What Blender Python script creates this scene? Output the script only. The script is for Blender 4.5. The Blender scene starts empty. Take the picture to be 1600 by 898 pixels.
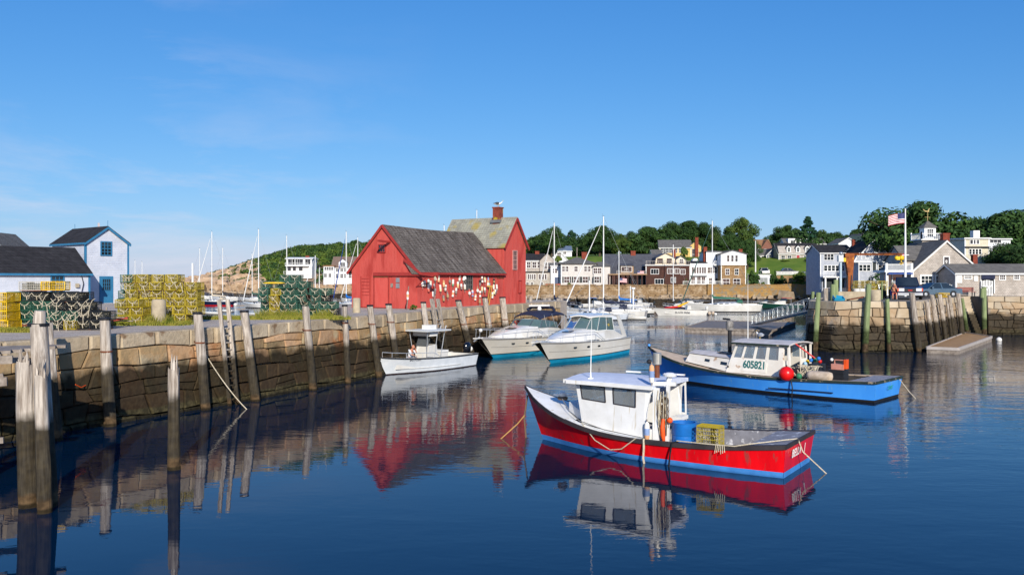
import bpy, math, random
from math import sin, cos, pi, radians, sqrt, atan2, hypot, floor
from mathutils import Vector, Matrix, noise as mnoise
SC = bpy.context.scene
COL = SC.collection
RND = random.Random(7)
# ---------------------------------------------------------------- camera
F, HZ, CH = 1350.0, 437.0, 5.6          # focal length in photo pixels, horizon row, eye height
cd = bpy.data.cameras.new('camera'); cam = bpy.data.objects.new('camera', cd); COL.objects.link(cam)
cam.location = (0, 0, CH); cam.rotation_euler = (radians(90), 0, 0)
cd.sensor_width = 36; cd.lens = 36*F/1600; cd.shift_y = -(449-HZ)/1600
cd.clip_start = .1; cd.clip_end = 6000
SC.camera = cam
# ---------------------------------------------------------------- world, sun, exposure
SUN_EL, SUN_AZ = radians(24), radians(170)   # azimuth clockwise from +Y: behind the camera, a little to the right
w = bpy.data.worlds.new('World'); SC.world = w; w.use_nodes = True
nt = w.node_tree; nt.nodes.clear()
def wn(t, **k):
    n = nt.nodes.new(t)
    for a, b in k.items(): setattr(n, a, b)
    return n
sky = wn('ShaderNodeTexSky', sky_type='NISHITA', sun_disc=False, sun_elevation=SUN_EL, sun_rotation=SUN_AZ,
         altitude=0, air_density=1.0, dust_density=0.4, ozone_density=3.0)
spc = wn('ShaderNodeSeparateColor'); cbc = wn('ShaderNodeCombineColor')   # the sky's response curve, the same in every direction
EXPO = .3
for i, (g_, a_) in enumerate(((1.32, .034), (.84, .110), (.55, .292))):
    pw = wn('ShaderNodeMath', operation='POWER'); pw.inputs[1].default_value = g_; ml = wn('ShaderNodeMath', operation='MULTIPLY'); ml.inputs[1].default_value = a_/.11/2**EXPO
    nt.links.new(spc.outputs[i], pw.inputs[0]); nt.links.new(pw.outputs[0], ml.inputs[0]); nt.links.new(ml.outputs[0], cbc.inputs[i])
tc = wn('ShaderNodeTexCoord'); mp = wn('ShaderNodeMapping')
mp.inputs['Scale'].default_value = (1, 1, 4.5); mp.inputs['Location'].default_value = (.35, .2, .55)
n1 = wn('ShaderNodeTexNoise'); n1.inputs['Scale'].default_value = 2.6; n1.inputs['Detail'].default_value = 7; n1.inputs['Roughness'].default_value = .62; n1.inputs['Distortion'].default_value = .35
n2 = wn('ShaderNodeTexNoise'); n2.inputs['Scale'].default_value = .9; n2.inputs['Detail'].default_value = 2
cr = wn('ShaderNodeValToRGB'); cr.color_ramp.elements[0].position = .47; cr.color_ramp.elements[1].position = .74
cr2 = wn('ShaderNodeValToRGB'); cr2.color_ramp.elements[0].position = .40; cr2.color_ramp.elements[1].position = .56
mu = wn('ShaderNodeMath', operation='MULTIPLY'); mu2 = wn('ShaderNodeMath', operation='MULTIPLY'); mu2.inputs[1].default_value = 1.05
mx = wn('ShaderNodeMixRGB'); mx.inputs['Color2'].default_value = (5.2, 5.4, 6.3, 1)
bg = wn('ShaderNodeBackground'); bg.inputs['Strength'].default_value = .11
out = wn('ShaderNodeOutputWorld')
L = nt.links.new
L(tc.outputs['Generated'], mp.inputs['Vector']); L(mp.outputs[0], n1.inputs['Vector']); L(mp.outputs[0], n2.inputs['Vector'])
L(n1.outputs['Fac'], cr.inputs[0]); L(n2.outputs['Fac'], cr2.inputs[0]); L(cr.outputs[0], mu.inputs[0]); L(cr2.outputs[0], mu.inputs[1])
sx = wn('ShaderNodeSeparateXYZ'); L(tc.outputs['Generated'], sx.inputs[0])
ms = wn('ShaderNodeMapRange'); ms.inputs['From Min'].default_value = -.08; ms.inputs['From Max'].default_value = -.38; L(sx.outputs[0], ms.inputs[0])
m3 = wn('ShaderNodeMath', operation='MULTIPLY'); L(mu.outputs[0], m3.inputs[0]); L(ms.outputs[0], m3.inputs[1])
L(m3.outputs[0], mu2.inputs[0]); L(mu2.outputs[0], mx.inputs['Fac']); L(sky.outputs[0], spc.inputs[0]); L(cbc.outputs[0], mx.inputs['Color1'])
L(mx.outputs[0], bg.inputs['Color']); L(bg.outputs[0], out.inputs[0])
sl = bpy.data.lights.new('sun', 'SUN'); sl.energy = 4.2; sl.angle = radians(.5); sl.color = (1, .93, .82)
so = bpy.data.objects.new('sun', sl); COL.objects.link(so)
sd = Vector((sin(SUN_AZ)*cos(SUN_EL), cos(SUN_AZ)*cos(SUN_EL), sin(SUN_EL)))
so.rotation_euler = sd.to_track_quat('Z', 'Y').to_euler()
SC.view_settings.view_transform = 'Standard'; SC.view_settings.look = 'None'
SC.view_settings.exposure = EXPO; SC.view_settings.gamma = 1
SC.cycles.max_bounces = 6; SC.cycles.transparent_max_bounces = 12; SC.cycles.glossy_bounces = 3; SC.cycles.diffuse_bounces = 2
# ---------------------------------------------------------------- helpers
def gp(px, py, z=0.0):
    "the point of the level z that the photograph shows at a pixel"
    Y = F*(CH-z)/(py-HZ); return (px-800)/F*Y, Y
def pd(px, Y): return (px-800)/F*Y
def zh(py, Y): return CH-(py-HZ)*Y/F
def fr(a, b, rng=RND): return a+(b-a)*rng.random()
class M:
    "collects shapes, then links them as ONE mesh object"
    def __init__(s): s.v = []; s.f = []
    def add(s, vs, fs):
        o = len(s.v); s.v += [tuple(p) for p in vs]; s.f += [tuple(i+o for i in f) for f in fs]; return s
    def box(s, x0, y0, z0, x1, y1, z1):
        return s.add([(x0,y0,z0),(x1,y0,z0),(x1,y1,z0),(x0,y1,z0),(x0,y0,z1),(x1,y0,z1),(x1,y1,z1),(x0,y1,z1)],
                     [(0,3,2,1),(4,5,6,7),(0,1,5,4),(1,2,6,5),(2,3,7,6),(3,0,4,7)])
    def beam(s, a, b, w, h=None, up=(0,0,1)):
        h = w if h is None else h
        a = Vector(a); b = Vector(b); d = (b-a).normalized(); u = Vector(up)
        if abs(d.dot(u)) > .98: u = Vector((0,1,0))
        r = d.cross(u).normalized(); u = r.cross(d).normalized(); r *= w/2; u *= h/2
        return s.add([a-r-u,a+r-u,a+r+u,a-r+u,b-r-u,b+r-u,b+r+u,b-r+u],[(0,1,2,3),(7,6,5,4),(0,4,5,1),(1,5,6,2),(2,6,7,3),(3,7,4,0)])
    def tube(s, pts, r, n=8, cap=True):
        P = [Vector(p) for p in pts]; k = len(P); R = r if isinstance(r, (list, tuple)) else [r]*k
        o = len(s.v); pu = None
        for i, p in enumerate(P):
            d = (P[min(i+1,k-1)]-P[max(i-1,0)]).normalized()
            if pu is None: pu = Vector((0,0,1)) if abs(d.z) < .9 else Vector((0,1,0))
            x = d.cross(pu)
            if x.length < 1e-5: x = d.cross(Vector((1,0,0)))
            x.normalize(); pu = x.cross(d).normalized()
            for j in range(n):
                a = 2*pi*j/n; s.v.append(tuple(p+x*(cos(a)*R[i])+pu*(sin(a)*R[i])))
        for i in range(k-1):
            for j in range(n):
                a = o+i*n+j; b = o+i*n+(j+1)%n; s.f.append((a,b,b+n,a+n))
        if cap: s.f.append(tuple(o+j for j in reversed(range(n)))); s.f.append(tuple(o+(k-1)*n+j for j in range(n)))
        return s
    def lathe(s, prof, n=16, c=(0,0,0), axis='z'):
        o = len(s.v)
        for r, z in prof:
            for j in range(n):
                a = 2*pi*j/n; p = (r*cos(a), r*sin(a), z)
                if axis == 'x': p = (z, r*cos(a), r*sin(a))
                if axis == 'y': p = (r*sin(a), z, r*cos(a))
                s.v.append((p[0]+c[0], p[1]+c[1], p[2]+c[2]))
        for i in range(len(prof)-1):
            for j in range(n):
                a = o+i*n+j; b = o+i*n+(j+1)%n; s.f.append((a,b,b+n,a+n))
        s.f.append(tuple(o+j for j in reversed(range(n)))); s.f.append(tuple(o+(len(prof)-1)*n+j for j in range(n)))
        return s
    def ball(s, c, r, n=12, sz=1):
        return s.lathe([(max(.01, r*sin(pi*i/(n//2+2))), -r*sz*cos(pi*i/(n//2+2))) for i in range(n//2+3)], n, c)
    def prism(s, poly, vec):
        n = len(poly); o = len(s.v); P = [Vector(p) for p in poly]; V = Vector(vec)
        s.v += [tuple(p) for p in P]+[tuple(p+V) for p in P]
        s.f.append(tuple(o+i for i in reversed(range(n)))); s.f.append(tuple(o+n+i for i in range(n)))
        for i in range(n): j = (i+1)%n; s.f.append((o+i, o+j, o+n+j, o+n+i))
        return s
    def grid(s, rows, closed=False):
        o = len(s.v); n = len(rows[0])
        for r in rows: s.v += [tuple(p) for p in r]
        for i in range(len(rows)-1):
            for j in range(n if closed else n-1):
                a = o+i*n+j; b = o+i*n+(j+1)%n; s.f.append((a,b,b+n,a+n))
        return s
    def panel(s, c, holes=(), th=.05):
        "wall through four corners (bottom left, bottom right, top right, top left) with holes (u0,v0,u1,v1)"
        C4 = [Vector(p) for p in c]; nn = (C4[1]-C4[0]).cross(C4[3]-C4[0]).normalized()*th
        us = sorted({0.,1.}|{h[0] for h in holes}|{h[2] for h in holes}); vs = sorted({0.,1.}|{h[1] for h in holes}|{h[3] for h in holes})
        P = lambda u, v: C4[0]*(1-u)*(1-v)+C4[1]*u*(1-v)+C4[2]*u*v+C4[3]*(1-u)*v
        for i in range(len(us)-1):
            for j in range(len(vs)-1):
                um = (us[i]+us[i+1])/2; vm = (vs[j]+vs[j+1])/2
                if any(h[0] < um < h[2] and h[1] < vm < h[3] for h in holes): continue
                q = [P(us[i],vs[j]),P(us[i+1],vs[j]),P(us[i+1],vs[j+1]),P(us[i],vs[j+1])]
                s.prism(q, -nn)
        return s
    def mesh(s, name, m, smooth=None):
        me = bpy.data.meshes.new(name); me.from_pydata(s.v, [], s.f); me.materials.append(m)
        if smooth:
            me.polygons.foreach_set('use_smooth', [True]*len(me.polygons)); me.set_sharp_from_angle(angle=radians(smooth))
        me.update(); return me
    def build(s, name, m, parent=None, smooth=None, center=False, loc=None):
        off = None
        if center and s.v:
            xs = [sum(p[i] for p in s.v)/len(s.v) for i in range(3)]; off = xs
            s.v = [(p[0]-xs[0], p[1]-xs[1], p[2]-xs[2]) for p in s.v]
        o = bpy.data.objects.new(name, s.mesh(name, m, smooth)); COL.objects.link(o)
        if off: o.location = off
        if loc: o.location = loc
        if parent: o.parent = parent
        return o
def obj(name, me, parent=None, loc=(0,0,0), rot=(0,0,0), sc=None):
    o = bpy.data.objects.new(name, me); COL.objects.link(o); o.location = loc; o.rotation_euler = rot
    if sc: o.scale = sc if isinstance(sc, tuple) else (sc,)*3
    if parent: o.parent = parent
    return o
def tag(o, label=None, cat=None, group=None, kind=None):
    if label: o['label'] = label
    if cat: o['category'] = cat
    if group: o['group'] = group
    if kind: o['kind'] = kind
    return o
def thing(name, label, cat, loc=(0,0,0), rz=0, group=None, rot=None):
    o = bpy.data.objects.new(name, None); COL.objects.link(o); o.empty_display_size = .3
    o.location = loc; o.rotation_euler = rot or (0, 0, rz); return tag(o, label, cat, group)
def copy_tree(o, parent=None):
    c = o.copy(); COL.objects.link(c)
    if parent: c.parent = parent
    for ch in KIDS.get(o.name, []): copy_tree(ch, c)
    return c
KIDS = {}
def index(root):
    "remember a thing's parts so that it can be copied"
    for o in COL.objects:
        if o.parent is root:
            KIDS.setdefault(root.name, []).append(o); index(o)
ORD = ['first','second','third','fourth','fifth','sixth','seventh','eighth','ninth','tenth','eleventh','twelfth','thirteenth','fourteenth','fifteenth','sixteenth','seventeenth','eighteenth']
# ---------------------------------------------------------------- materials
MATS = {}
def lin(c):
    "hex colour to linear"
    if isinstance(c, str):
        c = [int(c[i:i+2], 16)/255 for i in (0,2,4)]; c = [x/12.92 if x <= .04045 else ((x+.055)/1.055)**2.4 for x in c]
    return (c[0], c[1], c[2], 1)
def mat(name, col, col2=None, scale=2., stretch=(1,1,1), rough=.6, bump=0., bscale=None, metal=0., spec=.4, rnd=0., lo=.35, hi=.65,
        stain=None, speck=None, brick=None, coord='W', detail=5, coat=0., third=None):
    """one surface: two colours mixed by noise, per-object variation, tide stain by height, speckle, rows of shingles"""
    if name in MATS: return MATS[name]
    m = bpy.data.materials.new(name); m.use_nodes = True; t = m.node_tree; b = t.nodes['Principled BSDF']
    def nd(ty, **k):
        n = t.nodes.new(ty)
        for a, v in k.items(): setattr(n, a, v)
        return n
    lk = t.links.new
    if coord == 'W': src = nd('ShaderNodeNewGeometry').outputs['Position']
    else: src = nd('ShaderNodeTexCoord').outputs['Object']
    mp = nd('ShaderNodeMapping'); mp.inputs['Scale'].default_value = stretch; lk(src, mp.inputs[0])
    no = nd('ShaderNodeTexNoise'); no.inputs['Scale'].default_value = scale; no.inputs['Detail'].default_value = detail; no.inputs['Roughness'].default_value = .6
    lk(mp.outputs[0], no.inputs['Vector'])
    rp = nd('ShaderNodeValToRGB'); rp.color_ramp.elements[0].position = lo; rp.color_ramp.elements[1].position = hi
    c1 = lin(col); c2 = lin(col2) if col2 else tuple(x*.8 for x in c1[:3])+(1,)
    rp.color_ramp.elements[0].color = c1; rp.color_ramp.elements[1].color = c2
    if third:
        e = rp.color_ramp.elements.new((lo+hi)/2); e.color = lin(third)
    lk(no.outputs['Fac'], rp.inputs[0]); cur = rp.outputs[0]; hgt = None
    def mix(a, bcol, fac, mode='MIX'):
        x = nd('ShaderNodeMixRGB', blend_type=mode)
        for s, v in (('Color1', a), ('Color2', bcol), ('Fac', fac)):
            if hasattr(v, 'is_linked'): lk(v, x.inputs[s])
            else: x.inputs[s].default_value = v
        return x.outputs[0]
    if rnd:
        oi = nd('ShaderNodeObjectInfo'); mr = nd('ShaderNodeMapRange'); mr.inputs['To Min'].default_value = 1-rnd; mr.inputs['To Max'].default_value = 1+rnd
        lk(oi.outputs['Random'], mr.inputs[0]); cb = nd('ShaderNodeCombineColor'); 
        for i in range(3): lk(mr.outputs[0], cb.inputs[i])
        cur = mix(cur, cb.outputs[0], 1.0, 'MULTIPLY')
    if brick:
        bw, bh, amt = brick[:3]
        sp = nd('ShaderNodeSeparateXYZ'); oc = nd('ShaderNodeTexCoord'); lk(oc.outputs['Object'], sp.inputs[0])
        ad = nd('ShaderNodeMath', operation='ADD'); lk(sp.outputs[0], ad.inputs[0]); lk(sp.outputs[1], ad.inputs[1])
        cx = nd('ShaderNodeCombineXYZ'); lk(ad.outputs[0], cx.inputs[0]); lk(sp.outputs[2], cx.inputs[1])
        br = nd('ShaderNodeTexBrick'); br.inputs['Scale'].default_value = 1; br.inputs['Brick Width'].default_value = bw; br.inputs['Row Height'].default_value = bh
        br.inputs['Mortar Size'].default_value = brick[3] if len(brick) > 3 else bh*.1; br.inputs['Mortar Smooth'].default_value = .3; br.inputs['Bias'].default_value = 0
        br.inputs['Color1'].default_value = (1,1,1,1); br.inputs['Color2'].default_value = (1-amt,)*3+(1,); br.inputs['Mortar'].default_value = (1-1.6*amt if amt < .6 else .05,)*3+(1,)
        lk(cx.outputs[0], br.inputs['Vector']); cur = mix(cur, br.outputs[0], 1.0, 'MULTIPLY')
        iv = nd('ShaderNodeMath', operation='SUBTRACT'); iv.inputs[0].default_value = 1; lk(br.outputs['Fac'], iv.inputs[1]); hgt = iv.outputs[0]
    if speck:
        scol, ssc, amt = speck[:3]
        vn = nd('ShaderNodeTexNoise'); vn.inputs['Scale'].default_value = ssc; vn.inputs['Detail'].default_value = 3; m2_ = nd('ShaderNodeMapping'); m2_.inputs['Scale'].default_value = speck[3] if len(speck) > 3 else (1,1,1); lk(src, m2_.inputs[0]); lk(m2_.outputs[0], vn.inputs['Vector'])
        r2 = nd('ShaderNodeValToRGB'); r2.color_ramp.elements[0].position = amt; r2.color_ramp.elements[1].position = amt+.08
        lk(vn.outputs['Fac'], r2.inputs[0]); cur = mix(cur, lin(scol), r2.outputs[0])
    if stain:    # list of (z, width, colour): below z the surface takes the colour
        g = nd('ShaderNodeNewGeometry'); sz = nd('ShaderNodeSeparateXYZ'); lk(g.outputs['Position'], sz.inputs[0])
        n3 = nd('ShaderNodeTexNoise'); n3.inputs['Scale'].default_value = 1.3; n3.inputs['Detail'].default_value = 5; lk(g.outputs['Position'], n3.inputs['Vector'])
        n4 = nd('ShaderNodeTexNoise'); n4.inputs['Scale'].default_value = 5; n4.inputs['Detail'].default_value = 6; lk(g.outputs['Position'], n4.inputs['Vector'])
        for z0, wd, sc in stain:
            ma = nd('ShaderNodeMath', operation='MULTIPLY_ADD'); lk(n3.outputs['Fac'], ma.inputs[0]); ma.inputs[1].default_value = -2.4*wd; lk(sz.outputs[2], ma.inputs[2])
            mr = nd('ShaderNodeMapRange'); mr.inputs['From Min'].default_value = z0-wd*.45-1.2*wd; mr.inputs['From Max'].default_value = z0+wd*.45-1.2*wd
            mr.inputs['To Min'].default_value = 1; mr.inputs['To Max'].default_value = 0; lk(ma.outputs[0], mr.inputs[0])
            c_a = lin(sc); r3 = nd('ShaderNodeValToRGB'); r3.color_ramp.elements[0].position = .38; r3.color_ramp.elements[1].position = .66
            r3.color_ramp.elements[0].color = tuple(x*.55 for x in c_a[:3])+(1,); r3.color_ramp.elements[1].color = tuple(min(1, x*1.5) for x in c_a[:3])+(1,)
            lk(n4.outputs['Fac'], r3.inputs[0]); mk = nd('ShaderNodeMath', operation='MULTIPLY'); mk.inputs[1].default_value = .93; lk(mr.outputs[0], mk.inputs[0])
            cur = mix(cur, r3.outputs[0], mk.outputs[0])
    lk(cur, b.inputs['Base Color'])
    b.inputs['Roughness'].default_value = rough; b.inputs['Metallic'].default_value = metal; b.inputs['Specular IOR Level'].default_value = spec
    if coat: b.inputs['Coat Weight'].default_value = coat; b.inputs['Coat Roughness'].default_value = .08
    if bump or hgt:
        bp = nd('ShaderNodeBump'); bp.inputs['Strength'].default_value = .6
        bn = nd('ShaderNodeTexNoise'); bn.inputs['Scale'].default_value = bscale or scale*4; bn.inputs['Detail'].default_value = 5; lk(mp.outputs[0], bn.inputs['Vector'])
        h = bn.outputs['Fac']; bp.inputs['Distance'].default_value = bump or .01
        if hgt:
            a2 = nd('ShaderNodeMath', operation='ADD'); lk(hgt, a2.inputs[0]); lk(h, a2.inputs[1]); h = a2.outputs[0]; bp.inputs['Distance'].default_value = max(bump, .015)
        lk(h, bp.inputs['Height']); lk(bp.outputs[0], b.inputs['Normal'])
    MATS[name] = m; return m
def glass(name, tint=(.55,.7,.72), see=.6, rough=.03):
    if name in MATS: return MATS[name]
    m = bpy.data.materials.new(name); m.use_nodes = True; t = m.node_tree; t.nodes.clear()
    g = t.nodes.new('ShaderNodeBsdfGlossy'); g.inputs['Roughness'].default_value = rough
    tr = t.nodes.new('ShaderNodeBsdfTransparent'); tr.inputs['Color'].default_value = (*[see*x for x in tint], 1)
    df = t.nodes.new('ShaderNodeBsdfDiffuse'); df.inputs['Color'].default_value = (*[x*.6 for x in tint], 1)  # pale diffuse share stands in for sky reflected in the panes
    m1 = t.nodes.new('ShaderNodeMixShader'); m1.inputs[0].default_value = .3; m2 = t.nodes.new('ShaderNodeMixShader')
    fz = t.nodes.new('ShaderNodeFresnel'); fz.inputs[0].default_value = 1.5; o = t.nodes.new('ShaderNodeOutputMaterial')
    k = t.links.new; k(tr.outputs[0], m1.inputs[1]); k(df.outputs[0], m1.inputs[2]); k(fz.outputs[0], m2.inputs[0]); k(m1.outputs[0], m2.inputs[1]); k(g.outputs[0], m2.inputs[2]); k(m2.outputs[0], o.inputs[0])
    MATS[name] = m; return m
# tide-stained things
STONE = mat('wharf_granite', 'a39478', '93805f', scale=.9, bump=.06, bscale=6, rough=.88, rnd=.24, third='a0835e', spec=.2,
            speck=('a5724c', .8, .60), stain=[(2.2, .5, '1f1b10'), (.42, .12, '453f2a'), (.12, .06, '211e15')])
STONE2 = mat('pier_granite', 'ab9a82', 'a18c70', scale=.8, bump=.06, bscale=6, rough=.88, rnd=.22, third='9c8468', spec=.2,
             speck=('8c8378', .7, .56), stain=[(2.15, .45, '272117'), (.6, .15, '3c3625'), (.15, .06, '1e1b13')])
COPING = mat('coping_granite', 'b8a88e', '9d8c74', scale=1.2, bump=.055, bscale=7, rough=.85, rnd=.12, spec=.2, speck=('7d654d', 1.6, .63))
CORE = mat('wall_core', '1c1814', '120f0c', rough=.95)
PILE = mat('weathered_pile', 'cfc5b8', '8a7e72', scale=3, stretch=(5,5,.35), bump=.03, bscale=5, rough=.85, rnd=.12, spec=.15, lo=.3, hi=.62,
           stain=[(2.2, .35, '2a2416'), (.32, .16, '54432f'), (.1, .05, '2c2518')])
GPILE = mat('green_pile', '8d9a6e', '6f7d57', scale=3, stretch=(5,5,.35), bump=.02, bscale=5, rough=.85, rnd=.1, spec=.15,
            stain=[(1.7, .4, '3a4426'), (.7, .25, '4b3b2c'), (.1, .05, '2e2a1a')])
TIMBER = mat('grey_timber', 'a59a8e', '7c7167', scale=4, stretch=(1,1,1), bump=.015, rough=.85, rnd=.1, spec=.15)
DECKWOOD = mat('float_planks', 'a8865e', '94734d', scale=3, bump=.01, rough=.8, rnd=.06)
IRON = mat('rusty_iron', '5a3424', '7c4426', scale=4, rough=.8, bump=.01)
BLACK = mat('black_rubber', '17171a', '222226', rough=.6)
WHITE = mat('white_paint', 'e6e6e2', 'd8d6d0', scale=2, rough=.4, rnd=.02)
GEL = mat('white_gelcoat', 'dedcd6', 'cfccc4', scale=1, rough=.22, coat=.5, spec=.5)
CREAM = mat('cream_gelcoat', 'efebe1', 'e4ddce', scale=.7, rough=.2, coat=.5)
CHROME = mat('stainless_steel', 'cdd0d2', 'b8bcbf', rough=.3, metal=.45)
ALU = mat('aluminium', 'c3c8cc', 'aeb4b8', rough=.35, metal=.8)
DARKGLASS = mat('dark_window_glass', '2a3238', '1a2025', scale=.6, rough=.05, spec=.9)
CABGLASS = glass('cabin_glass', (.85,.93,.97), .95)
REDP = mat('red_plastic', 'd3201c', 'b81c18', rough=.35)
BLUEP = mat('blue_plastic', '1f74c8', '1b63ad', rough=.4)
ORANGEP = mat('orange_plastic', 'ee5a1e', 'd44c16', rough=.5)
YELP = mat('yellow_plastic', 'e8c21c', 'd9ae14', rough=.45)
NAVY = mat('navy_canvas', '1c2238', '252c46', rough=.85)
ROPE = mat('pale_rope', 'd2c8b2', 'a89b80', scale=30, rough=.9)
BRICK = mat('red_brick', '9a4a36', '7e3b2c', scale=3, rough=.9, brick=(.24, .085, .2, .012))
CONC = mat('concrete', 'b8aa90', '9b8e78', scale=2, rough=.9, bump=.01, spec=.2)
# ================================================================ water and land
def water_mat():
    m = bpy.data.materials.new('harbour_water'); m.use_nodes = True; t = m.node_tree; b = t.nodes['Principled BSDF']; k = t.links.new
    b.inputs['Base Color'].default_value = (0, .012, .036, 1); b.inputs['Roughness'].default_value = .015; b.inputs['IOR'].default_value = 1.33
    g = t.nodes.new('ShaderNodeNewGeometry')
    def layer(sc, stretch, det):
        mp = t.nodes.new('ShaderNodeMapping'); mp.inputs['Scale'].default_value = stretch; mp.inputs['Rotation'].default_value = (0,0,.25); k(g.outputs['Position'], mp.inputs[0])
        n = t.nodes.new('ShaderNodeTexNoise'); n.inputs['Scale'].default_value = sc; n.inputs['Detail'].default_value = det; n.inputs['Distortion'].default_value = .4; k(mp.outputs[0], n.inputs['Vector']); return n.outputs['Fac']
    a = layer(.9, (.45, 1, 1), 2); c = layer(4.5, (.5, 1, 1), 3); d = layer(.045, (.6, 1, 1), 3)
    sp = t.nodes.new('ShaderNodeSeparateXYZ'); k(g.outputs['Position'], sp.inputs[0])
    mr = t.nodes.new('ShaderNodeMapRange'); mr.inputs['From Min'].default_value = 26; mr.inputs['From Max'].default_value = 95; mr.inputs['To Min'].default_value = .13; mr.inputs['To Max'].default_value = 1.0; k(sp.outputs[1], mr.inputs[0])
    mr2 = t.nodes.new('ShaderNodeMapRange'); mr2.inputs['From Min'].default_value = .4; mr2.inputs['From Max'].default_value = .62; mr2.inputs['To Min'].default_value = .4; mr2.inputs['To Max'].default_value = 2.3; k(d, mr2.inputs[0])
    st = t.nodes.new('ShaderNodeMath'); st.operation = 'MULTIPLY'; k(mr.outputs[0], st.inputs[0]); k(mr2.outputs[0], st.inputs[1])
    m1 = t.nodes.new('ShaderNodeMath'); m1.operation = 'MULTIPLY_ADD'; m1.inputs[1].default_value = .3; k(c, m1.inputs[0]); k(a, m1.inputs[2])
    m2 = t.nodes.new('ShaderNodeMath'); m2.operation = 'MULTIPLY'; k(m1.outputs[0], m2.inputs[0]); k(st.outputs[0], m2.inputs[1])
    bp = t.nodes.new('ShaderNodeBump'); bp.inputs['Strength'].default_value = 1; bp.inputs['Distance'].default_value = .05; k(m2.outputs[0], bp.inputs['Height']); k(bp.outputs[0], b.inputs['Normal'])
    return m
WATER = water_mat()
o = M().add([(-4000,-600,0),(4000,-600,0),(4000,5000,0),(-4000,5000,0)],[(0,1,2,3)]).build('water', WATER); tag(o, kind='structure')

def smooth(a, b, x): x = min(1, max(0, (x-a)/(b-a))); return x*x*(3-2*x)
def shore(x): return 199+73*smooth(4, -42, x)-20*smooth(60, 110, x)
def land(x, y):
    s = y-shore(x); left = smooth(0, -40, x)
    if s < 0: return -1.5
    nz = mnoise.noise(Vector((x*.03, y*.03, 0)))
    # right: quay flat, then the hill behind the houses
    hr = 4.2+8.2*smooth(7, 58, s)+5*smooth(60, 190, s)+nz*1.0*smooth(40, 80, s)
    # left: bare granite slope running down to the point
    px = 800+F*x/max(y, 1)
    crest = 4.5+12.5*smooth(268, 480, px)+4.5*smooth(480, 700, px)
    hl = .2+3.2*smooth(0, 5, s)+(crest-3.4)*smooth(6, 95, s)+nz*2.0*smooth(5, 40, s)+.7*mnoise.noise(Vector((x*.15, y*.15, 3)))
    if px < 292: hl -= (292-px)*.16
    return hr*(1-left)+hl*left
GRASS = mat('lawn_grass', '55702a', '6e7f34', scale=.25, rough=.95, bump=.05, bscale=3, spec=.1)
ROCKM = mat('headland_granite', 'b49a80', '8f7861', scale=.12, bump=.5, bscale=.5, rough=.9, spec=.15, speck=('4d5a26', .05, .47), stain=[(2.0, .5, '241f19')])
def terrain(name, x0, x1, y0, y1, nx, ny, m, keep):
    g = M(); idx = {}
    for j in range(ny+1):
        for i in range(nx+1):
            x = x0+(x1-x0)*i/nx; y = y0+(y1-y0)*(j/ny)**1.5; idx[i, j] = len(g.v); g.v.append((x, y, land(x, y)))
    for j in range(ny):
        for i in range(nx):
            q = (idx[i,j], idx[i+1,j], idx[i+1,j+1], idx[i,j+1])
            if keep(*g.v[q[0]]): g.f.append(q)
    return tag(g.build(name, m, smooth=60), kind='structure')
terrain('headland_ground', -175, -8, 198, 520, 120, 80, ROCKM, lambda x, y, z: True)
terrain('town_ground', -8, 210, 180, 520, 90, 50, GRASS, lambda x, y, z: True)

# ---------------------------------------------------------------- wharf on the left
WP = [(-26,14.3),(-17.7,29.9),(-12.6,39.6),(-8.2,49.4),(-5.4,57),(-2.2,64.5),(1.3,72),(4.4,79)]
def wz(Y): return 3.43+.0045*(Y-37)
back = [(5.2,82),(-1,86),(-10,80),(-15.5,66),(-15.3,54),(-17.3,47.6),(-19.5,49),(-24,57),(-33.5,80),(-50,96),(-100,120),(-90,20),(-45,8)]
GRAVEL = mat('wharf_gravel', 'aca094', 'beb2a4', scale=1.2, rough=.95, bump=.02, bscale=30, spec=.1, speck=('6e6459', 14, .58))
def sheet(name, pts, zf, m, zb=-1.2):
    g = M(); n = len(pts)
    g.v = [(x,y,zf(y)) for x,y in pts]+[(x,y,zb) for x,y in pts]
    g.f.append(tuple(range(n))); [g.f.append((i+n,(i+1)%n+n,(i+1)%n,i)) for i in range(n)]
    return tag(g.build(name, m), kind='structure')
def offs(path, d):
    out = []
    for i, p in enumerate(path):
        a = Vector(path[max(i-1,0)]); b = Vector(path[min(i+1,len(path)-1)]); t = (b-a).normalized(); out.append((p[0]-t.y*d, p[1]+t.x*d))
    return out
sheet('wharf_ground', offs(WP, .30)+back, wz, GRAVEL)
def path_fn(path):
    seg = [0]
    for a, b in zip(path, path[1:]): seg.append(seg[-1]+hypot(b[0]-a[0], b[1]-a[1]))
    def f(u):
        i = 0
        while i < len(seg)-2 and u > seg[i+1]: i += 1
        a, b = path[i], path[i+1]; t = (u-seg[i])/(seg[i+1]-seg[i]); d = Vector((b[0]-a[0], b[1]-a[1])).normalized()
        return (a[0]+(b[0]-a[0])*t, a[1]+(b[1]-a[1])*t), (d.x, d.y)
    return f, seg[-1]
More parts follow.
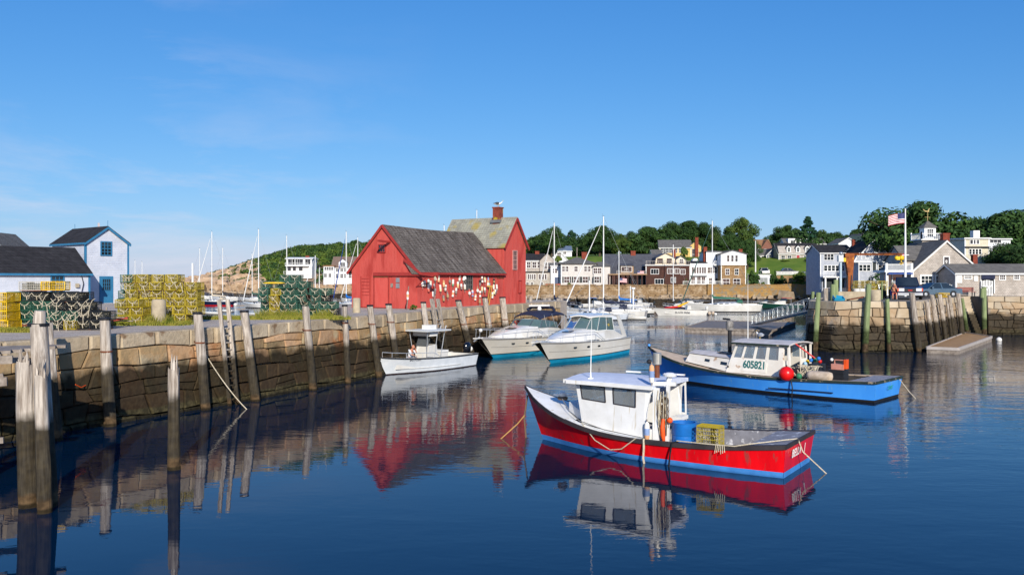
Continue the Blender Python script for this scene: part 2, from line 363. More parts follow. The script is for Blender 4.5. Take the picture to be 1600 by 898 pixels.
def stone_wall(root, path, ztop, rows, wmin, wmax, mats, top_mat, seed, batter=.06, split=.34, depth=.7, rough=.05, jit=.2, zbot=-.5, uskip=0):
    rr = random.Random(seed); f, total = path_fn(path); 
    def P(u, z, out):
        (x, y), (dx, dy) = f(max(0, min(total, u))); n = (dy, -dx); k = out+batter*(3.5-z)
        return (x+n[0]*k, y+n[1]*k, z)
    def zl(k, u, zt):   # wavy course line
        z = zt-sum(rows[:k])
        return z if k == 0 else z+.09*sin(u*.55+k*1.9)+.05*sin(u*1.7+k*4.1)
    def stone(u0b, u1b, u0t, u1t, zb0, zb1, zt0, zt1, m, d):
        g = rr.uniform(.014,.034); out = rr.uniform(-.03, .05); q = 4; V = M(); idx = {}
        for j in range(q):
            for i in range(q):
                s_, t_ = (i/(q-1)), (j/(q-1))
                s2 = min(1, max(0, s_)); e = (i in (0, q-1)) or (j in (0, q-1))
                ss = s_ if i in (0, q-1) else (.06 if i == 1 else .94); tt = t_ if j in (0, q-1) else (.08 if j == 1 else .92)
                ub = u0b+(u1b-u0b)*ss; ut = u0t+(u1t-u0t)*ss; u = ub+(ut-ub)*tt
                zb = zb0+(zb1-zb0)*ss; zt = zt0+(zt1-zt0)*ss; z = zb+(zt-zb)*tt
                if i == 0: u += g
                if i == q-1: u -= g
                if j == 0: z += g
                if j == q-1: z -= g*.7
                o_ = out+(-rough*.8 if e else rr.uniform(-.2, 1)*rough); idx[i,j] = len(V.v); V.v.append(P(u+rr.uniform(-.012,.012), z+rr.uniform(-.012,.012), o_))
        for j in range(q-1):
            for i in range(q-1): V.f.append((idx[i,j], idx[i+1,j], idx[i+1,j+1], idx[i,j+1]))
        bk = []
        for (i, j, u, z) in ((0,0,u0b+g,zb0+g),(q-1,0,u1b-g,zb1+g),(q-1,q-1,u1t-g,zt1-g*.7),(0,q-1,u0t+g,zt0-g*.7)):
            bk.append(len(V.v)); V.v.append(P(u, z, -d))
        V.f += [tuple([idx[i,0] for i in range(q-1,-1,-1)]+[bk[0],bk[1]]), tuple([idx[i,q-1] for i in range(q)]+[bk[2],bk[3]]),
                tuple([idx[0,j] for j in range(q)]+[bk[3],bk[0]]), tuple([idx[q-1,j] for j in range(q-1,-1,-1)]+[bk[1],bk[2]])]
        V.build('stone', m, root, center=True)
    for k in range(len(rows)):
        u = uskip; n0 = 0; sk = 0
        while u < total-.05:
            w_ = rr.uniform(wmin, wmax)*(1.25 if k == 0 else 1)
            u1 = min(total, u+w_)
            if total-u1 < wmin*.5: u1 = total
            sk1 = rr.uniform(-jit, jit)*(k > 0) if u1 < total else 0
            zt = lambda uu: ztop(f(uu)[0][1])
            zb0, zb1, zt0, zt1 = zl(k+1,u,zt(u)), zl(k+1,u1,zt(u1)), zl(k,u,zt(u)), zl(k,u1,zt(u1))
            if k == len(rows)-1: zb0 = zb1 = min(zb0, zbot)
            m = top_mat if k == 0 else rr.choice(mats)
            if k > 0 and rr.random() < split:
                q = rr.uniform(.4, .6); zm0 = zb0+(zt0-zb0)*q; zm1 = zb1+(zt1-zb1)*(q+rr.uniform(-.1,.1)); um = u+(u1-u)*q; us = sk+(sk1-sk)*q
                if rr.random() < .5:
                    stone(u-sk,u1-sk1,u+sk*0,u1+sk1*0,zb0,zb1,zm0,zm1,m,depth*.6); stone(u,u1,u+sk,u1+sk1,zm0,zm1,zt0,zt1,rr.choice(mats),depth*.6)
                else:
                    zbm = (zb0+zb1)/2; ztm = (zt0+zt1)/2
                    stone(u-sk,um,u+sk,um+.05,zb0,zbm,zt0,ztm,m,depth*.6); stone(um,u1-sk1,um+.05,u1+sk1,zbm,zb1,ztm,zt1,rr.choice(mats),depth*.6)
            else: stone(u-sk,u1-sk1,u+sk,u1+sk1,zb0,zb1,zt0,zt1,m,depth if k == 0 else depth*.6)
            u = u1; sk = sk1
wall = thing('stone_wharf_wall', 'long granite block wharf wall with pale coping, tide-darkened below, running under the red building', 'wall', (0,0,0))
g = M(); cp = offs(WP, .33)
for a, b in zip(cp, cp[1:]):
    g.prism([(a[0],a[1],-1),(b[0],b[1],-1),(b[0]-.5,b[1]+.2,-1),(a[0]-.5,a[1]+.2,-1)], (0,0,4.2))
g.build('wall_core', CORE, wall)
STONE_B = mat('wharf_granite_orange', 'b08a62', 'a0724c', scale=.8, bump=.06, bscale=6, rough=.88, rnd=.18, third='b59472', spec=.2, stain=[(2.2, .5, '221c11'), (.42, .1, '453f2a'), (.12, .06, '211e15')])
stone_wall(wall, WP, lambda y: wz(y)+.05, [.64,.60,.66,.68,.70,.66], .95, 1.55, [STONE, STONE, STONE_B], COPING, 3, uskip=6)

# ---------------------------------------------------------------- pier on the right
PZ = 3.88
PP = [(29.6,84),(25.7,74),(23.9,69.6),(25.1,66.9),(31.0,67.3),(32.4,68.6),(45.7,87.4)]
PP2 = [(48.1,87.4),(52.5,86.9),(60,86.2)]
ASPH = mat('pier_asphalt', '5a5650', '6b655d', scale=1.5, rough=.9, bump=.01, bscale=25, spec=.2)
sheet('pier_ground', offs(PP, .30)+[(45.9,90.6),(47.9,90.6)]+offs(PP2, .30)+[(75,88),(110,180),(66,180),(54,150),(36,101)], lambda y: PZ, ASPH)
pw = thing('stone_pier_wall', 'tall rounded granite pier wall behind the blue boat, green pilings against it', 'wall')
g = M()
for pth in (PP, PP2):
    cp = offs(pth, .33)
    for a, b in zip(cp, cp[1:]):
        d = Vector((b[0]-a[0], b[1]-a[1])).normalized(); n = (-d.y*.5, d.x*.5)
        g.prism([(a[0],a[1],-1),(b[0],b[1],-1),(b[0]+n[0],b[1]+n[1],-1),(a[0]+n[0],a[1]+n[1],-1)], (0,0,4.7))
g.build('wall_core', CORE, pw)
STONE2B = mat('pier_granite_pale', 'b8aa94', 'a8967c', scale=.8, bump=.055, bscale=5, rough=.85, rnd=.14, spec=.2, stain=[(2.15, .45, '2a2318'), (.6, .15, '40392a'), (.15, .06, '221f16')])
stone_wall(pw, PP, lambda y: PZ+.05, [.62,.62,.62,.62,.62,.62,.8], .85, 1.5, [STONE2, STONE2, STONE2B], STONE2B, 5, batter=.10, split=.3, jit=.16)
pw2 = thing('stone_quay_wall', 'shorter granite quay wall right of the stone stairs at the frame edge', 'wall')
stone_wall(pw2, PP2, lambda y: PZ+.05, [.6,.62,.62,.62,.62,.62,.8], .9, 1.4, [STONE2, STONE2B], STONE2B, 6, batter=.05)
st = thing('stone_stairs', 'worn granite landing steps between pier and quay wall', 'stairs', (47.0,90.4,0))
for i in range(13):
    zt = PZ-i*.31
    M().box(-.95, -.1-.19*i, zt-.36, .95, 1.2, zt).build('step', STONE2B, st)
# ---------------------------------------------------------------- seawall across the harbour
SEAM = mat('seawall_rubble', 'b8a184', '8e7355', scale=.8, rough=.9, bump=.12, bscale=1.5, third='9d8260', speck=('5b4a36', 1.6, .60), brick=(.8, .38, .2, .04), spec=.15, stain=[(1.5, .25, '2a241c')])
SEAO = mat('seawall_lichen', 'b09462', '8f7a5c', scale=.35, rough=.9, bump=.12, bscale=1.5, third='a8824e', speck=('8a7c66', 1.3, .5), brick=(.8, .38, .12, .03), spec=.15, stain=[(1.5, .25, '2a241c')])
def seawall(name, label, x0, x1, y0, y1, zt, m, cap=True):
    t = thing(name, label, 'wall', ((x0+x1)/2, (y0+y1)/2, 0)); cx, cy = (x0+x1)/2, (y0+y1)/2
    M().prism([(x0-cx,y0-cy,-1),(x1-cx,y1-cy,-1),(x1-cx,y1-cy+1.4,-1),(x0-cx,y0-cy+1.4,-1)], (0,0,zt+1)).build('rubble_face', m, t)
    g = M(); n = max(2, int(hypot(x1-x0, y1-y0)/1.3)); rr = random.Random(int(x0*7))
    for i in range(n):
        a = x0-cx+(x1-x0)*i/n; b = x0-cx+(x1-x0)*(i+.96)/n; ya = y0-cy+(y1-y0)*i/n; h = rr.uniform(.1, .28)
        g.box(a, ya-.12, zt, b, ya+1.3, zt+h)
    tag(g.build('cap_stone', m, t), kind='stuff'); return t
seawall('stone_seawall', 'tan rubble seawall below the white and brown waterfront houses', -6, 44.5, 197.6, 197.6, 4.3, SEAM)
seawall('stone_seawall', 'orange lichened seawall below the lawn', 44.6, 72, 197, 196, 4.4, SEAO)
seawall('stone_seawall', 'dark rubble seawall behind the rusty crane', 72.1, 118, 195.8, 186, 4.1, SEAM)
seawall('stone_seawall', 'long pale riprap wall below the wooded headland', -112, -40, 276, 270, 3.9, mat('riprap', 'bba183', '8b7157', scale=.5, rough=.9, bump=.2, bscale=.8, speck=('55483a', .7, .56), spec=.1, stain=[(1.5, .2, '1f1a16')]))
# boulders: too many to count, one mesh
def boulders(name, pts, m, label=None):
    g = M(); rr = random.Random(4)
    for x, y, z, s in pts:
        o_ = len(g.v); a = rr.uniform(0, 6)
        for p in ((-1,-1,-1),(1,-1,-1),(1,1,-1),(-1,1,-1),(-.8,-.8,.7),(.8,-.7,.8),(.7,.8,.6),(-.7,.7,.9)):
            q = Vector(p)*s*.5; q = Vector((q.x*rr.uniform(.8,1.5), q.y*rr.uniform(.8,1.2), q.z*rr.uniform(.5,1))); q.rotate(Matrix.Rotation(a, 3, 'Z')); g.v.append((x+q.x, y+q.y, z+q.z))
        g.f += [tuple(i+o_ for i in f) for f in ((0,3,2,1),(4,5,6,7),(0,1,5,4),(1,2,6,5),(2,3,7,6),(3,0,4,7))]
    return tag(g.build(name, m), label, kind='stuff')
BOULD = mat('shore_boulders', 'b3a087', '8d7a63', scale=.6, rough=.9, bump=.05, spec=.15, stain=[(1.35, .2, '231e18')])
rr = random.Random(11); pts = []
for i in range(900):
    x = rr.uniform(-6, 116); f = rr.random(); y = 197.4-(x > 72)*(x-72)*.21-f*7; pts.append((x, y, 1.9-f*2.1+rr.uniform(-.1,.25), rr.uniform(.5, 1.5)))
pts += [(pd(1227, 194), 193.5, 2.0, 3.2), (pd(1300,190), 189, 1.8, 2.2)]
boulders('shore_boulders', pts, BOULD)
pts = []
for i in range(900):
    x = rr.uniform(-118, -38); f = rr.random(); pts.append((x, 275-(x+112)*.08-f*8, 1.7-f*2+rr.uniform(-.1,.3), rr.uniform(.7, 2.0)))
boulders('headland_boulders', pts, BOULD)
pts = []
for i in range(420):
    px = rr.uniform(285, 405); Y = 280+rr.random()**1.3*95; x = pd(px, Y); pts.append((x, Y, land(x, Y)+.2, rr.uniform(1.5, 5)))
boulders('granite_ledges', pts, mat('ledge_granite', 'c0a68a', '9c8167', scale=.4, rough=.9, bump=.1, spec=.15))

# ================================================================ pilings
def on_path(path, d, px):
    f, tot = path_fn(path); u = 0
    while u < tot:
        (x, y), (dx, dy) = f(u); x += dy*d; y -= dx*d
        if 800+F*x/y >= px: return x, y
        u += .05
    return x, y
def pile(label, tx, ty, bx, by, r, m=PILE, cap=True, band=None, group='pilings along the stone wharf', z_top=None, Yb=None, lean=.5, zb=-.6, jag=0, path=None, push=0):
    Yb = Yb or F*CH/(by-HZ); r *= .9
    Xb = pd(bx, Yb); Yt = Yb+lean; Xt = pd(tx, Yt)
    if path: Xb, Yb = on_path(path, push+r+.12, bx); Xt, Yt = on_path(path, r+.16, tx)
    Zt = zh(ty, Yt)
    t = thing('wooden_piling', label, 'piling', (Xb, Yb, 0), group=group)
    d = Vector((Xt-Xb, Yt-Yb, Zt)); n = 12; rr = random.Random(int(bx)); g = M(); P = []
    ks = [-.25, 0, .12, .3, .5, .7, .85, 1]
    for k in ks:
        ring = []
        for j in range(n):
            a = 2*pi*j/n; R = r*(1.12-.17*max(0, k))*(1+.07*sin(3*a+k*2+bx)+rr.uniform(-.05,.05))
            z = d.z*k
            if k == 1 and not jag and not cap: z += rr.uniform(-.07,.05)
            if k == 1 and jag: z += rr.uniform(-jag, jag*.7)*(1 if j%2 else .2)
            ring.append((d.x*k+cos(a)*R, d.y*k+sin(a)*R, z))
        P.append(ring)
    g.grid(P, closed=True)
    if jag: g.f.append(tuple(len(g.v)-n+j for j in range(n)))
    else: g.add(P[-1], [tuple(range(n))])
    g.build('post', m, t, smooth=40)
    if jag:      # splintered head
        for j in range(7):
            a = rr.uniform(0, 6.28); q = Vector((d.x+cos(a)*r*.6, d.y+sin(a)*r*.6, d.z-.1)); h = rr.uniform(.15, jag*1.7)
            M().tube([q-Vector((0,0,.35)), q+Vector((rr.uniform(-.03,.03),0,h*.5)), q+Vector((rr.uniform(-.05,.05),0,h))], [r*.28, r*.2, .006], 5).build('splinter', m, t)
    if cap: M().lathe([(r*1.04,-.02),(r*1.06,.05),(r*.9,.075)], 14, tuple(d)).build('cap', BLACK, t)
    if band:
        k = band; c = d*k; M().lathe([(r*1.09,-.03),(r*1.09,.03)], 14, tuple(c)).build('iron_band', IRON, t)
        M().beam(c+Vector((0,0,.02)), c+Vector((-.75,.55,.04)), .05, .05).build('tie_rod', IRON, t)
    return t
PL = [("piling beside the gravel nearest the dark trap pile, rope wrapped at top", 163,499,172,658,.225,1,.70),
      ("leaning piling just left of the wharf ladder with a rope to the water", 308,490,320,633,.22,1,.70),
      ("leaning piling just right of the wharf ladder", 381,487,399,621,.22,1,None),
      ("lone leaning piling in front of the green trap stack", 476,479,489,600,.21,0,.72),
      ("slim piling left of the red building's near corner post", 538,478,544,596,.17,1,.78),
      ("piling at the left foot of the red building beside the concrete post", 578,478,592,590,.2,1,.75),
      ("piling above the bow of the white centre console boat", 607,476,622,582,.21,1,.75),
      ("short-capped piling below the red sliding door side with blue line", 661,473,672,575,.2,1,.6),
      ("wide pale piling below the hanging buoys, over the outboard motor", 716,470,738,566,.24,1,.6),
      ("pale piling with blue rope behind the dark canopy cruiser", 757,465,771,560,.24,1,.55),
      ("thick pale piling at the tower end of the red building", 785,465,794,548,.27,1,.6)]
for i, (lb, tx, ty, bx, by, r, cp_, bd) in enumerate(PL): pile(lb, tx, ty, bx, by, r, cap=bool(cp_), band=bd, path=WP, push=.2)
for i, (lb, tx, ty, bx, Y, r) in enumerate([("left one of the twin slim pilings past the tower", 806,467,811,73.5,.17), ("right one of the twin slim pilings past the tower", 813,467,817,74.2,.17),
     ("piling at the far tip of the wharf", 820,462,824,76,.22), ("rearmost wharf piling beside the white sailboat stern", 829,463,832,78,.2)]):
    pile(lb, tx, ty, bx, 0, r, Yb=Y, cap=False, lean=.3)
for lb, px, Y in (("grey stub piling left of two behind the cruisers", 851, 88), ("grey stub piling among the moored boats, middle of three", 858, 90), ("outer grey stub piling beside the navy canvas boat", 872, 92), ("outermost short grey stub piling by the moored boats", 877, 93)):
    pile(lb, px, 466, px+1, 0, .26, Yb=Y, cap=False, lean=.1, group='stub pilings beyond the wharf')
# foreground group
pile("tall thick foreground piling with dark iron band near its narrow top", 60,508,74,791,.235, cap=False, lean=.3)
def extra_top():
    Y = 21.7; X = pd(60, Y); 
    g = M().tube([(X+.02,Y,4.35),(X+.03,Y,4.62),(X+.05,Y,4.82)], [.155,.15,.13], 10)
    return g
fg = [o for o in COL.objects if o.get('label','').startswith('tall thick foreground')][0]
gx = extra_top(); gx.v = [(a-fg.location.x, b-fg.location.y, c) for a, b, c in gx.v]; gx.build('narrow_head', PILE, fg, smooth=40)
hx = pd(60, 21.7)-fg.location.x; hy = 21.7-fg.location.y
M().lathe([(.25,-.04),(.25,.04)], 14, (hx, hy, 4.47)).build('iron_band', BLACK, fg); M().beam((hx,hy,4.47),(hx-.45,hy+.1,4.45),.06,.05).build('tie_rod', IRON, fg)
pile("splintered white foreground piling in front of the tall banded one", 39,565,45,791,.235, cap=False, lean=.05, jag=.30)
pile("splintered foreground stump pressed against the tall banded piling", 64,585,70,800,.17, cap=False, lean=.02, jag=.35)
pile("dark narrow piling behind the foreground cluster, against the wall", 74,505,88,688,.2, cap=False, lean=.2)
pile("lone broken piling standing free in the water with splintered white head", 272,575,272,733,.185, cap=False, lean=.02, jag=.32)
# right pier pilings
RP = [("green piling at the left end of the pier, outer of two", 1279,457,1273,560,.2), ("green piling at the pier's left end, inner of two", 1268,456,1262,0,.18),
      ("tall green piling left of the concrete bollard on the pier", 1357,444,1351,549,.24),("short green-footed piling right of the concrete bollard", 1386,467,1389,550,.17),
      ("thick pale-topped piling in front of the pickup truck", 1424,457,1431,548,.24),
      ("first pale stub piling left of the floating dock", 1448,471,1457,535,.2),("second pale stub piling behind the floating dock", 1456,460,1467,530,.2),("third pale stub piling behind the floating dock", 1468,460,1478,527,.2),
      ("fourth pale stub piling by the yellow crate", 1483,461,1492,523,.17),("thin split piling between the fourth and fifth stubs", 1480,474,1488,525,.12),
      ("rope-topped piling left of the stone stairs", 1497,458,1504,521,.22),("mossy green piling touching the stone stairs", 1503,466,1512,521,.2),
      ("tall green piling right of the stone stairs", 1538,448,1538,521,.24),("green piling at the right frame edge", 1597,457,1596,515,.24)]
for i, (lb, tx, ty, bx, by, r) in enumerate(RP):
    Yb = None
    if i == 12: Yb = 86.6
    pile(lb, tx, ty, bx, by, r, m=PILE if 4 <= i <= 10 else GPILE, cap=False, lean=.1, path=PP if i < 12 else None, push=.36, Yb=Yb, group='pilings along the right pier')
# wharf ladder
lt = thing('wharf_ladder', 'grey wooden ladder rising above the wharf wall between two pilings', 'ladder', (0,0,0))
la = []
for (tx, bx) in ((341,360),(355,372)):
    xb, Yb = on_path(WP, .62, bx); xt, Yt = on_path(WP, .42, tx); a = (xb, Yb, -.4); b = (xt, Yt, zh(468,Yt)); la.append((a, b)); M().beam(a, b, .17, .1).build('rail', PILE, lt)
for k in range(13):
    t_ = .07+k*.062*1.0; a, b = la; p = Vector(a[0]).lerp(Vector(a[1]), t_); q = Vector(b[0]).lerp(Vector(b[1]), t_); M().beam(p, q, .07, .05).build('rung', PILE, lt)
lt2 = thing('wharf_ladder', 'narrow ladder behind the white console boat, below the red wall', 'ladder', (0,0,0)); la = []
for (tx, bx) in ((674,692),(684,701)):
    xb, Yb = on_path(WP, .62, bx); xt, Yt = on_path(WP, .42, tx); a = (xb, Yb, -.4); b = (xt, Yt, zh(467,Yt)); la.append((a, b)); M().beam(a, b, .24, .12).build('rail', PILE, lt2)
for k in range(12):
    t_ = .05+k*.06; a, b = la; p = Vector(a[0]).lerp(Vector(a[1]), t_); q = Vector(b[0]).lerp(Vector(b[1]), t_); M().beam(p, q, .07, .05).build('rung', PILE, lt2)
# rope from piling to the water, rope on the wall
def rope(name, label, pts, r=.02, m=ROPE, sag=0, parent=None, cat='rope', n=5):
    P = []
    for a, b in zip(pts, pts[1:]):
        a = Vector(a); b = Vector(b)
        for i in range(8):
            t_ = i/8; p = a.lerp(b, t_); p.z -= sag*4*t_*(1-t_); P.append(p)
    P.append(Vector(pts[-1])); o = M().tube(P, r, n).build(name, m, parent, smooth=60)
    return o if parent else tag(o, label, cat)
x1, y1 = gp(387, 639); rope('mooring_line', 'slack pale line from the piling left of the ladder down into the water', [(pd(305,38),37.9,3.2),(x1,y1,-.05)], .025, sag=.25)
rope('orange_line', 'short orange line hanging on the dark stones', [(pd(120,32.1),32.0,zh(600,32.1)),(pd(131,32.5),32.3,zh(604,32.5)),(pd(140,33),32.7,zh(600,33))], .02, ORANGEP)
# concrete mooring posts
for lb, px, Y, r, z1 in (("rounded concrete post in front of the yellow trap stack", 248, 41.5, .33, 467), ("pale concrete post at the left corner of the red building", 557, 55, .25, 465)):
    h = zh(z1, Y)-wz(Y); o = M().lathe([(r,0),(r,h*.93),(r*.8,h)], 18).build('mooring_post', CONC, smooth=50, loc=(pd(px,Y), Y, wz(Y)-.02)); tag(o, lb, 'bollard')
# timber dock at the left edge
dk = thing('timber_dock', 'weathered timber dock corner at the left edge beside the splintered pilings', 'dock', (0,0,0))
for i in range(7):
    M().beam((-19+.05*i,22.6+i*.42,3.52),(-14.6+i*.1,24.6+i*.42,3.52), .38, .09).build('plank', TIMBER, dk)
for a, b, w_ in (((-19,22.4,3.3),(-14.1,24.4,3.35),.22),((-19,22.3,2.55),(-14.2,24.3,2.75),.24),((-18.5,22.3,1.7),(-14.3,24.3,2.9),.16),((-19,22.4,1.05),(-14.3,24.3,1.1),.16),((-19,26,3.0),(-15.6,27.8,3.05),.2)):
    M().beam(a, b, .14, w_).build('beam', TIMBER, dk)
for x, y in ((-14.9,24.6),(-15.7,25.9)): M().beam((x,y,-.5),(x,y,3.3),.3,.3).build('post', PILE, dk)

# ================================================================ lobster traps
def trap_meshes(key, col, w_=.56, h_=.36, l_=1.0, sp=.072, th=.0105):
    m = mat('trap_wire_'+key, col, scale=6, rough=.5, rnd=.12)
    g = M(); t_ = th/2
    def wires(n, mk):
        for i in range(n+1): mk(i/n)
    nx, nz, nl = int(w_/sp), int(h_/sp), int(l_/(sp*1.25))
    for y in (0, l_):
        wires(nx, lambda f: g.beam((f*w_,y,0),(f*w_,y,h_),th)); wires(nz, lambda f: g.beam((0,y,f*h_),(w_,y,f*h_),th))
    for x in (0, w_):
        wires(nl, lambda f: g.beam((x,f*l_,0),(x,f*l_,h_),th)); wires(nz, lambda f: g.beam((x,0,f*h_),(x,l_,f*h_),th))
    for z in (0, h_):
        wires(nl, lambda f: g.beam((0,f*l_,z),(w_,f*l_,z),th)); wires(nx, lambda f: g.beam((f*w_,0,z),(f*w_,l_,z),th))
    fr_ = M()
    for x in (0, w_):
        for z in (0, h_): fr_.beam((x,0,z),(x,l_,z),.026)
        for y in (0, l_): fr_.beam((x,y,0),(x,y,h_),.026)
    for z in (0, h_):
        for y in (0, l_): fr_.beam((0,y,z),(w_,y,z),.026)
    net = M(); rr = random.Random(hash(key)%100 if False else len(key))
    for k in range(6):
        y = .12+k*.14; net.tube([(0.05,y,.05+rr.random()*.2),(w_/2,y+.03,h_*.3+rr.random()*.1),(w_-.05,y,.05+rr.random()*.25)], .012, 4)
        net.tube([(.04,y,h_-.06),(w_*.5+rr.uniform(-.1,.1),y+.05,.06),(w_-.04,y,h_-.05)], .01, 4)
    br = M(); br.tube([(.06,-.02,h_*.95),(.16,-.05,h_*.62),(w_/2,-.05,h_*.5)], .014, 5).tube([(w_-.06,-.02,h_*.95),(w_-.16,-.05,h_*.62),(w_/2,-.05,h_*.5)], .014, 5).tube([(w_/2,-.05,h_*.5),(w_/2+.02,-.05,h_*.1)], .017, 5)
    run = M().box(-.01,.02,-.045,.05,l_-.02,-.008).box(w_-.05,.02,-.045,w_+.01,l_-.02,-.008)
    inner = M().box(.02,l_*.62,.02,w_-.02,l_*.64,h_-.02)
    return [('wire_cage', g.mesh('wire_cage', m)), ('frame', fr_.mesh('trap_frame', m)), ('netting', net.mesh('netting', mat('trap_netting_'+key, 'cfc6ae' if key != 'green' else '8fa08c', scale=8, rough=.9))),
            ('bridle', br.mesh('bridle', ROPE)), ('runner', run.mesh('runner', IRON)), ('partition', inner.mesh('partition', mat('trap_partition_'+key, '3a3a2c', scale=5, rough=.8)))]
TRAPS = {k: trap_meshes(k, c) for k, c in (('yellow','b9a42a'),('green','2c6150'),('black','22262a'),('white','cfcabc'),('bright_yellow','f0c414'))}
COLN = {'yellow':'yellow','green':'dark green','black':'black','white':'white','bright_yellow':'bright yellow'}
RT = random.Random(21)
def trap(key, label, x, y, z, rz, group, bridle=True, sc=1):
    t = thing('lobster_trap', label, 'lobster trap', (x,y,z), rz, group); t.scale = (sc,)*3
    for nme, me in TRAPS[key]:
        if nme == 'bridle' and not bridle: continue
        obj(nme, me, t)
    return t
def stack(name, px, Y, cols, side=False, rz=0, group=None, base=None, jitter=.03):
    "cols: one string per column, bottom to top, a letter per trap"
    key = {'y':'yellow','g':'green','k':'black','w':'white','b':'bright_yellow'}; x0 = pd(px, Y); z0 = (wz(Y) if base is None else base)+.05
    dx = 1.06 if side else .585
    for i, c in enumerate(cols):
        lean_ = RT.uniform(-.05, .05)
        for k, ch in enumerate(c):
            if ch == '.': continue
            kk = key[ch]; a = rz+(pi/2 if side else 0); ox = x0+i*dx*cos(rz)+lean_*k+RT.uniform(-jitter, jitter)+(1.0 if side else 0); oy = Y+i*dx*sin(rz)+RT.uniform(-jitter, jitter)*1.5
            trap(kk, f"{COLN[kk]} lobster trap, {ORD[k]} layer up, {ORD[i]} from left, {name}", ox, oy, z0+k*.395+RT.uniform(-.01,.02), a+RT.uniform(-.09,.09), group or ('lobster traps of the '+name), bridle=(ch in 'ygk'))
stack('front stack by the blue door', 184, 41.2, ['yyy','yyy'], jitter=.05)
stack('tall stack by the blue door', 181, 42.9, ['gggggg','yyyyyy','yyyyyy','yyyyyy','yyyyyy','yyyyy','.yyyy'], jitter=.06)
stack('dark pile at far left', 8, 38.0, ['ggg','gggk','gggk','ggg','kggk','kkgk'])
stack('dark rope-draped pile', 78, 37.2, ['kgkk','ygkk','kkk','kk'])
stack('dark pile rear rank', 12, 39.6, ['gggg','kgggk','kggg','gggg','gkkk'])
stack('top of the dark pile', 28, 38.3, ['w','b'], side=True, base=5.12-.02)
stack('bright heap at the left edge', -8, 36.9, ['bbbb'])
stack('green stack by the red building', 405, 50.6, ['gggg','yyyy','ggggg','ggggg','ggggg','gggg','ggkg','kg'], jitter=.12)
stack('green stack rear rank', 407, 51.9, ['ggggg','ggggg','gggggg','gggggg','ggggg','ggg','gk'], jitter=.12)
# yellow kayak-like lid on the green stack
o = M().lathe([(.02,-.65),(.14,-.45),(.19,0),(.14,.45),(.02,.65)], 10, axis='x').build('yellow_float', YELP, smooth=60, loc=(pd(428,50.3), 50.3, zh(442,50.3))); o.scale = (1,1,.35); tag(o, 'long yellow tapered float lying on the green trap stack', 'float')
rr = random.Random(17)
for k in range(13):
    px = 62+k*6.6+rr.uniform(-3,3); Y = 36.9; x = pd(px,Y); z = zh(rr.uniform(462,500),Y); w_ = rr.uniform(.18,.4); d_ = rr.uniform(.25,.6)
    o = M().tube([(x-w_,Y-.05,z+.1),(x-w_*.4,Y-.1,z-.1),(x,Y-.12,z-.08),(x+w_*.5,Y-.1,z+rr.uniform(0,.15)),(x+w_,Y-.05,z+.2)], .013, 5).tube([(x,Y-.12,z-.08),(x+rr.uniform(-.08,.08),Y-.14,z-d_)], .013, 5).build('trap_rope', ROPE); tag(o, f'pale forked rope, {ORD[k]} from left, hanging over the dark lobster trap pile', 'rope', 'ropes on the dark trap pile')
for k in range(16):
    a_, b_, Y, nm = ((184, 286, 42.4, 'yellow') if k < 8 else (408, 500, 50.2, 'green')); px = a_+(b_-a_)*((k%8)+rr.uniform(.1,.8))/8; x = pd(px,Y); z = wz(Y)+(rr.uniform(1.1,2.3) if k < 8 else rr.uniform(.9,1.9)); P = [(x+.09*j+rr.uniform(-.05,.05), Y-.08-rr.uniform(0,.06), z-.16*j+.05*j*j*rr.uniform(.2,1)*.5+rr.uniform(-.08,.08)) for j in range(7)]
    tag(M().tube(P, .016, 5).build('trap_rope', mat('brown_rope','6f5c48') if k%3 else ROPE, smooth=60), f'loose dark line, {ORD[k%8]} from left, snagged on the {nm} trap stack', 'rope', f'lines on the {nm} trap stack')
# wooden racks by the dark pile
rk = thing('wooden_rack', 'tangle of grey timber rails and broken crates right of the dark trap pile', 'rack', (pd(135,39.5),39.5,wz(39)))
rr = random.Random(8)
for i in range(16):
    a = (rr.uniform(-1,.9), rr.uniform(-.5,.8), rr.uniform(.1,1.1)); b = (a[0]+rr.uniform(.5,1.3), a[1]+rr.uniform(-.3,.3), a[2]+rr.uniform(-.35,.1)); M().beam(a, b, .06, .05).build('rail', TIMBER, rk)
for i in range(5): M().beam((-.9+i*.45,0,0),(-.9+i*.45,.05,rr.uniform(.9,1.35)), .05).build('upright', TIMBER, rk)
M().beam((-1,-.3,.35),(1.3,-.1,.3),.12,.12).build('pole', BLACK, rk); M().beam((1.3,-.1,.33),(1.9,0,.42),.12,.1).build('pole', mat('red_rail','a8402e'), rk)
# grass along the wharf: one mass
GT = mat('wharf_grass', '66701f', '4b5a1c', scale=2, rough=.9, third='857f38', spec=.1)
def tufts(name, spots, m, n, h, seed=1):
    g = M(); rr = random.Random(seed)
    for x, y, z, rad in spots:
        for i in range(n):
            a = rr.uniform(0, 6.28); q = rad*sqrt(rr.random()); bx = x+cos(a)*q; by = y+sin(a)*q*.6; b_ = rr.uniform(0, 6.28); w_ = .02; hh = h*rr.uniform(.4, 1.2); lx, ly = cos(b_)*hh*.4, sin(b_)*hh*.4
            g.add([(bx-w_,by,z),(bx+w_,by,z),(bx+lx,by+ly,z+hh)], [(0,1,2)])
    return tag(g.build(name, m), kind='stuff')
sp = []
for px in range(178, 300, 6): sp.append((pd(px,41.5+.5*sin(px)), 41.2+.7*sin(px*.7), wz(41), .4))
for px in range(300, 540, 4): Y = 46.6+.5*sin(px*.3); sp.append((pd(px,Y), Y, wz(Y), .45))
for px in range(0, 60, 6): sp.append((pd(px,36.0), 36.0+.3*sin(px), wz(36), .35))
tufts('wharf_grass', sp, GT, 80, .22)
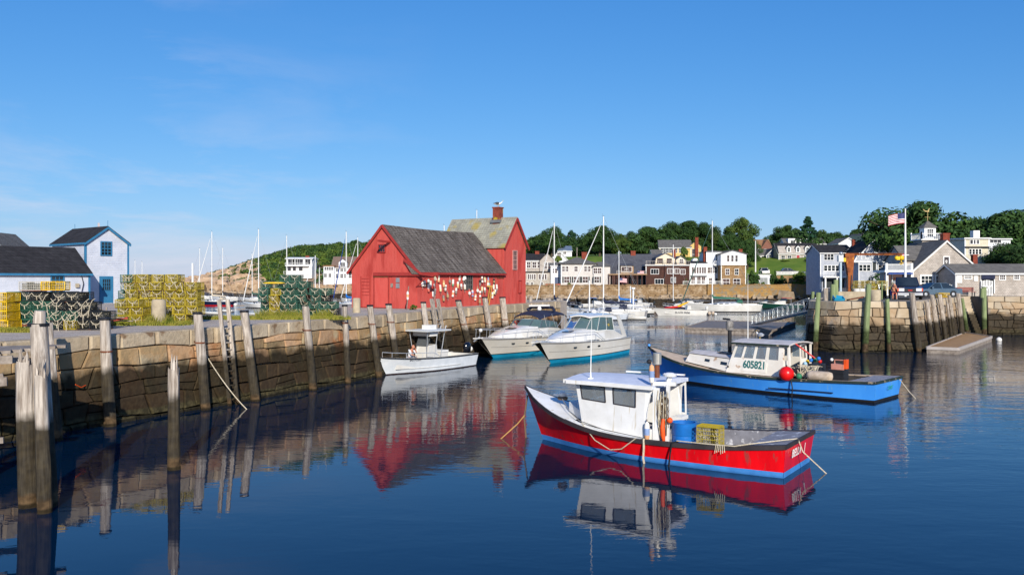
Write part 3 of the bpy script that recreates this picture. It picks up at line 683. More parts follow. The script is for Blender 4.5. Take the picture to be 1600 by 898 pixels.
tufts('wharf_weeds', [(pd(px,46.9), 46.9, wz(47), .35) for px in (409,424,440,452,466,500,512)]+[(pd(px,41), 41.1, wz(41), .3) for px in (186,196,236,262)], GT, 130, .5, 2)
# ================================================================ buildings
CLAPW = mat('white_clapboard', 'e4e6ea', 'd2d5da', scale=1.5, rough=.6, brick=(4, .16, .05, .02), rnd=.02)
CLAPB = mat('pale_blue_shingle', 'cdd1da', 'bdc3cf', scale=1.5, rough=.7, brick=(2.5, .15, .06, .02))
SHGREY = mat('grey_cedar_shingle', 'c8beb3', 'b0a69b', scale=1.2, rough=.85, brick=(.25, .16, .22, .02), spec=.2)
SHBLUE = mat('blue_grey_shingle', 'bcc0c8', 'a9aeb8', scale=1.2, rough=.8, brick=(.3, .18, .12, .02), spec=.2)
SHBROWN = mat('brown_stained_siding', '553328', '43271f', scale=1.2, rough=.8, brick=(1.5, .2, .25, .02))
STUCCO = mat('cream_stucco', 'e6d8c0', 'd8c8ac', scale=.6, rough=.9)
YELW = mat('yellow_clapboard', 'e0bd72', 'd4b066', scale=1, rough=.6, brick=(4, .18, .06, .02))
STONEH = mat('fieldstone_wall', 'b59c78', '8d7252', scale=1.6, rough=.9, brick=(.5, .3, .3, .04), third='a8855c')
PLAING = mat('greige_clapboard', 'cfc9c2', 'c4beb7', scale=.6, rough=.6, brick=(4, .17, .05, .02))
RFDARK = mat('dark_asphalt_roof', '3b3a3c', '2c2b2d', scale=1.5, rough=.9, brick=(.3, .22, .25, .02), spec=.2)
RFGREY = mat('grey_asphalt_roof', '77746f', '65625e', scale=1.5, rough=.9, brick=(.3, .22, .2, .02), spec=.2)
RFSLATE = mat('slate_roof', '5c5d63', '4b4c52', scale=.8, rough=.7, brick=(.35, .25, .2, .02))
RFTAN = mat('tan_roof', 'a37a55', '8d6848', scale=1, rough=.9, brick=(.3, .22, .2, .02))
RFCEDAR = mat('weathered_cedar_roof', '8f8a82', '7a766f', scale=1.4, rough=.9, brick=(.25, .2, .3, .03), spec=.2)
TRW = mat('white_trim', 'ecece8', 'e0e0dc', rough=.5)
BLUET = mat('blue_trim', '35789f', '2d6b90', scale=3, rough=.5)
SHUT = mat('dark_shutter', '2c3436', '252c2e', rough=.7)
_wc = {}
def win_mesh(w, h, nx, ny, f):
    k = (round(w,2), round(h,2), nx, ny)
    if k not in _wc:
        g = M(); d = .07
        g.box(-w/2-f,-d,-f,w/2+f,0,0).box(-w/2-f,-d,h,w/2+f,0,h+f).box(-w/2-f,-d,0,-w/2,0,h).box(w/2,-d,0,w/2+f,0,h)
        mm = min(.05, w*.05)
        for i in range(1, nx): x = -w/2+w*i/nx; g.box(x-mm/2,-d+.02,0,x+mm/2,-.01,h)
        for j in range(1, ny): z = h*j/ny; mj = mm*1.6 if j*2 == ny else mm; g.box(-w/2,-d+.025,z-mj/2,w/2,-.012,z+mj/2)
        _wc[k] = (g, M().box(-w/2,-.02,0,w/2,.02,h).mesh('pane', DARKGLASS), {})
    return _wc[k]
def window(parent, x, y, z, w, h, nx=2, ny=2, fm=TRW, rz=0, f=.09, name='window', pane=None, shutters=None):
    g, pm, cache = win_mesh(w, h, nx, ny, f)
    if fm.name not in cache: cache[fm.name] = g.mesh('window_frame', fm)
    o = obj(name, cache[fm.name], parent, (x,y,z), (0,0,rz)); p = obj('pane', pm, o)
    if shutters:
        for s in (-1, 1):
            M().box(s*(w/2+f+.17)-.16,-.05,-.02,s*(w/2+f+.17)+.16,0,h+.02).build('shutter', shutters, o)
    return o
class House:
    """local frame: x to the right, y away from the viewer, z up; origin at the middle of the front foot"""
    def __init__(s, name, label, cat, x, y, z, w, d, eave, ridge, axis='x', wall=CLAPW, roof=RFGREY, trim=TRW, rz=0, over=.25, group=None, foot=1.5, hip=0, rt=.14, wname='wall'):
        s.t = thing(name, label, cat, (x,y,z), rz, group); s.w, s.d, s.e, s.r, s.axis = w, d, eave, ridge, axis; s.trim = trim; W = w/2; o = over
        g = M()
        if hip: g.box(-W,0,-foot,W,d,eave)
        elif axis == 'x': g.prism([(-W,0,-foot),(-W,0,eave),(-W,d/2,ridge),(-W,d,eave),(-W,d,-foot)][::-1], (w,0,0))
        else: g.prism([(-W,0,-foot),(W,0,-foot),(W,0,eave),(0,0,ridge),(-W,0,eave)], (0,d,0))
        g.build(wname, wall, s.t); g = M(); tr = M()
        if hip:
            k = min(W, d/2)*hip; P = [(-W-o,-o,eave),(W+o,-o,eave),(W+o,d+o,eave),(-W-o,d+o,eave)]; R = [(-W+k,d/2,ridge),(W-k,d/2,ridge)]
            g.add(P+R+[(p[0],p[1],p[2]-.12) for p in P], [(0,1,5,4),(1,2,5),(2,3,4,5),(3,0,4),(9,8,7,6),(0,6,7,1),(1,7,8,2),(2,8,9,3),(3,9,6,0)])
        elif axis == 'x':
            sl = (ridge-eave)/(d/2); e2 = eave-sl*o
            for yy, sg in ((-o,1),(d+o,-1)):
                g.prism([(-W-o,yy,e2+.02),(-W-o,d/2,ridge+.02),(-W-o,d/2,ridge+rt),(-W-o,yy,e2+rt)], (w+2*o,0,0))
                tr.box(-W-o-.01, yy-.05 if sg > 0 else yy, e2-.06, W+o+.01, yy if sg > 0 else yy+.05, e2+.1)
            for xx in (-W-o-.03, W+o-.01):
                for yy in (-o, d+o): tr.prism([(xx,yy,e2-.12),(xx,d/2,ridge-.1),(xx,d/2,ridge+.06),(xx,yy,e2+.04)], (.04,0,0))
        else:
            sl = (ridge-eave)/W; e2 = eave-sl*o
            for xx in (-W-o, W+o):
                g.prism([(xx,-o,e2+.02),(0,-o,ridge+.02),(0,-o,ridge+rt),(xx,-o,e2+rt)], (0,d+2*o,0))
                tr.prism([(xx,-o-.04,e2-.14),(0,-o-.04,ridge-.12),(0,-o-.04,ridge+.07),(xx,-o-.04,e2+.05)], (0,.05,0))
                tr.box(min(xx,xx*1.003)-.03,-o-.02,e2-.06,max(xx,xx*1.003)+.03,d+o,e2+.1)
        g.build('roof', roof, s.t)
        for xx in (-W, W): tr.box(xx-.08,-.03,-foot*.2,xx+.08,.1,eave-.05)
        tr.build('trim', trim, s.t)
    def win(s, u, z, w=.9, h=1.4, nx=2, ny=2, face='F', **k):
        if face == 'F': return window(s.t, u, 0, z, w, h, nx, ny, k.pop('fm', s.trim), 0, **k)
        if face == 'L': return window(s.t, -s.w/2, u, z, w, h, nx, ny, k.pop('fm', s.trim), -pi/2, **k)
        if face == 'R': return window(s.t, s.w/2, u, z, w, h, nx, ny, k.pop('fm', s.trim), pi/2, **k)
    def door(s, u, z=0, w=1, h=2.1, m=SHUT, fm=None, y=0):
        g = M().box(u-w/2-.1,y-.06,z,u-w/2,y,z+h+.1).box(u+w/2,y-.06,z,u+w/2+.1,y,z+h+.1).box(u-w/2,y-.06,z+h,u+w/2,y,z+h+.1)
        f = g.build('door_frame', fm or s.trim, s.t); M().box(u-w/2,y-.03,z,u+w/2,y+.01,z+h).build('door', m, f)
    def chimney(s, x, y, z0, z1, w=.8, m=BRICK):
        M().box(x-w/2,y-w/2,z0,x+w/2,y+w/2,z1-.15).box(x-w/2-.06,y-w/2-.06,z1-.15,x+w/2+.06,y+w/2+.06,z1).build('chimney', m, s.t)
    def railing(s, x0, x1, y, z, h=.9, m=TRW, y1=None, st=.22):
        g = M(); y1 = y if y1 is None else y1; n = max(2, int(hypot(x1-x0, y1-y)/st))
        g.beam((x0,y,z+h),(x1,y1,z+h),.08,.07).beam((x0,y,z+.12),(x1,y1,z+.12),.06,.06)
        for i in range(n+1):
            t = i/n; q = .1 if i%8 == 0 else .04; g.beam((x0+(x1-x0)*t,y+(y1-y)*t,z),(x0+(x1-x0)*t,y+(y1-y)*t,z+h+(.08 if q > .05 else 0)),q)
        return g.build('railing', m, s.t)
    def gable(s, u, y0, z, w, h, hr, m, roof, win=True, depth=2.5, nx=2, fm=None):
        "gabled dormer or wing standing out of the front"
        g = M().prism([(u-w/2,y0,z),(u+w/2,y0,z),(u+w/2,y0,z+h),(u,y0,z+hr),(u-w/2,y0,z+h)], (0,depth,0)).build('dormer', m, s.t)
        r = M()
        for sg in (-1, 1): r.prism([(u+sg*(w/2+.12),y0-.12,z+h-.12),(u,y0-.12,z+hr+.02),(u,y0-.12,z+hr+.12),(u+sg*(w/2+.12),y0-.12,z+h)], (0,depth,0))
        r.build('dormer_roof', roof, g)
        if win: window(g, u, y0, z+.25, w*.55, h*.75, nx, 2, fm or TRW, 0, f=.07)
        return g
# ---------------------------------------------------------------- red fishing shack
REDW = mat('red_barn_boards', 'be4941', 'aa3e37', scale=1.2, stretch=(1,1,.25), rough=.8, rnd=.05, spec=.2, third='c4554c', bump=.006, bscale=8)
REDT = mat('red_barn_trim', 'a2342e', '8f2c27', scale=2, rough=.7)
CEDR = mat('old_shingle_roof', '8a827a', '5c554f', scale=1.3, stretch=(3.5,.45,.45), coord='O', rough=.92, rnd=0, third='746c65', brick=(.22, .16, .28, .015), speck=('9a948b', 5, .66), bump=.03, spec=.12)
LICH = mat('lichen_shingle_roof', 'b0ae9c', '98968a', scale=1.1, rough=.9, brick=(.25, .17, .2, .02), speck=('a3945a', .6, .57), bump=.02, spec=.12)
BZ = 3.56
bdir = Vector((.5,.866)); gdir = Vector((-.866,.5)); CRN = Vector((-6.73,61.0))
# local frame: origin at the near corner, x along the long wall with the buoys (away, to the right), y to the left along the gable end
barn = thing('red_fishing_shack', 'red board fishing shack on the wharf hung with buoys, grey shingle roof and brick chimney', 'shack', (CRN.x, CRN.y, BZ), atan2(.866,.5))
GWd, BL, EV, RG = 5.9, 12.0, 2.86, 5.98
def boards(name, parent, p0, d, n, length, top, z0=0, bw=.24, m=REDW, seed=0, gap=.012):
    rr = random.Random(seed); g = M(); k = 0.
    d = Vector(d); n = Vector(n)
    while k < length-.01:
        w_ = min(bw*rr.uniform(.85,1.15), length-k); o_ = .03+rr.uniform(0,.014); a = Vector(p0)+d*(k+gap/2); b = Vector(p0)+d*(k+w_-gap/2)
        za, zb = top(k), top(k+w_); mid = None
        P = [(a.x,a.y,z0),(b.x,b.y,z0),(b.x,b.y,zb),(a.x,a.y,za)]
        g.prism(P if True else P, tuple(n*o_)); k += w_
    return tag(g.build(name, m, parent), kind='stuff')
body = M(); body.prism([(0,0,-.3),(0,GWd,-.3),(0,GWd,EV),(0,GWd/2,RG-.2),(0,0,EV-.0)][::-1], (BL,0,0)); body.build('wall', REDW, barn)
topg = lambda y: EV+(RG-EV)*(1-abs(y-GWd/2)/(GWd/2))-.02
boards('wall_boards', barn, (0,0,0), (0,1,0), (-1,0,0), GWd, topg, seed=1)
boards('wall_boards', barn, (0,0,0), (1,0,0), (0,-1,0), BL, lambda k: EV-.02, seed=2)
# roof with slight sag
r = M(); sl = (RG-EV)/(GWd/2); ov = .32
for sg in (0, 1):
    rows = []
    for i in range(13):
        x = -.18+(BL+.18)*i/12; sag = -.10*sin(pi*i/12); y = -ov if sg == 0 else GWd+ov
        a = Vector((x, y, EV-sl*ov+.04)); b = Vector((x, GWd/2, RG+.05+sag)); rows.append([a, a.lerp(b,.33)+Vector((0,0,sag*.4-.02)), a.lerp(b,.66)+Vector((0,0,sag*.7-.02)), b])
    r.grid(rows if sg else rows[::-1]); up = [[p+Vector((0,0,-.1)) for p in q] for q in rows]; r.grid(up if not sg else up[::-1])
    r.grid([[p for p in rows[0]], [p for p in up[0]]]); r.grid([[q[0] for q in rows],[q[0] for q in up]])
rf = r.build('roof', CEDR, barn)
# shingle butts: raised courses so that the roof is not one sheet
cs = M(); rr = random.Random(3); sh_v = Vector((0, GWd/2+ov, RG-EV+sl*ov)); ln = sh_v.length; nc = int(ln/.19); nrm = Vector((0,-(RG-EV),GWd/2)).normalized()
for c in range(nc):
    t0 = c/nc; x = -.2; 
    while x < BL:
        w_ = rr.uniform(.35,.7); x1_ = min(BL, x+w_); sag = -.10*sin(pi*(x+.2)/(BL+.2)); lift = rr.uniform(.012,.04)
        a = Vector((x+.01,-ov,EV-sl*ov+.05))+sh_v*t0; b = a+sh_v*(1/nc); k = Vector((0,0,sag*(t0*1.0)))
        dx = Vector((x1_-x-.02,0,0)); cs.add([a+k+nrm*lift, a+dx+k+nrm*lift, b+dx+k+nrm*.004, b+k+nrm*.004, a+k, a+dx+k], [(0,1,2,3),(4,5,1,0)]); x = x1_
tag(cs.build('roof_shingles', CEDR, rf), kind='stuff')
tr = M()
for y0, y1, za, zb in ((-ov,GWd/2,EV-sl*ov,RG),(GWd+ov,GWd/2,EV-sl*ov,RG)): tr.beam((-.2,y0,za-.03),(-.2,y1,zb-.03),.06,.17)
tr.beam((0,-.33,EV-sl*ov-.04),(BL,-.33,EV-sl*ov-.04),.05,.14)
tr.build('rake_trim', REDT, barn)
# flared end piece of the near roof edge and the sliding door track that runs past the corner
M().prism([(-.34,.9,EV+.72),(-.34,-.55,EV-.30),(-.34,-1.65,EV-.50),(-.34,-1.65,EV-.60),(-.34,-.5,EV-.46),(-.34,.9,EV+.50)], (.1,0,0)).build('flared_rake_board', REDT, barn)
M().prism([(-.3,.9,EV+.52),(-.3,-.5,EV-.44),(-.3,.2,EV-.40)], (.25,0,0)).build('eave_return', CEDR, barn)
M().beam((-.16,3.75,EV-.42),(-.16,-2.0,EV-.42),.1,.24).beam((-.16,-1.9,EV-.3),(-.16,-1.9,EV-.75),.08).build('door_track', REDT, barn)
M().beam((-.12,-.06,EV-1.3),(-.12,-1.1,EV-.5),.07).build('track_brace', REDT, barn)
d = M().box(-.11,2.5,.05,-.06,3.7,2.25).build('sliding_door', REDW, barn); M().box(-.13,2.45,2.2,-.06,3.8,2.3).build('door_head', IRON, d)
d = M().box(-.095,4.15,.05,-.06,4.95,2.3).build('shutter_door', REDW, barn); g = M()
for k in range(6): g.box(-.115,4.2,.9+k*.24,-.095,4.9,.94+k*.24)
g.box(-.12,4.1,.05,-.09,4.16,2.3).box(-.12,4.94,.05,-.09,5.0,2.3); g.build('batten', REDT, d)
for px_ in (2.42, 3.78): M().box(-.105,px_-.03,.0,-.06,px_+.03,2.4).build('jamb', REDT, barn)
window(barn, -.05, 3.05, 4.05, .55, .5, 3, 2, REDT, -pi/2, f=.06); M().beam((-.05,2.35,4.75),(-1.35,2.35,4.8),.17,.13).build('hoist_beam', REDT, barn)
window(barn, 6.55, -.05, 1.32, 1.15, 1.02, 4, 3, mat('grey_window_frame','6f6862'), 0, f=.06)
d = M().box(11.05,-.08,.1,11.85,-.04,2.15).build('side_door', REDW, barn); M().box(10.95,-.14,2.16,11.9,-.04,2.24).build('door_head', IRON, d)
for k, yy in ((0,1.62),(1,1.62)): M().box(-.09,yy-.16+.0,1.45+k*.4,-.05,yy+.16,1.78+k*.4).build('notice', mat('grey_notice','8b8f92','74787c'), barn)
M().box(-.09,2.05,1.5,-.05,2.25,1.78).build('notice', TIMBER, barn)
# foundation stones under the long wall
g = M(); rr = random.Random(5)
for i in range(14): x = i*1.12; g.box(x,-.12-rr.random()*.06,-.28,x+1.08,.05,rr.uniform(.0,.07)-.02)
tag(g.build('foundation_stone', COPING, barn), kind='stuff')
# two storey tower: gable towards the water
TX0, TX1, TD, TE, TR_ = 12.02, 15.7, 6.2, 4.92, 7.22
tw = M().prism([(TX0,-.04,-.3),(TX1,-.04,-.3),(TX1,-.04,TE),((TX0+TX1)/2,-.04,TR_),(TX0,-.04,TE)], (0,TD,0)); tw.build('tower_wall', REDW, barn)
tm = (TX1-TX0)/2; boards('tower_boards', barn, (TX0,-.04,0), (1,0,0), (0,-1,0), TX1-TX0, lambda k: TE+(TR_-TE)*(1-abs(k-tm)/tm)-.02, seed=7)
boards('tower_boards', barn, (TX0,-.04,0), (0,1,0), (-1,0,0), TD, lambda k: TE-.02, z0=1.5, seed=8)
r = M(); mx_ = (TX0+TX1)/2; s2 = (TR_-TE)/tm; o2 = .22
for sg in (-1, 1):
    a = mx_+sg*(tm+o2); ze = TE-s2*o2
    r.prism([(a,-.3,ze+.02),(mx_,-.3,TR_+.02),(mx_,-.3,TR_+.12),(a,-.3,ze+.12)], (0,TD+.45,0))
rt_ = r.build('tower_roof', LICH, barn); cs = M(); V0 = Vector((tm+o2,0,TR_-TE+s2*o2)); nc = int(V0.length/.2); nn = Vector((-(TR_-TE),0,tm)).normalized()
for c in range(nc):
    y = -.3
    while y < TD+.15:
        w_ = rr.uniform(.35,.7); y1_ = min(TD+.15, y+w_); a = Vector((mx_-tm-o2, y+.01, TE-s2*o2+.125))+V0*(c/nc); b = a+V0/nc; dy = Vector((0,y1_-y-.02,0)); lf = rr.uniform(.01,.035)
        cs.add([a+nn*lf,a+dy+nn*lf,b+dy+nn*.003,b+nn*.003,a,a+dy],[(3,2,1,0),(0,1,5,4)]); y = y1_
tag(cs.build('roof_shingles', LICH, rt_), kind='stuff')
tr = M()
for sg in (-1, 1): tr.beam((mx_+sg*(tm+o2),-.32,TE-s2*o2-.02),(mx_,-.32,TR_-.02),.06,.18)
tr.build('rake_trim', REDT, barn)
window(barn, 13.75, -.09, 2.95, .6, 1.5, 2, 4, mat('pale_red_frame','c99a92'), 0, f=.07)
window(barn, 14.6, -.09, .95, .5, 1.0, 1, 1, REDT, 0, f=.05, pane=None).name = 'hatch'
for o_ in COL.objects:
    if o_.parent and o_.parent.name.startswith('hatch') and o_.name.startswith('pane'): o_.data = M().box(-.25,-.03,0,.25,.02,1).mesh('pane', REDW)
ch = M(); cx, cy = mx_-.12, 1.55; ch.box(cx-.36,cy-.3,TR_-.7,cx+.36,cy+.3,TR_+1.0); ch.box(cx-.41,cy-.35,TR_+.9,cx+.41,cy+.35,TR_+1.0)
ch = ch.build('chimney', mat('lichen_brick', '9a4a36', '7e3b2c', scale=3, rough=.9, brick=(.24,.085,.2,.012), speck=('b09a2c', 1.4, .56)), barn); M().box(cx-.5,cy-.45,TR_-.35,cx+.5,cy+.45,TR_-.1).build('flashing', mat('lead_flashing','6f7275'), ch)
def barn_pt(x, y, z): v = CRN+bdir*x+gdir*y; return (v.x, v.y, BZ+z)
# ---------------------------------------------------------------- buoys on the red wall
BCOL = {'white':'e8e4dc','cream':'e2dac4','orange':'dca678','yellow':'dfcf9c','green':'6fa585','blue':'8aa2cc','red':'c9685a','grey':'8b857d','aqua':'8fc4bc','black':'2c2c30','tan':'a58a66'}
def bmat(c): return mat('buoy_'+c, BCOL[c], rough=.7, scale=5)
def buoy(label, px, py, kind, cols, stick=True, ln=.42, tilt=0, at=None, name='lobster_buoy'):
    "px,py: centre of the buoy in the photograph, hung on the long wall"
    if at is None:
        # intersect with the wall plane
        k = (px-800)/F; s_ = (k*CRN.y-CRN.x)/(bdir.x-k*bdir.y); Y = CRN.y+bdir.y*s_; z = zh(py, Y)-BZ; loc = barn_pt(s_, -.16, z)
    else: loc = at
    t = thing(name, label, 'buoy', loc, group='buoys hung on the red shack', rot=(0, tilt, 0)); R = .085; h = ln
    prof = {'bullet': [(.02,-.5),(.75,-.42),(1,-.2),(1,.25),(.8,.42),(.15,.5)], 'cyl': [(.5,-.5),(1,-.46),(1,.44),(.6,.5)], 'cone': [(.9,-.5),(1.1,-.4),(.95,-.1),(.3,.4),(.1,.5)]}[kind]
    if kind == 'cone': R = .1
    n = len(cols); P = [(p[0]*R, p[1]*h) for p in prof]
    def rad(z):
        for (r0,z0),(r1,z1) in zip(P, P[1:]):
            if z0 <= z <= z1: return r0+(r1-r0)*(z-z0)/max(1e-6, z1-z0)
        return P[-1][0]
    for i, c in enumerate(cols):
        za = h*(.5-(i+1)/n); zb = h*(.5-i/n); zs = sorted({za, zb}|{z for _, z in P if za < z < zb}); M().lathe([(rad(z), z) for z in zs], 12).build('body' if i == 0 else 'band', bmat(c), t, smooth=40)
    if stick: M().tube([(0,0,-h*.5),(0,0,-h*.5-.22)], .018, 6).tube([(0,0,h*.5),(0,0,h*.5+.07)], .018, 6).build('spindle', TIMBER, t)
    return t
BL_ = [(72,220,'cone',['cream','white']),(107,230,'cyl',['white','grey']),(165,218,'cyl',['white','grey','white']),(167,310,'cyl',['white','red']),(199,232,'cyl',['cream','white']),(268,132,'cone',['tan','cream']),
 (325,155,'cyl',['grey','cream','orange']),(262,290,'cyl',['white','red','white']),(265,345,'cyl',['white','grey']),(238,392,'bullet',['white','white']),(352,300,'cyl',['white','cream','yellow']),(405,230,'cyl',['orange','yellow','orange']),
 (433,300,'cyl',['white','grey','white','grey']),(402,455,'cyl',['grey','tan']),(465,400,'cone',['grey','tan']),(500,170,'cone',['red','grey']),(549,215,'cyl',['white','white','green']),(549,385,'cyl',['white','orange','white']),
 (598,340,'cyl',['white','grey']),(625,250,'cyl',['white','yellow','orange']),(652,158,'cyl',['grey','white','grey']),(680,275,'cyl',['white','grey']),(718,135,'cone',['white','white']),(733,280,'bullet',['white','cream']),
 (805,355,'cone',['red','white']),(855,380,'cyl',['white','blue','red','blue']),(900,440,'cyl',['orange','white','orange','white']),(932,315,'cone',['tan','white']),(972,215,'cyl',['black','grey']),(972,390,'cyl',['white','red','white']),
 (1005,165,'cyl',['white','grey','white']),(1048,172,'bullet',['yellow','cream']),(1046,330,'cyl',['white','grey']),(1003,325,'cyl',['yellow','yellow','grey']),(1100,170,'cone',['blue','grey']),(1095,215,'cyl',['orange','white']),
 (1117,268,'cyl',['aqua','grey','tan']),(1190,200,'bullet',['black','tan','black']),(1185,280,'bullet',['cream','white']),(1233,290,'cyl',['white','white','grey']),(1208,360,'cyl',['white','grey']),(1165,410,'cyl',['white','yellow','white']),(1190,350,'cone',['orange','yellow']),(970,490,'cone',['tan','tan']),(735,120,'cone',['tan','white'])]
seen = {}
BL_.sort(key=lambda b: b[0])
for i, (cx, cy, kd, cs_) in enumerate(BL_):
    px = 650+cx/9.98; py = 420+cy/9.98; kdn = {'cyl':'cylindrical','cone':'conical','bullet':'bullet-shaped'}[kd]
    hgt_ = 'high' if cy < 240 else ('at mid height' if cy < 340 else 'low'); side = 'left of the wall window' if cx < 750 else ('under the window' if cx < 930 else 'right of the window')
    un = []; [un.append(c) for c in cs_ if c not in un]
    key = (kd, tuple(un), hgt_, side); seen[key] = seen.get(key, 0)+1
    nb = len(BL_); pos = f"{ORD[i]} from the left end" if i < 18 else (f"{ORD[nb-1-i]} from the right end" if nb-i <= 18 else f"{ORD[i-18]} past the middle")
    buoy(f"{' and '.join(un[:3])} {kdn} buoy {hgt_}, {pos}", px, py, kd, cs_, ln=.44+.06*(len(cs_) > 2), tilt=RND.uniform(-.12,.12), stick=kd != 'cyl' or i%2 == 0)
buoy('white and orange buoy on a tall stick leaning at the corner of the red wall', 0, 0, 'bullet', ['white','orange','white'], at=(pd(637,59.3),59.3,zh(462,59.3)), ln=.62)
g = M().tube([(pd(635.5,59.3),59.3,BZ),(pd(638.5,59.3),59.3,zh(447,59.3))], .03, 6); o = g.build('buoy_stick', TIMBER); tag(o, 'tall stick carrying the white and orange buoy at the red wall corner', 'pole')
o = M().tube([(pd(680,62),61.6,BZ),(pd(681,62),61.4,zh(434,62))], .035, 6).build('wall_pole', TIMBER); tag(o, 'thin vertical pole standing before the hanging buoys', 'pole')
t = thing('wooden_oar', 'pair of yellow crutch poles leaning under the wall buoys', 'poles', (0,0,0))
for px in (766, 769): M().beam((pd(px-5,69),68.3,BZ),(pd(px,69),68.9,BZ+1.55), .05).build('pole', mat('yellow_pole','c8a040'), t)
M().beam((pd(761,69),68.8,BZ+1.55),(pd(770,69),68.8,BZ+1.5),.09).build('crosspiece', mat('yellow_pole','c8a040'), t)
# gull on the chimney
def gull(label, loc, rz, s=1, m2=None):
    t = thing('gull', label, 'bird', loc, rz)
    g = M(); g.lathe([(.005,-.27),(.05,-.2),(.085,-.08),(.095,.04),(.07,.15),(.045,.19),(.055,.24),(.05,.29),(.01,.33)], 12, (0,0,.22), 'x'); 
    g.v = [(x*s, y*s, (z+(max(0, x-.12)*.75))*s) for x, y, z in g.v]; g.build('body', mat('gull_white','e8e6e0'), t, smooth=60)
    wg = M().lathe([(.002,-.36),(.03,-.25),(.095,-.1),(.10,.03),(.02,.12)], 10, (0,.0,.255), 'x'); wg.v = [(x*s, y*s*1.35, z*s) for x, y, z in wg.v]; wg.build('wings', m2 or mat('gull_back','3b3d42'), t, smooth=60)
    M().tube([(.32*s,0,.46*s),(.40*s,0,.43*s)], [.016*s,.005*s], 6).build('beak', YELP, t); 
    for yy in (-.03,.03): M().tube([(.02*s,yy*s,.15*s),(.02*s,yy*s,0)], .008*s, 5).build('leg', YELP, t)
    return t
p = barn_pt(mx_-.12, 1.55, TR_+1.0); gull('dark-backed gull standing on the brick chimney of the red shack', p, .2, 1.25)
# small bush at the wall foot
# ---------------------------------------------------------------- blue-trimmed white shed and cottage at the left
H = House('fish_shed', 'two-storey pale shingled shed with blue trim and a blue door', 'shed', -34.2, 73.0, 3.75, 3.6, 6.4, 4.95, 6.25, 'y', CLAPB, RFDARK, BLUET, rz=.88, over=.16)
H.win(-.1, 3.95, .8, 1.05, 3, 4, f=.09); H.door(-.1, -.1, .95, 2.15, BLUET, BLUET)
window(H.t, -.1, -.035, 1.0, .62, .9, 4, 3, BLUET, 0, f=.02, name='door_light')
for x in (-1.8, 1.8): M().box(x-.07,-.05,0,x+.07,.02,4.9).build('corner_board', BLUET, H.t)
M().tube([(0,-.1,6.4),(0,-.1,6.85)],.02,5).build('finial', BLUET, H.t); M().tube([(0,6.1,6.4),(0,6.1,6.8)],.02,5).build('finial', BLUET, H.t)
M().beam((0.3,2.2,6.2),(.3,2.2,6.75),.12).build('vent_pipe', mat('pale_pipe','d8c8c4'), H.t)
H = House('fish_cottage', 'long low pale shingled cottage with dark roof and one blue-framed window', 'cottage', -37.7, 64.4, 3.7, 12.2, 6, 2.42, 4.4, 'x', CLAPB, RFDARK, BLUET, rz=.88, over=.2)
H.win(3.65, .98, .85, 1.2, 3, 4, f=.09); 
for a, b in (((5.4,-.12,2.4),(5.6,-.12,1.6)),((5.6,-.12,1.6),(5.45,-.12,.9)),((5.2,-.12,2.3),(6.0,-.12,2.2))): M().tube([a, b], .03, 5).build('cable', BLACK, H.t)
M().box(5.0,-.2,1.3,5.25,-.04,1.6).build('meter_box', CONC, H.t)
M().tube([(-.2,3.4,4.5),(-.2,3.4,5.25)], .1, 8).tube([(-.2,3.4,5.2),(.25,3.4,5.1)], .07, 6).build('vent_pipe', TRW, H.t)
H = House('fish_cottage', 'grey shingled roof peak just in view behind the long low cottage', 'cottage', pd(-22,86), 86, 3.7, 7, 6, 3.4, 6.6, 'y', CLAPB, RFGREY, BLUET, rz=.1)
# ================================================================ houses across the harbour
def fz(py, Y): return zh(py, Y)
def hp(px0, px1, Y): return pd((px0+px1)/2, Y), pd(px1, Y)-pd(px0, Y)
GQ = 4.2
def FH(name, label, px0, px1, Y, eave, ridge, base=None, d=8, **k):
    x, w_ = hp(px0, px1, Y); b = fz(base, Y) if base else GQ
    return House(name, label, 'house', x, Y, b, w_, d, fz(eave, Y)-b, fz(ridge, Y)-b, **k)
def U(H, px, Y): return pd(px, Y)-H.t.location.x
# grey shingled house just right of the red shack
Y = 206; H = FH('shingled_house', 'grey shingled house with dark roof just right of the red tower', 822, 850, Y, 407, 396, wall=SHGREY, roof=RFDARK)
for px in (826, 835, 843): H.win(U(H,px,Y), 4.3, .9, 1.3)
H.gable(U(H,855,Y), -.6, 0, 3.6, 5.9, 7.7, SHGREY, RFDARK, False, 7); H.win(U(H,851.6,Y), 4.2, .9, 1.4, y=0) if False else window(H.t, U(H,853,Y), -.6, 4.0, .8, 1.5); window(H.t, U(H,858,Y), -.6, 4.0, .8, 1.5)
g = M().box(U(H,820,Y),-2.2,-.5,U(H,860,Y),-.62,3.1); g.build('sunroom', SHGREY, H.t); M().box(U(H,819,Y),-2.4,3.1,U(H,861,Y),-.62,3.35).build('sunroom_roof', RFDARK, H.t)
for px in (826,829,832,835,843,848,852): window(H.t, U(H,px,Y), -2.2, 1.5, .42, 1.2, 1, 1)
for px in (824,831,846): window(H.t, U(H,px,Y), -2.2, -.05, .6, .8, 1, 2)
H.chimney(U(H,840,Y), 4, 7.0, fz(391.5,Y)-GQ, 1.0)
Y = 240; H = FH('gabled_house', 'small white gabled house half hidden behind the greige house', 859, 888, Y, 407, 392, base=418, axis='y', wall=CLAPW, roof=RFGREY)
H.win(0, 2.9, 1.0, 1.2); Y = 260; H = FH('gabled_house', 'blue-grey roof of a house among the trees above the white gable', 872, 893, Y, 392, 384, base=402, wall=CLAPW, roof=mat('blue_grey_roof','6c7c92','5c6c80')); H.win(0, 1, .9, 1)
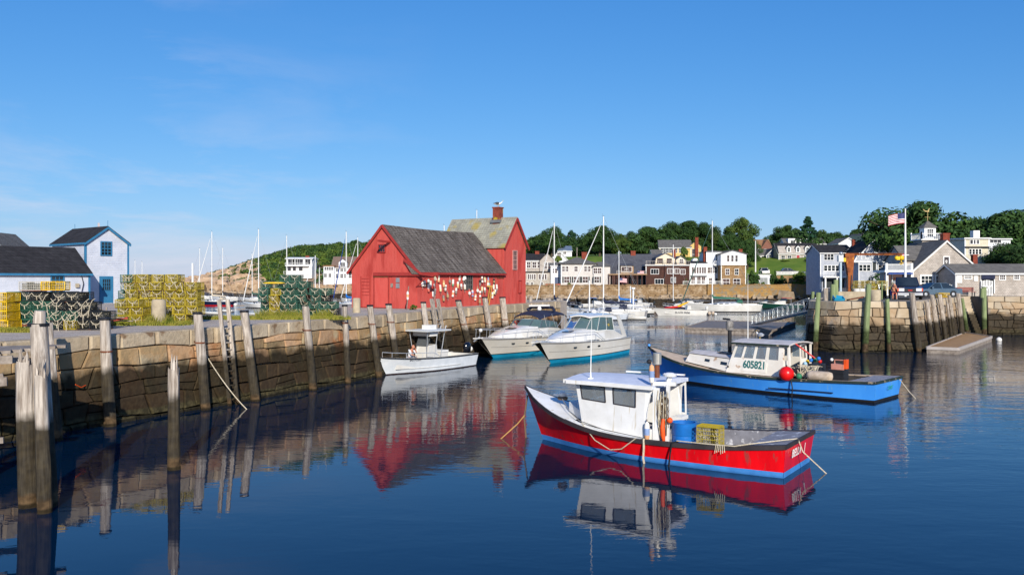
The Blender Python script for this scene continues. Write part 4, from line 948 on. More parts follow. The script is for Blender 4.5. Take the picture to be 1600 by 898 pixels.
# greige two storey
Y = 200; H = FH('waterfront_house', 'large greige two-storey house with hip roof and shuttered windows', 877, 931, Y, 411.5, 401.5, wall=PLAING, roof=RFGREY, hip=.9, over=.5, d=9)
for px in (881, 885.5, 900, 915.5, 920): H.win(U(H,px,Y), 3.35, .75, 1.15)
for px in (885.5, 900.5, 914.5): H.win(U(H,px,Y), .75, 1.2, 1.35, shutters=SHUT)
H.chimney(U(H,915,Y), 4, 5.6, fz(393,Y)-GQ, 1.2)
x, w_ = hp(927, 953, Y); g = M().box(x-w_/2-H.t.location.x, -.5,-.8, x+w_/2-H.t.location.x, 6, fz(416,Y)-GQ).build('side_wing', PLAING, H.t)
q = x-H.t.location.x; ze = fz(416,Y)-GQ; M().add([(q-w_/2-.4,-.9,ze),(q+w_/2+.4,-.9,ze),(q+w_/2+.4,6.4,ze),(q-w_/2-.4,6.4,ze),(q-.8,2.5,ze+1.1),(q+.8,2.5,ze+1.1)],[(0,1,5,4),(1,2,5),(2,3,4,5),(3,0,4),(3,2,1,0)]).build('wing_roof', RFGREY, g)
for px in (930, 936.5): window(g, U(H,px,Y), -.5, 2.9, .85, 1.2)
window(g, U(H,932,Y), -.5, .75, 1.1, 1.35, shutters=SHUT)
x, w_ = hp(861, 877, 203); H = FH('waterfront_house', 'narrow white house with dark side between shingled and greige houses', 861, 877, 203, 415, 410, wall=CLAPW, roof=RFGREY, d=6)
H.win(-.3, 3.0, 1.0, 1.0); H.door(.2, 0, 1.1, 2.0, mat('slate_blue_door','4c5a78')); tag(M().box(pd(852,199.6),199.2,GQ-.1,pd(876,199.6),199.7,GQ+.5).build('flower_box', mat('red_flowers','b8322a','3f5a22',scale=3)), 'row of red flowers along the seawall by the narrow white house', 'flowers')
# steep slate roof building
Y = 201; H = FH('waterfront_inn', 'long dark building with huge steep slate roof, porch and hanging flags', 949, 1048, Y, 428, 396.5, wall=SHBROWN, roof=RFSLATE, d=13, over=.3)
H.t['label'] = 'long dark building with huge steep slate roof, porch and hanging flags'
g = M().box(-H.w/2,-2.2,fz(428.5,Y)-GQ-.15,U(H,1009,Y),-.05,fz(428.5,Y)-GQ+.1); g.build('porch_roof', mat('tan_fascia','9c7b56','86694a'), H.t)
for px in (950,957,964,971,979,986,994,1001,1008): M().box(U(H,px,Y)-.12,-2.1,-.2,U(H,px,Y)+.12,-1.9,2.45).build('porch_post', SHBROWN, H.t)
g = M().box(-H.w/2+.1,-.06,.0,U(H,1009,Y),-.02,2.4).build('porch_recess_shade', DARKGLASS, H.t)  # dark sheet standing in for the shade of the porch recess
for px, wd in ((977,10),): 
    dm = M().prism([(U(H,970,Y),.0,2.6),(U(H,990,Y),.0,2.6),(U(H,990,Y),.0,4.7),(U(H,970,Y),.0,4.7)], (0,3,0)).build('dormer', mat('tan_fascia','9c7b56'), H.t); M().prism([(U(H,968,Y),-.3,4.65),(U(H,991,Y),-.3,4.65),(U(H,991,Y),4,5.2),(U(H,968,Y),4,5.2)],(0,0,.12)).build('dormer_roof', RFSLATE, dm)
    window(dm, U(H,979,Y), 0, 3.3, 1.0, 1.1); window(dm, U(H,973,Y), 0, 3.3, .6, 1.1, 1, 1); window(dm, U(H,985,Y), 0, 3.3, .6, 1.1, 1, 1)
H.railing(U(H,962,Y), U(H,982,Y), -1.9, 2.7, .7, SHGREY); H.railing(U(H,996,Y), U(H,1008,Y), -1.9, 2.7, .7, SHGREY)
H.chimney(U(H,995,Y), 6.5, 6.6, fz(390.5,Y)-GQ, 1.1)
def usflag(name, label, x, y, z, w_, h, rz=0, wave=.0, pole=False, parent=None, rx=0):
    t = thing(name, label, 'flag', (x,y,z), rz)
    rr = mat('flag_red','b22234'); ww = mat('flag_white','e9e7e4'); bb = mat('flag_blue','2b3268')
    def pt(u, v): return (u*w_, sin(u*7+v)*wave, v*h-u*u*rx)
    for i in range(13):
        u0 = .4 if i >= 6 else 0; g = M(); n = 10; rows = [[pt(u0+(1-u0)*k/n, i/13), pt(u0+(1-u0)*k/n, (i+1)/13)] for k in range(n+1)]
        g.grid(rows); off = [[(p[0], p[1]+.012, p[2]) for p in r] for r in rows]; g.grid([r[::-1] for r in off]); g.build('stripe', rr if i%2 == 0 else ww, t)
    g = M(); rows = [[pt(.4*k/5, 6/13), pt(.4*k/5, 1)] for k in range(6)]; g.grid(rows); g.grid([[(p[0], p[1]+.012, p[2]) for p in r[::-1]] for r in rows]); c = g.build('canton', bb, t)
    s = M()
    for i in range(6):
        for j in range(5):
            u = .4*(i+.5)/6; v = 6/13+(7/13)*(j+.5)/5; p = pt(u, v); q = h*.018; s.add([(p[0]-q,p[1]-.01,p[2]),(p[0],p[1]-.01,p[2]-q),(p[0]+q,p[1]-.01,p[2]),(p[0],p[1]-.01,p[2]+q)],[(0,1,2,3)])
    s.build('star_field', ww, c); return t
usflag('hanging_flag', 'faded flag hanging in the porch of the slate-roofed building', pd(968.5,198.3), 198.5, fz(441,198.5), 1.65, 1.0, rx=.15)
usflag('hanging_flag', 'flag draped on the balcony left of the brown building', pd(996,198.9), 198.9, fz(428.5,198.9), 1.5, .8)
# brown building
Y = 199.6; H = FH('brown_house', 'dark brown boxy house with roof deck and cream gambrel top floor', 1009.5, 1078, Y, 414.5, 414.3, wall=SHBROWN, roof=RFGREY, d=9, foot=1)
g = M(); Gt = fz(414,Y)-GQ
def gamb(u0, u1, py, Hh, m, roof, depth, hz=fz):
    um = (U(Hh,u0,Y)+U(Hh,u1,Y))/2; hw = (U(Hh,u1,Y)-U(Hh,u0,Y))/2; tp = hz(py,Y)-GQ-Gt; P = [(um-hw,1,Gt),(um+hw,1,Gt),(um+hw*.86,1,Gt+tp*.6),(um,1,Gt+tp),(um-hw*.86,1,Gt+tp*.6)]
    g = M().prism(P, (0,depth,0)).build('top_floor', m, Hh.t); r = M(); Q = P[1:]+[P[0]]
    for a, b in zip(Q, Q[1:]): a = Vector(a)+Vector((0,-.25,0)); b = Vector(b)+Vector((0,-.25,0)); d_ = Vector((b.z-a.z,0,-(b.x-a.x))).normalized()*.14; r.prism([a,b,b+d_,a+d_], (0,depth+.4,0))
    r.build('gambrel_roof', roof, g); return g
g = gamb(1024, 1058, 395.5, H, STUCCO, RFSLATE, 7)
for px in (1032, 1047): window(g, U(H,px,Y), 1, Gt+.5, 1.0, .95, 1, 1, SHBROWN)
g = gamb(1056, 1074, 400, H, STUCCO, RFSLATE, 7); window(g, U(H,1066,Y), 1, Gt+.4, .8, 1)
H.railing(-H.w/2, H.w/2, -.1, Gt, .95, SHGREY, st=.35)
for px, zz, w_, nx in ((1023,2.75,1.75,3),(1048,2.85,1.5,4),(1057,2.85,1.2,3),(1067,2.7,1.0,2),(1030,.45,1.9,3),(1051,.8,.7,2),(1054,.8,.4,1)): H.win(U(H,px,Y), zz, w_, 1.1, nx, 1)
M().box(U(H,1017,Y),-1.2,-.9,U(H,1040,Y),-.02,.4).build('stone_bay', STONEH, H.t); H.chimney(U(H,1058,Y), 4, Gt, fz(389,Y)-GQ, .7)
# yellow house up the hill
Y = 256; H = FH('yellow_house', 'yellow clapboard house with grey roof up the hill among trees', 1031, 1079, Y, 386.5, 374.5, base=402, wall=YELW, roof=RFGREY, d=8, over=.3, rz=-.12)
for px in (1035, 1042, 1049, 1056, 1063, 1070): H.win(U(H,px,Y), 1.4, .8, 1.2, shutters=None)
for px in (1038.5, 1045.5, 1066.5): H.win(U(H,px,Y), 1.3, .5, 1.3, 1, 1, f=.03)
H.gable(U(H,1086,Y), .4, -1, 3.4, 4.3, 5.6, YELW, RFGREY, True, 7); H.chimney(U(H,1088,Y), .1, -2.5, fz(371,Y)-fz(402,Y), .9)
Y = 240; H = FH('garden_house', 'low grey gable roof left of the yellow house', 1020, 1034, Y, 398, 390, base=410, wall=CLAPW, roof=RFGREY, d=6)
# white houses
Y = 201; H = FH('white_house', 'white two-storey house with dark hip roof and picket rail on the seawall', 1079, 1104, Y, 410, 406, wall=CLAPW, roof=RFDARK, hip=.7, d=8)
for px in (1082.5, 1086, 1090, 1094, 1098, 1101.5): H.win(U(H,px,Y), 2.9, .42, 1.4, 1, 3)
for px in (1083, 1092, 1099): H.win(U(H,px,Y), .55, .8, 1.5, 2, 2)
M().prism([(U(H,1086,Y),3,fz(407,Y)-GQ),(U(H,1096,Y),3,fz(407,Y)-GQ),(U(H,1093,Y),3,fz(403,Y)-GQ),(U(H,1089,Y),3,fz(403,Y)-GQ)], (0,2,0)).build('cupola', TRW, H.t)
H.railing(U(H,1064,Y), U(H,1126,Y), -2.6, .05, 1.0, TRW, st=.3)
M().box(-H.w/2-.1,-.8,2.35,H.w/2+.1,-.02,2.55).build('belt_roof', TRW, H.t); H.chimney(U(H,1106,Y), 3, 3, fz(385,Y)-GQ, .8)
Y = 203; H = FH('white_house', 'tall narrow white house with balcony left of the fieldstone house', 1104, 1128, Y, 392.5, 390.5, wall=CLAPW, roof=RFGREY, hip=.6, d=8)
for px, zz in ((1110,.5),(1120,.5),(1124,.5),(1108,3),(1113,3),(1119,3),(1123,3),(1121,5.9)): H.win(U(H,px,Y), zz, .65, 1.3)
M().box(-.3,-1.2,4.7,H.w/2,-.02,4.9).build('balcony', TRW, H.t); H.railing(-.3, H.w/2, -1.15, 4.9, .85, TRW)
Y = 199.5; H = FH('fieldstone_house', 'house with fieldstone lower storeys and white gabled top floor', 1127, 1165, Y, 413.8, 413.4, wall=STONEH, roof=RFGREY, d=8, over=.05, wname='stone_wall')
Ht = fz(413.5,Y)-GQ; tp = M().prism([(-H.w/2-.15,-.15,Ht),(H.w/2+.15,-.15,Ht),(H.w/2+.15,-.15,Ht+2.5),(U(H,1144.5,Y),-.15,fz(391.5,Y)-GQ),(-H.w/2-.15,-.15,Ht+2.5)], (0,8.3,0)).build('top_floor', CLAPW, H.t)
r = M(); a = (-H.w/2-.5,-.4,Ht+2.35); b = (U(H,1144.5,Y),-.4,fz(391.5,Y)-GQ+.02); c = (H.w/2+.5,-.4,Ht+2.35)
for p, q in ((a,b),(c,b)): r.prism([p,q,(q[0],q[1],q[2]+.14),(p[0],p[1],p[2]+.14)], (0,8.8,0))
r.build('roof', RFGREY, tp)
for px in (1137.5, 1144, 1150.5): window(tp, U(H,px,Y), -.15, Ht+.75, .5, 1.4, 1, 2)
M().box(-H.w/2-.2,-.3,Ht-.1,H.w/2+.2,-.05,Ht+.1).build('belt_course', TRW, tp)
for px in (1136.5, 1151): H.win(U(H,px,Y), 2.6, .8, 1.3)
for px, w_ in ((1134.5,1.5),(1151,1.5)): H.win(U(H,px,Y), .1, w_, 1.5, 2, 2)
H.chimney(U(H,1162,Y), 3, Ht+2, fz(388.5,Y)-GQ, .8)
# up the lawn
Y = 241; H = FH('gambrel_house', 'grey shingled gambrel house with three white dormers and a red door above the lawn', 1217, 1280, Y, 396, 379.5, base=411, wall=SHGREY, roof=RFDARK, d=8, rz=0)
for px in (1223.5, 1233.5, 1259, 1268): H.win(U(H,px,Y), .75, .95, 1.35)
H.door(U(H,1247,Y), .1, .9, 2.1, mat('red_door','a83038')); 
g = M().prism([(-H.w/2-.1,-.35,fz(396,Y)-fz(411,Y)),(-H.w/2-.1,1.1,fz(384,Y)-fz(411,Y)),(-H.w/2-.1,3,fz(384,Y)-fz(411,Y)),(-H.w/2-.1,3,2)], (H.w+.2,0,0)).build('gambrel_slope', SHGREY, H.t)
for px in (1232, 1246.5, 1261): H.gable(U(H,px,Y), -.3, fz(394.5,Y)-fz(411,Y), 1.15, 1.5, 1.9, TRW, RFDARK, True, 1.6)
Y = 270; H = FH('brown_gable_house', 'tan-roofed brown gabled house beyond the white cottage roof', 1182, 1206, Y, 388, 374, base=398, axis='x', wall=mat('brown_shingle','7c4a38'), roof=RFTAN, d=8); H.gable(U(H,1198,Y), -.5, 0, 3.6, 2, 4.6, mat('brown_shingle','7c4a38'), RFTAN, True, 6)
Y = 248; H = FH('shingled_cottage', 'small grey-roofed cottage left of the blue-grey house on the lawn', 1178, 1200, Y, 399, 389, base=409.5, wall=SHGREY, roof=RFGREY, d=7); H.win(.6, .5, .9, 1.4, shutters=TRW); H.win(-1, .5, .8, 1.2)
Y = 246; H = FH('slate_blue_house', 'slate blue gabled house left of the gambrel house', 1198, 1217, Y, 398, 388.5, base=410, axis='y', wall=mat('slate_blue_clapboard','55647c','4a5870',brick=(4,.18,.1,.02)), roof=RFGREY, d=8); H.win(-.9, .8, .6, 1.4); H.door(.9, 0, .9, 2, SHUT)
Y = 272; H = FH('long_white_house', 'long white house with flat dormers behind the gambrel house roof', 1227, 1290, Y, 381, 372, base=392, wall=CLAPW, roof=RFGREY, d=7)
for a, b in ((1232,1246),(1249,1262)): 
    g = M().box(U(H,a,Y),.2,2,U(H,b,Y),4,fz(372.5,Y)-fz(392,Y)).build('dormer', TRW, H.t); window(g, U(H,(a+b)/2,Y), .2, 2.4, 1.3, .9, 3, 1)
H.chimney(U(H,1275,Y), 3, 3, fz(366,Y)-fz(392,Y), .8)
# blue-grey houses behind the crane
Y = 184; H = FH('deck_house', 'blue-grey shingled two-storey house with dark roof and long white-railed deck', 1282, 1334, Y, 395, 382, wall=SHBLUE, roof=RFDARK, d=9, base=450)
b0 = fz(450,Y)
for px in (1290, 1295, 1300): H.win(U(H,px,Y), fz(406,Y)-b0, .6, 1.2, 1, 2)
for px in (1290, 1296, 1302, 1308, 1318, 1326): H.win(U(H,px,Y), fz(423,Y)-b0, .65, 1.1, 1, 2)
M().box(-H.w/2-.1,-1.9,fz(433,Y)-b0-.1,U(H,1396,Y),-.02,fz(432,Y)-b0).build('deck', TRW, H.t); H.railing(-H.w/2, U(H,1396,Y), -1.85, fz(432,Y)-b0, 1.1, TRW, st=.3)
for px in (1285, 1303, 1320, 1338, 1356, 1376, 1394): M().box(U(H,px,Y)-.15,-1.9,-.5,U(H,px,Y)+.15,-1.6,fz(433,Y)-b0).build('deck_post', TRW, H.t)
M().box(-H.w/2+.5,-.06,.1,H.w/2-.5,-.03,1.9).build('basement_opening', SHUT, H.t); H.chimney(U(H,1335,Y), .5, 4, fz(374,Y)-b0, .65)
g = H.gable(U(H,1328,Y), .6, 0, 3.2, fz(396,Y)-b0, fz(388,Y)-b0, SHBLUE, RFDARK, False, 6)
Y = 176; H = FH('flared_gable_house', 'pale blue-grey house with white flared gable facing the pier', 1342, 1388, Y, 398, 375.5, base=449, axis='y', wall=SHBLUE, roof=RFDARK, d=9, over=.35); b0 = fz(449,Y)
g = M().prism([(U(H,1342,Y),-.05,fz(398,Y)-b0),(U(H,1388,Y),-.05,fz(398,Y)-b0),(U(H,1396,Y),-.05,fz(408,Y)-b0),(U(H,1335,Y),-.05,fz(408,Y)-b0)], (0,7,0)).build('flared_skirt', SHBLUE, H.t)
t_ = M(); 
for a, b in (((1341,397.5),(1334,409)),((1389,397.5),(1397,409))): t_.beam((U(H,a[0],Y),-.1,fz(a[1],Y)-b0),(U(H,b[0],Y),-.1,fz(b[1],Y)-b0),.12,.22)
t_.box(U(H,1334,Y),-.12,fz(409,Y)-b0-.12,U(H,1397,Y),-.02,fz(408,Y)-b0).box(-H.w/2,-.1,fz(396,Y)-b0-.1,H.w/2,-.01,fz(395,Y)-b0); t_.build('flare_trim', TRW, g)
for px, py, w_, nx in ((1366,389,.9,2),(1350,405,.95,2),(1354,405,.5,1),(1366,402,.7,2),(1377,405,.95,2),(1382,405,.6,1)): H.win(U(H,px,Y), fz(py,Y)-b0, w_, .95, nx, 2)
for px in (1345, 1351, 1357, 1375, 1381): H.win(U(H,px,Y), fz(423,Y)-b0, .65, 1.2, 1, 2)
H.door(U(H,1366,Y), fz(424,Y)-b0, .7, 1.8, SHUT)
Y = 225; H = FH('green_roof_house', 'dark green roof of a house above the flared gable', 1340, 1384, Y, 382, 368, base=395, wall=CLAPW, roof=mat('dark_green_roof','3b4a40'), d=9); H = FH('white_gable_end', 'white gable end left of the dark green roof', 1311, 1340, 222, 380, 371.5, base=392, axis='y', wall=CLAPW, roof=RFGREY, d=8)
Y = 232; H = FH('grey_gable_house', 'small grey gable peak behind the dark green roof', 1338, 1360, Y, 376, 364.5, base=390, axis='y', wall=SHGREY, roof=RFGREY, d=8); H.win(0, 1.5, .8, 1)
# headland houses
Y = 300; bz = fz(428, Y); H = House('modern_white_house', 'white modern two-storey house alone on the wooded headland', 'house', pd(467.5,Y), Y, bz, pd(487,Y)-pd(448,Y), 8, fz(404,Y)-bz, fz(402,Y)-bz, 'x', mat('white_stucco','efeeea'), TRW, TRW, over=.5)
for px, w_ in ((455,2.2),(461,1.6),(468,2.4),(481,1.8)): H.win(pd(px,Y)-H.t.location.x, fz(413,Y)-bz, w_, 1.8, 2, 1)
for px, w_ in ((452,1.2),(460,1.1),(470,1.3)): H.win(pd(px,Y)-H.t.location.x, fz(423,Y)-bz, w_, 1.7, 1, 1)
M().box(-4.5,-1.4,2.7,3.5,-.05,2.9).build('balcony', TRW, H.t); H.railing(-4.5, 3.5, -1.35, 2.9, .9, TRW, st=.4); H.chimney(2.0, 4, 5, fz(399,Y)-bz, 1.2); H.railing(-4.7, 4.5, -2.5, .0, .9, TRW, st=.4)
Y = 290; bz = fz(438, Y); H = House('seaside_house', 'big white three-storey house with brown roof partly behind the red shack', 'house', pd(541,Y), Y, bz, pd(567,Y)-pd(521,Y), 9, fz(418,Y)-bz, fz(401,Y)-bz, 'x', CLAPW, mat('brown_roof','806b5c','6f5c4f'), TRW)
for px in (527, 534, 540, 547, 555): H.win(pd(px,Y)-H.t.location.x, fz(424,Y)-bz, .9, 1.2); H.win(pd(px,Y)-H.t.location.x, fz(434,Y)-bz, .9, 1.3, shutters=None)
H.gable(pd(536,Y)-H.t.location.x, -.3, fz(417,Y)-bz, 2.8, 1.6, 2.6, CLAPW, mat('brown_roof','806b5c'), True, 4); g = M().box(pd(507,Y)-H.t.location.x,-1.5,-2,pd(523,Y)-H.t.location.x,6,fz(416,Y)-bz).build('side_wing', CLAPW, H.t)
M().box(pd(506,Y)-H.t.location.x,-1.8,fz(416,Y)-bz,pd(524,Y)-H.t.location.x,6.3,fz(415,Y)-bz+.1).build('wing_roof', RFTAN, g)
for px in (510, 513.5, 517, 520.5): window(g, pd(px,Y)-H.t.location.x, -1.5, fz(422,Y)-bz, .6, 1.0, 1, 2)
for px in (510, 517): window(g, pd(px,Y)-H.t.location.x, -1.5, fz(433,Y)-bz, .9, 1.2)
# ================================================================ pier buildings
Y = 95; z0 = 3.9; mp_ = Y/F
H = House('pier_shack', 'grey shingled gabled building with skull flag in its window and white cupola on top', 'building', pd(1478.5,Y), Y, z0, 7.35, 8.5, 2.75, 5.95, 'y', SHGREY, RFGREY, TRW, over=.18)
Sk = H
for k in (-1.62, 0, 1.62): H.win(k-.55, .55, 1.15, 1.55, 3, 4, f=.16)
w_ = window(H.t, .0, 0, 2.95, .52, 1.25, 1, 1, TRW, f=.1)
sk = M().ball((0,-.04,.78), .13, 10, 1.1); sk.v = [(x, -.04+(y+.04)*.12, z) for x, y, z in sk.v]; e = M()
s_ = sk.build('skull', mat('skull_white','e8e6e0'), w_)
for q in (-.05, .05): e.box(q-.03,-.075,.76,q+.03,-.06,.82)
e.box(-.012,-.075,.70,.012,-.06,.735); e.build('skull_eyes', SHUT, w_)
M().box(-.06,-.07,.56,.06,-.04,.64).beam((-.16,-.05,.25),(.16,-.05,.5),.045).beam((.16,-.055,.25),(-.16,-.055,.5),.045).build('crossbones', mat('skull_white','e8e6e0'), w_)
for q in (-1,1): pass
cr_ = House('side_wing', None, None, 0, 0, 0, 1, 1, 1, 1.3) if False else None
g = M().prism([(-3.7,2.2,-.2),(-3.7,6.8,-.2),(-3.7,6.8,4.0),(-3.7,4.5,5.45),(-3.7,2.2,4.0)], (4,0,0)).build('side_wing', SHGREY, H.t)
M().prism([(-3.85,1.9,3.85),(-3.85,4.5,5.5),(-3.85,4.5,5.64),(-3.85,1.9,4.0)], (4.4,0,0)).prism([(-3.85,7.1,3.85),(-3.85,4.5,5.5),(-3.85,4.5,5.64),(-3.85,7.1,4.0)], (4.4,0,0)).build('wing_roof', RFGREY, g)
# cupola
cu = M().box(-.1,5.4,4.5,2.3,7.6,fz(376,101)-z0+.1).build('cupola_base', SHGREY, H.t); zc = fz(375.5,101)-z0
M().box(-.35,5.1,zc,2.5,7.8,zc+.12).build('cupola_floor', TRW, cu)
g = M()
for a, b in (((-.3,5.15),(2.45,5.15)),((-.3,5.15),(-.3,7.7)),((2.45,5.15),(2.45,7.7))):
    g.beam((a[0],a[1],zc+.75),(b[0],b[1],zc+.75),.08,.08)
    for i in range(13): t_ = i/12; x = a[0]+(b[0]-a[0])*t_; y = a[1]+(b[1]-a[1])*t_; g.beam((x,y,zc+.1),(x,y,zc+(.95 if i in (0,12) else .72)),.12 if i in (0,12) else .04)
g.build('cupola_railing', TRW, cu)
M().box(.42,5.9,zc+.1,1.75,7.1,zc+1.55).build('cupola_lantern', TRW, cu); window(cu, 1.08, 5.9, zc+.5, .7, .8, 3, 3)
M().add([(.25,5.7,zc+1.5),(1.92,5.7,zc+1.5),(1.92,7.3,zc+1.5),(.25,7.3,zc+1.5),(1.08,6.5,zc+2.35)],[(0,1,4),(1,2,4),(2,3,4),(3,0,4),(3,2,1,0)]).build('cupola_roof', RFGREY, cu)
wv = M().tube([(1.08,6.5,zc+2.3),(1.08,6.5,zc+3.5)],.03,6).tube([(.75,6.5,zc+2.75),(1.4,6.5,zc+2.75)],.02,5); wv.beam((.7,6.5,zc+3.45),(1.2,6.5,zc+3.4),.22,.1); wv.beam((1.1,6.5,zc+3.4),(1.25,6.5,zc+3.75),.12,.08); wv.beam((.72,6.5,zc+3.5),(.55,6.5,zc+3.65),.1,.06); wv.build('weather_vane', mat('pale_gold','c9b078',metal=.3), cu)
H.chimney(2.15, 4.6, 3, fz(364.5,99.6)-z0, .75); H.chimney(3.55, .9, 2.2, fz(397.5,96)-z0, .5)
M().prism([(3.4,-1.2,-.1),(3.4,.0,-.1),(3.4,.0,3.0),(3.4,-1.2,2.2)],(.2,0,0)).build('end_wall', SHGREY, H.t)
Y = 91; x0 = pd(1494,Y); W2 = 13; H = House('low_shingled_wing', 'long low grey shingled building with small white windows at the right edge', 'building', x0+W2/2, Y, 3.9, W2, 4.2, fz(427,Y)-3.9, fz(414,93)-3.9, 'x', SHGREY, RFGREY, TRW, over=.2)
L_ = lambda px: pd(px,Y)-H.t.location.x; zz = lambda py: fz(py,Y)-3.9
M().box(L_(1494.5),-.1,zz(442),L_(1502.5),-.02,zz(430)).build('notice_board', TRW, H.t); M().box(L_(1496),-.12,zz(440.5),L_(1501),-.1,zz(432)).build('notice', mat('notice_paper','d9d7d2','b9b7b2',scale=6), H.t)
window(H.t, L_(1512), 0, zz(435), .72, .42, 5, 2); M().box(L_(1521.5),-.08,zz(439),L_(1527.5),-.02,zz(431)).build('shutter_panel', TRW, H.t)
window(H.t, L_(1566), 0, zz(436.5), .55, .42, 3, 2); window(H.t, L_(1588), 0, zz(436), .5, .42, 3, 2); window(H.t, L_(1612), 0, zz(436), .5, .42, 3, 2)
M().box(L_(1531),-.14,zz(458),L_(1532.5),-.02,zz(427)).box(L_(1552),-.14,zz(458),L_(1553.5),-.02,zz(427)).build('gate_post', TRW, H.t); M().box(L_(1532.6),-.03,zz(458),L_(1552),-.02,zz(428)).build('doorway', SHUT, H.t)
M().box(L_(1532),-.3,zz(436),L_(1552.4),-.05,zz(429)).build('awning', NAVY, H.t)
gt = thing('picket_gate', 'white picket gate with arched cross brace under the black awning', 'gate', (0,0,0)); 
for i in range(8): x = pd(1534+i*2.4,90.7); M().box(x-.045,90.7,3.95,x+.045,90.74,fz(437+1.5*abs(i-3.5)/3,90.7)).build('picket', TRW, gt)
M().beam((pd(1534,90.6),90.66,4.1),(pd(1551,90.6),90.66,5.1),.06,.09).beam((pd(1534,90.6),90.64,4.9),(pd(1551,90.6),90.64,4.9),.06,.08).build('brace', TRW, gt)
fn = thing('picket_fence', 'white picket fence between the blue car and the bench', 'fence', (0,0,0)); Yf = 91.5
for i in range(12): x = pd(1468+i*2.3,Yf); M().box(x-.05,Yf,3.9,x+.05,Yf+.04,5.05+.08*(i%2)).build('picket', TRW, fn)
M().box(pd(1467,Yf),Yf+.05,4.2,pd(1494,Yf),Yf+.09,4.3).box(pd(1467,Yf),Yf+.05,4.8,pd(1494,Yf),Yf+.09,4.9).build('rail', TRW, fn)
bn = thing('park_bench', 'dark red wooden bench against the low shingled building', 'bench', (pd(1509,90),90.0,3.9)); 
for k in range(3): M().box(-.95,-.25+k*.16,.42,.95,-.12+k*.16,.46).build('seat', mat('red_bench','8f3f30','7c3529'), bn)
for k in range(3): M().box(-.95,.24,.52+k*.14,.95,.28,.63+k*.14).build('backrest', mat('red_bench','8f3f30','7c3529'), bn)
for x in (-.8, .8): M().box(x-.04,-.25,0,x+.04,-.19,.42).box(x-.04,.22,0,x+.04,.29,.9).build('leg', BLACK, bn)
# cream houses right of the cupola
Y = 132; H = FH('cream_house', 'cream house with black windows behind the cupola chimney', 1508, 1545, Y, 372.5, 371.5, base=420, wall=mat('cream_clapboard','d8d0b8','cac2aa',brick=(4,.18,.08,.02)), roof=RFGREY, d=7); b0 = fz(420,Y)
for px in (1518, 1523, 1527): H.win(U(H,px,Y), fz(381,Y)-b0, .45, .6, 1, 1)
for px in (1516, 1521, 1526, 1531): H.win(U(H,px,Y), fz(397,Y)-b0, .35, .75, 1, 2, shutters=None)
M().box(-H.w/2-.1,-.5,fz(386,Y)-b0,H.w/2+.1,-.02,fz(385,Y)-b0).build('belt_roof', RFGREY, H.t); M().box(U(H,1532,Y),2,fz(373,Y)-b0,U(H,1542,Y),3,fz(359,Y)-b0).build('chimney', TRW, H.t)
H = FH('flat_roof_house', 'white flat-roofed addition under the right-hand trees', 1544, 1578, 140, 373.5, 371.5, base=392, wall=CLAPW, roof=RFDARK, d=6); H.win(-.6, fz(379,140)-fz(392,140), 1.8, .5, 3, 1)
# white porch left of the skull building
Y = 93.5; pr = thing('ticket_porch', 'white flat-roofed porch with balustrade and blue awning left of the skull building', 'porch', (pd(1405,Y),Y,3.9)); q = lambda px: pd(px,Y)-pd(1405,Y)
M().box(q(1382),-.1,fz(425,Y)-3.9,q(1426),3,fz(422,Y)-3.9).build('flat_roof', TRW, pr)
for px in (1386, 1425): M().box(q(px)-.13,-.05,0,q(px)+.13,.25,fz(425,Y)-3.9).build('post', TRW, pr)
M().box(q(1388),1.0,0,q(1424),1.1,fz(425,Y)-3.9).build('back_wall', DARKGLASS, pr); M().box(q(1386),-.4,fz(428.5,Y)-3.9,q(1424),.1,fz(426,Y)-3.9).build('awning', mat('blue_awning','274a92'), pr)
for px in (1392, 1400, 1420): M().box(q(px)-.05,.9,0,q(px)+.05,1.0,fz(425,Y)-3.9).build('mullion', TRW, pr)
g = M(); g.box(q(1385),-.05,fz(413.5,Y)-3.9,q(1425),.03,fz(412.5,Y)-3.9)
for i in range(26): g.box(q(1385+i*1.6)-.02,-.03,fz(422,Y)-3.9,q(1385+i*1.6)+.02,.0,fz(413,Y)-3.9)
for px in (1385, 1424.5): g.box(q(px)-.12,-.08,fz(422,Y)-3.9,q(px)+.12,.14,fz(411,Y)-3.9)
g.build('balustrade', TRW, pr)
# flagpole
Y = 88; X = pd(1414.5, Y); t = thing('flagpole', 'tall white flagpole on the pier flying a national flag', 'flagpole', (X,Y,3.9)); hh = fz(328,Y)-3.9
M().tube([(0,0,0),(0,0,hh*.5),(0,0,hh)], [.13,.11,.06], 10).build('pole', TRW, t, smooth=60); M().beam((-.35,0,fz(399,Y)-3.9),(.35,0,fz(398,Y)-3.9),.07).build('crosstree', TRW, t); M().ball((0,0,hh+.06),.08).build('finial', TRW, t)
usflag('national_flag', 'stars and stripes flag streaming left from the top of the flagpole', X-.08, Y, fz(349,Y), 1.7, 1.05, rz=pi, wave=.12, rx=.30)
rg = M(); rows = [[(-u*.75, sin(u*6)*.05, -u*u*.15+.0), (-u*.75, sin(u*6)*.05, .55-u*.45)] for u in [i/8 for i in range(9)]]; rg.grid(rows); rg.grid([[(p[0],p[1]+.01,p[2]) for p in r_[::-1]] for r_ in rows]); o = rg.build('signal_flag', mat('flag_red','b22234'), loc=(X-.08,Y,fz(404,Y))); tag(o, 'small red flag fluttering halfway down the flagpole', 'flag')
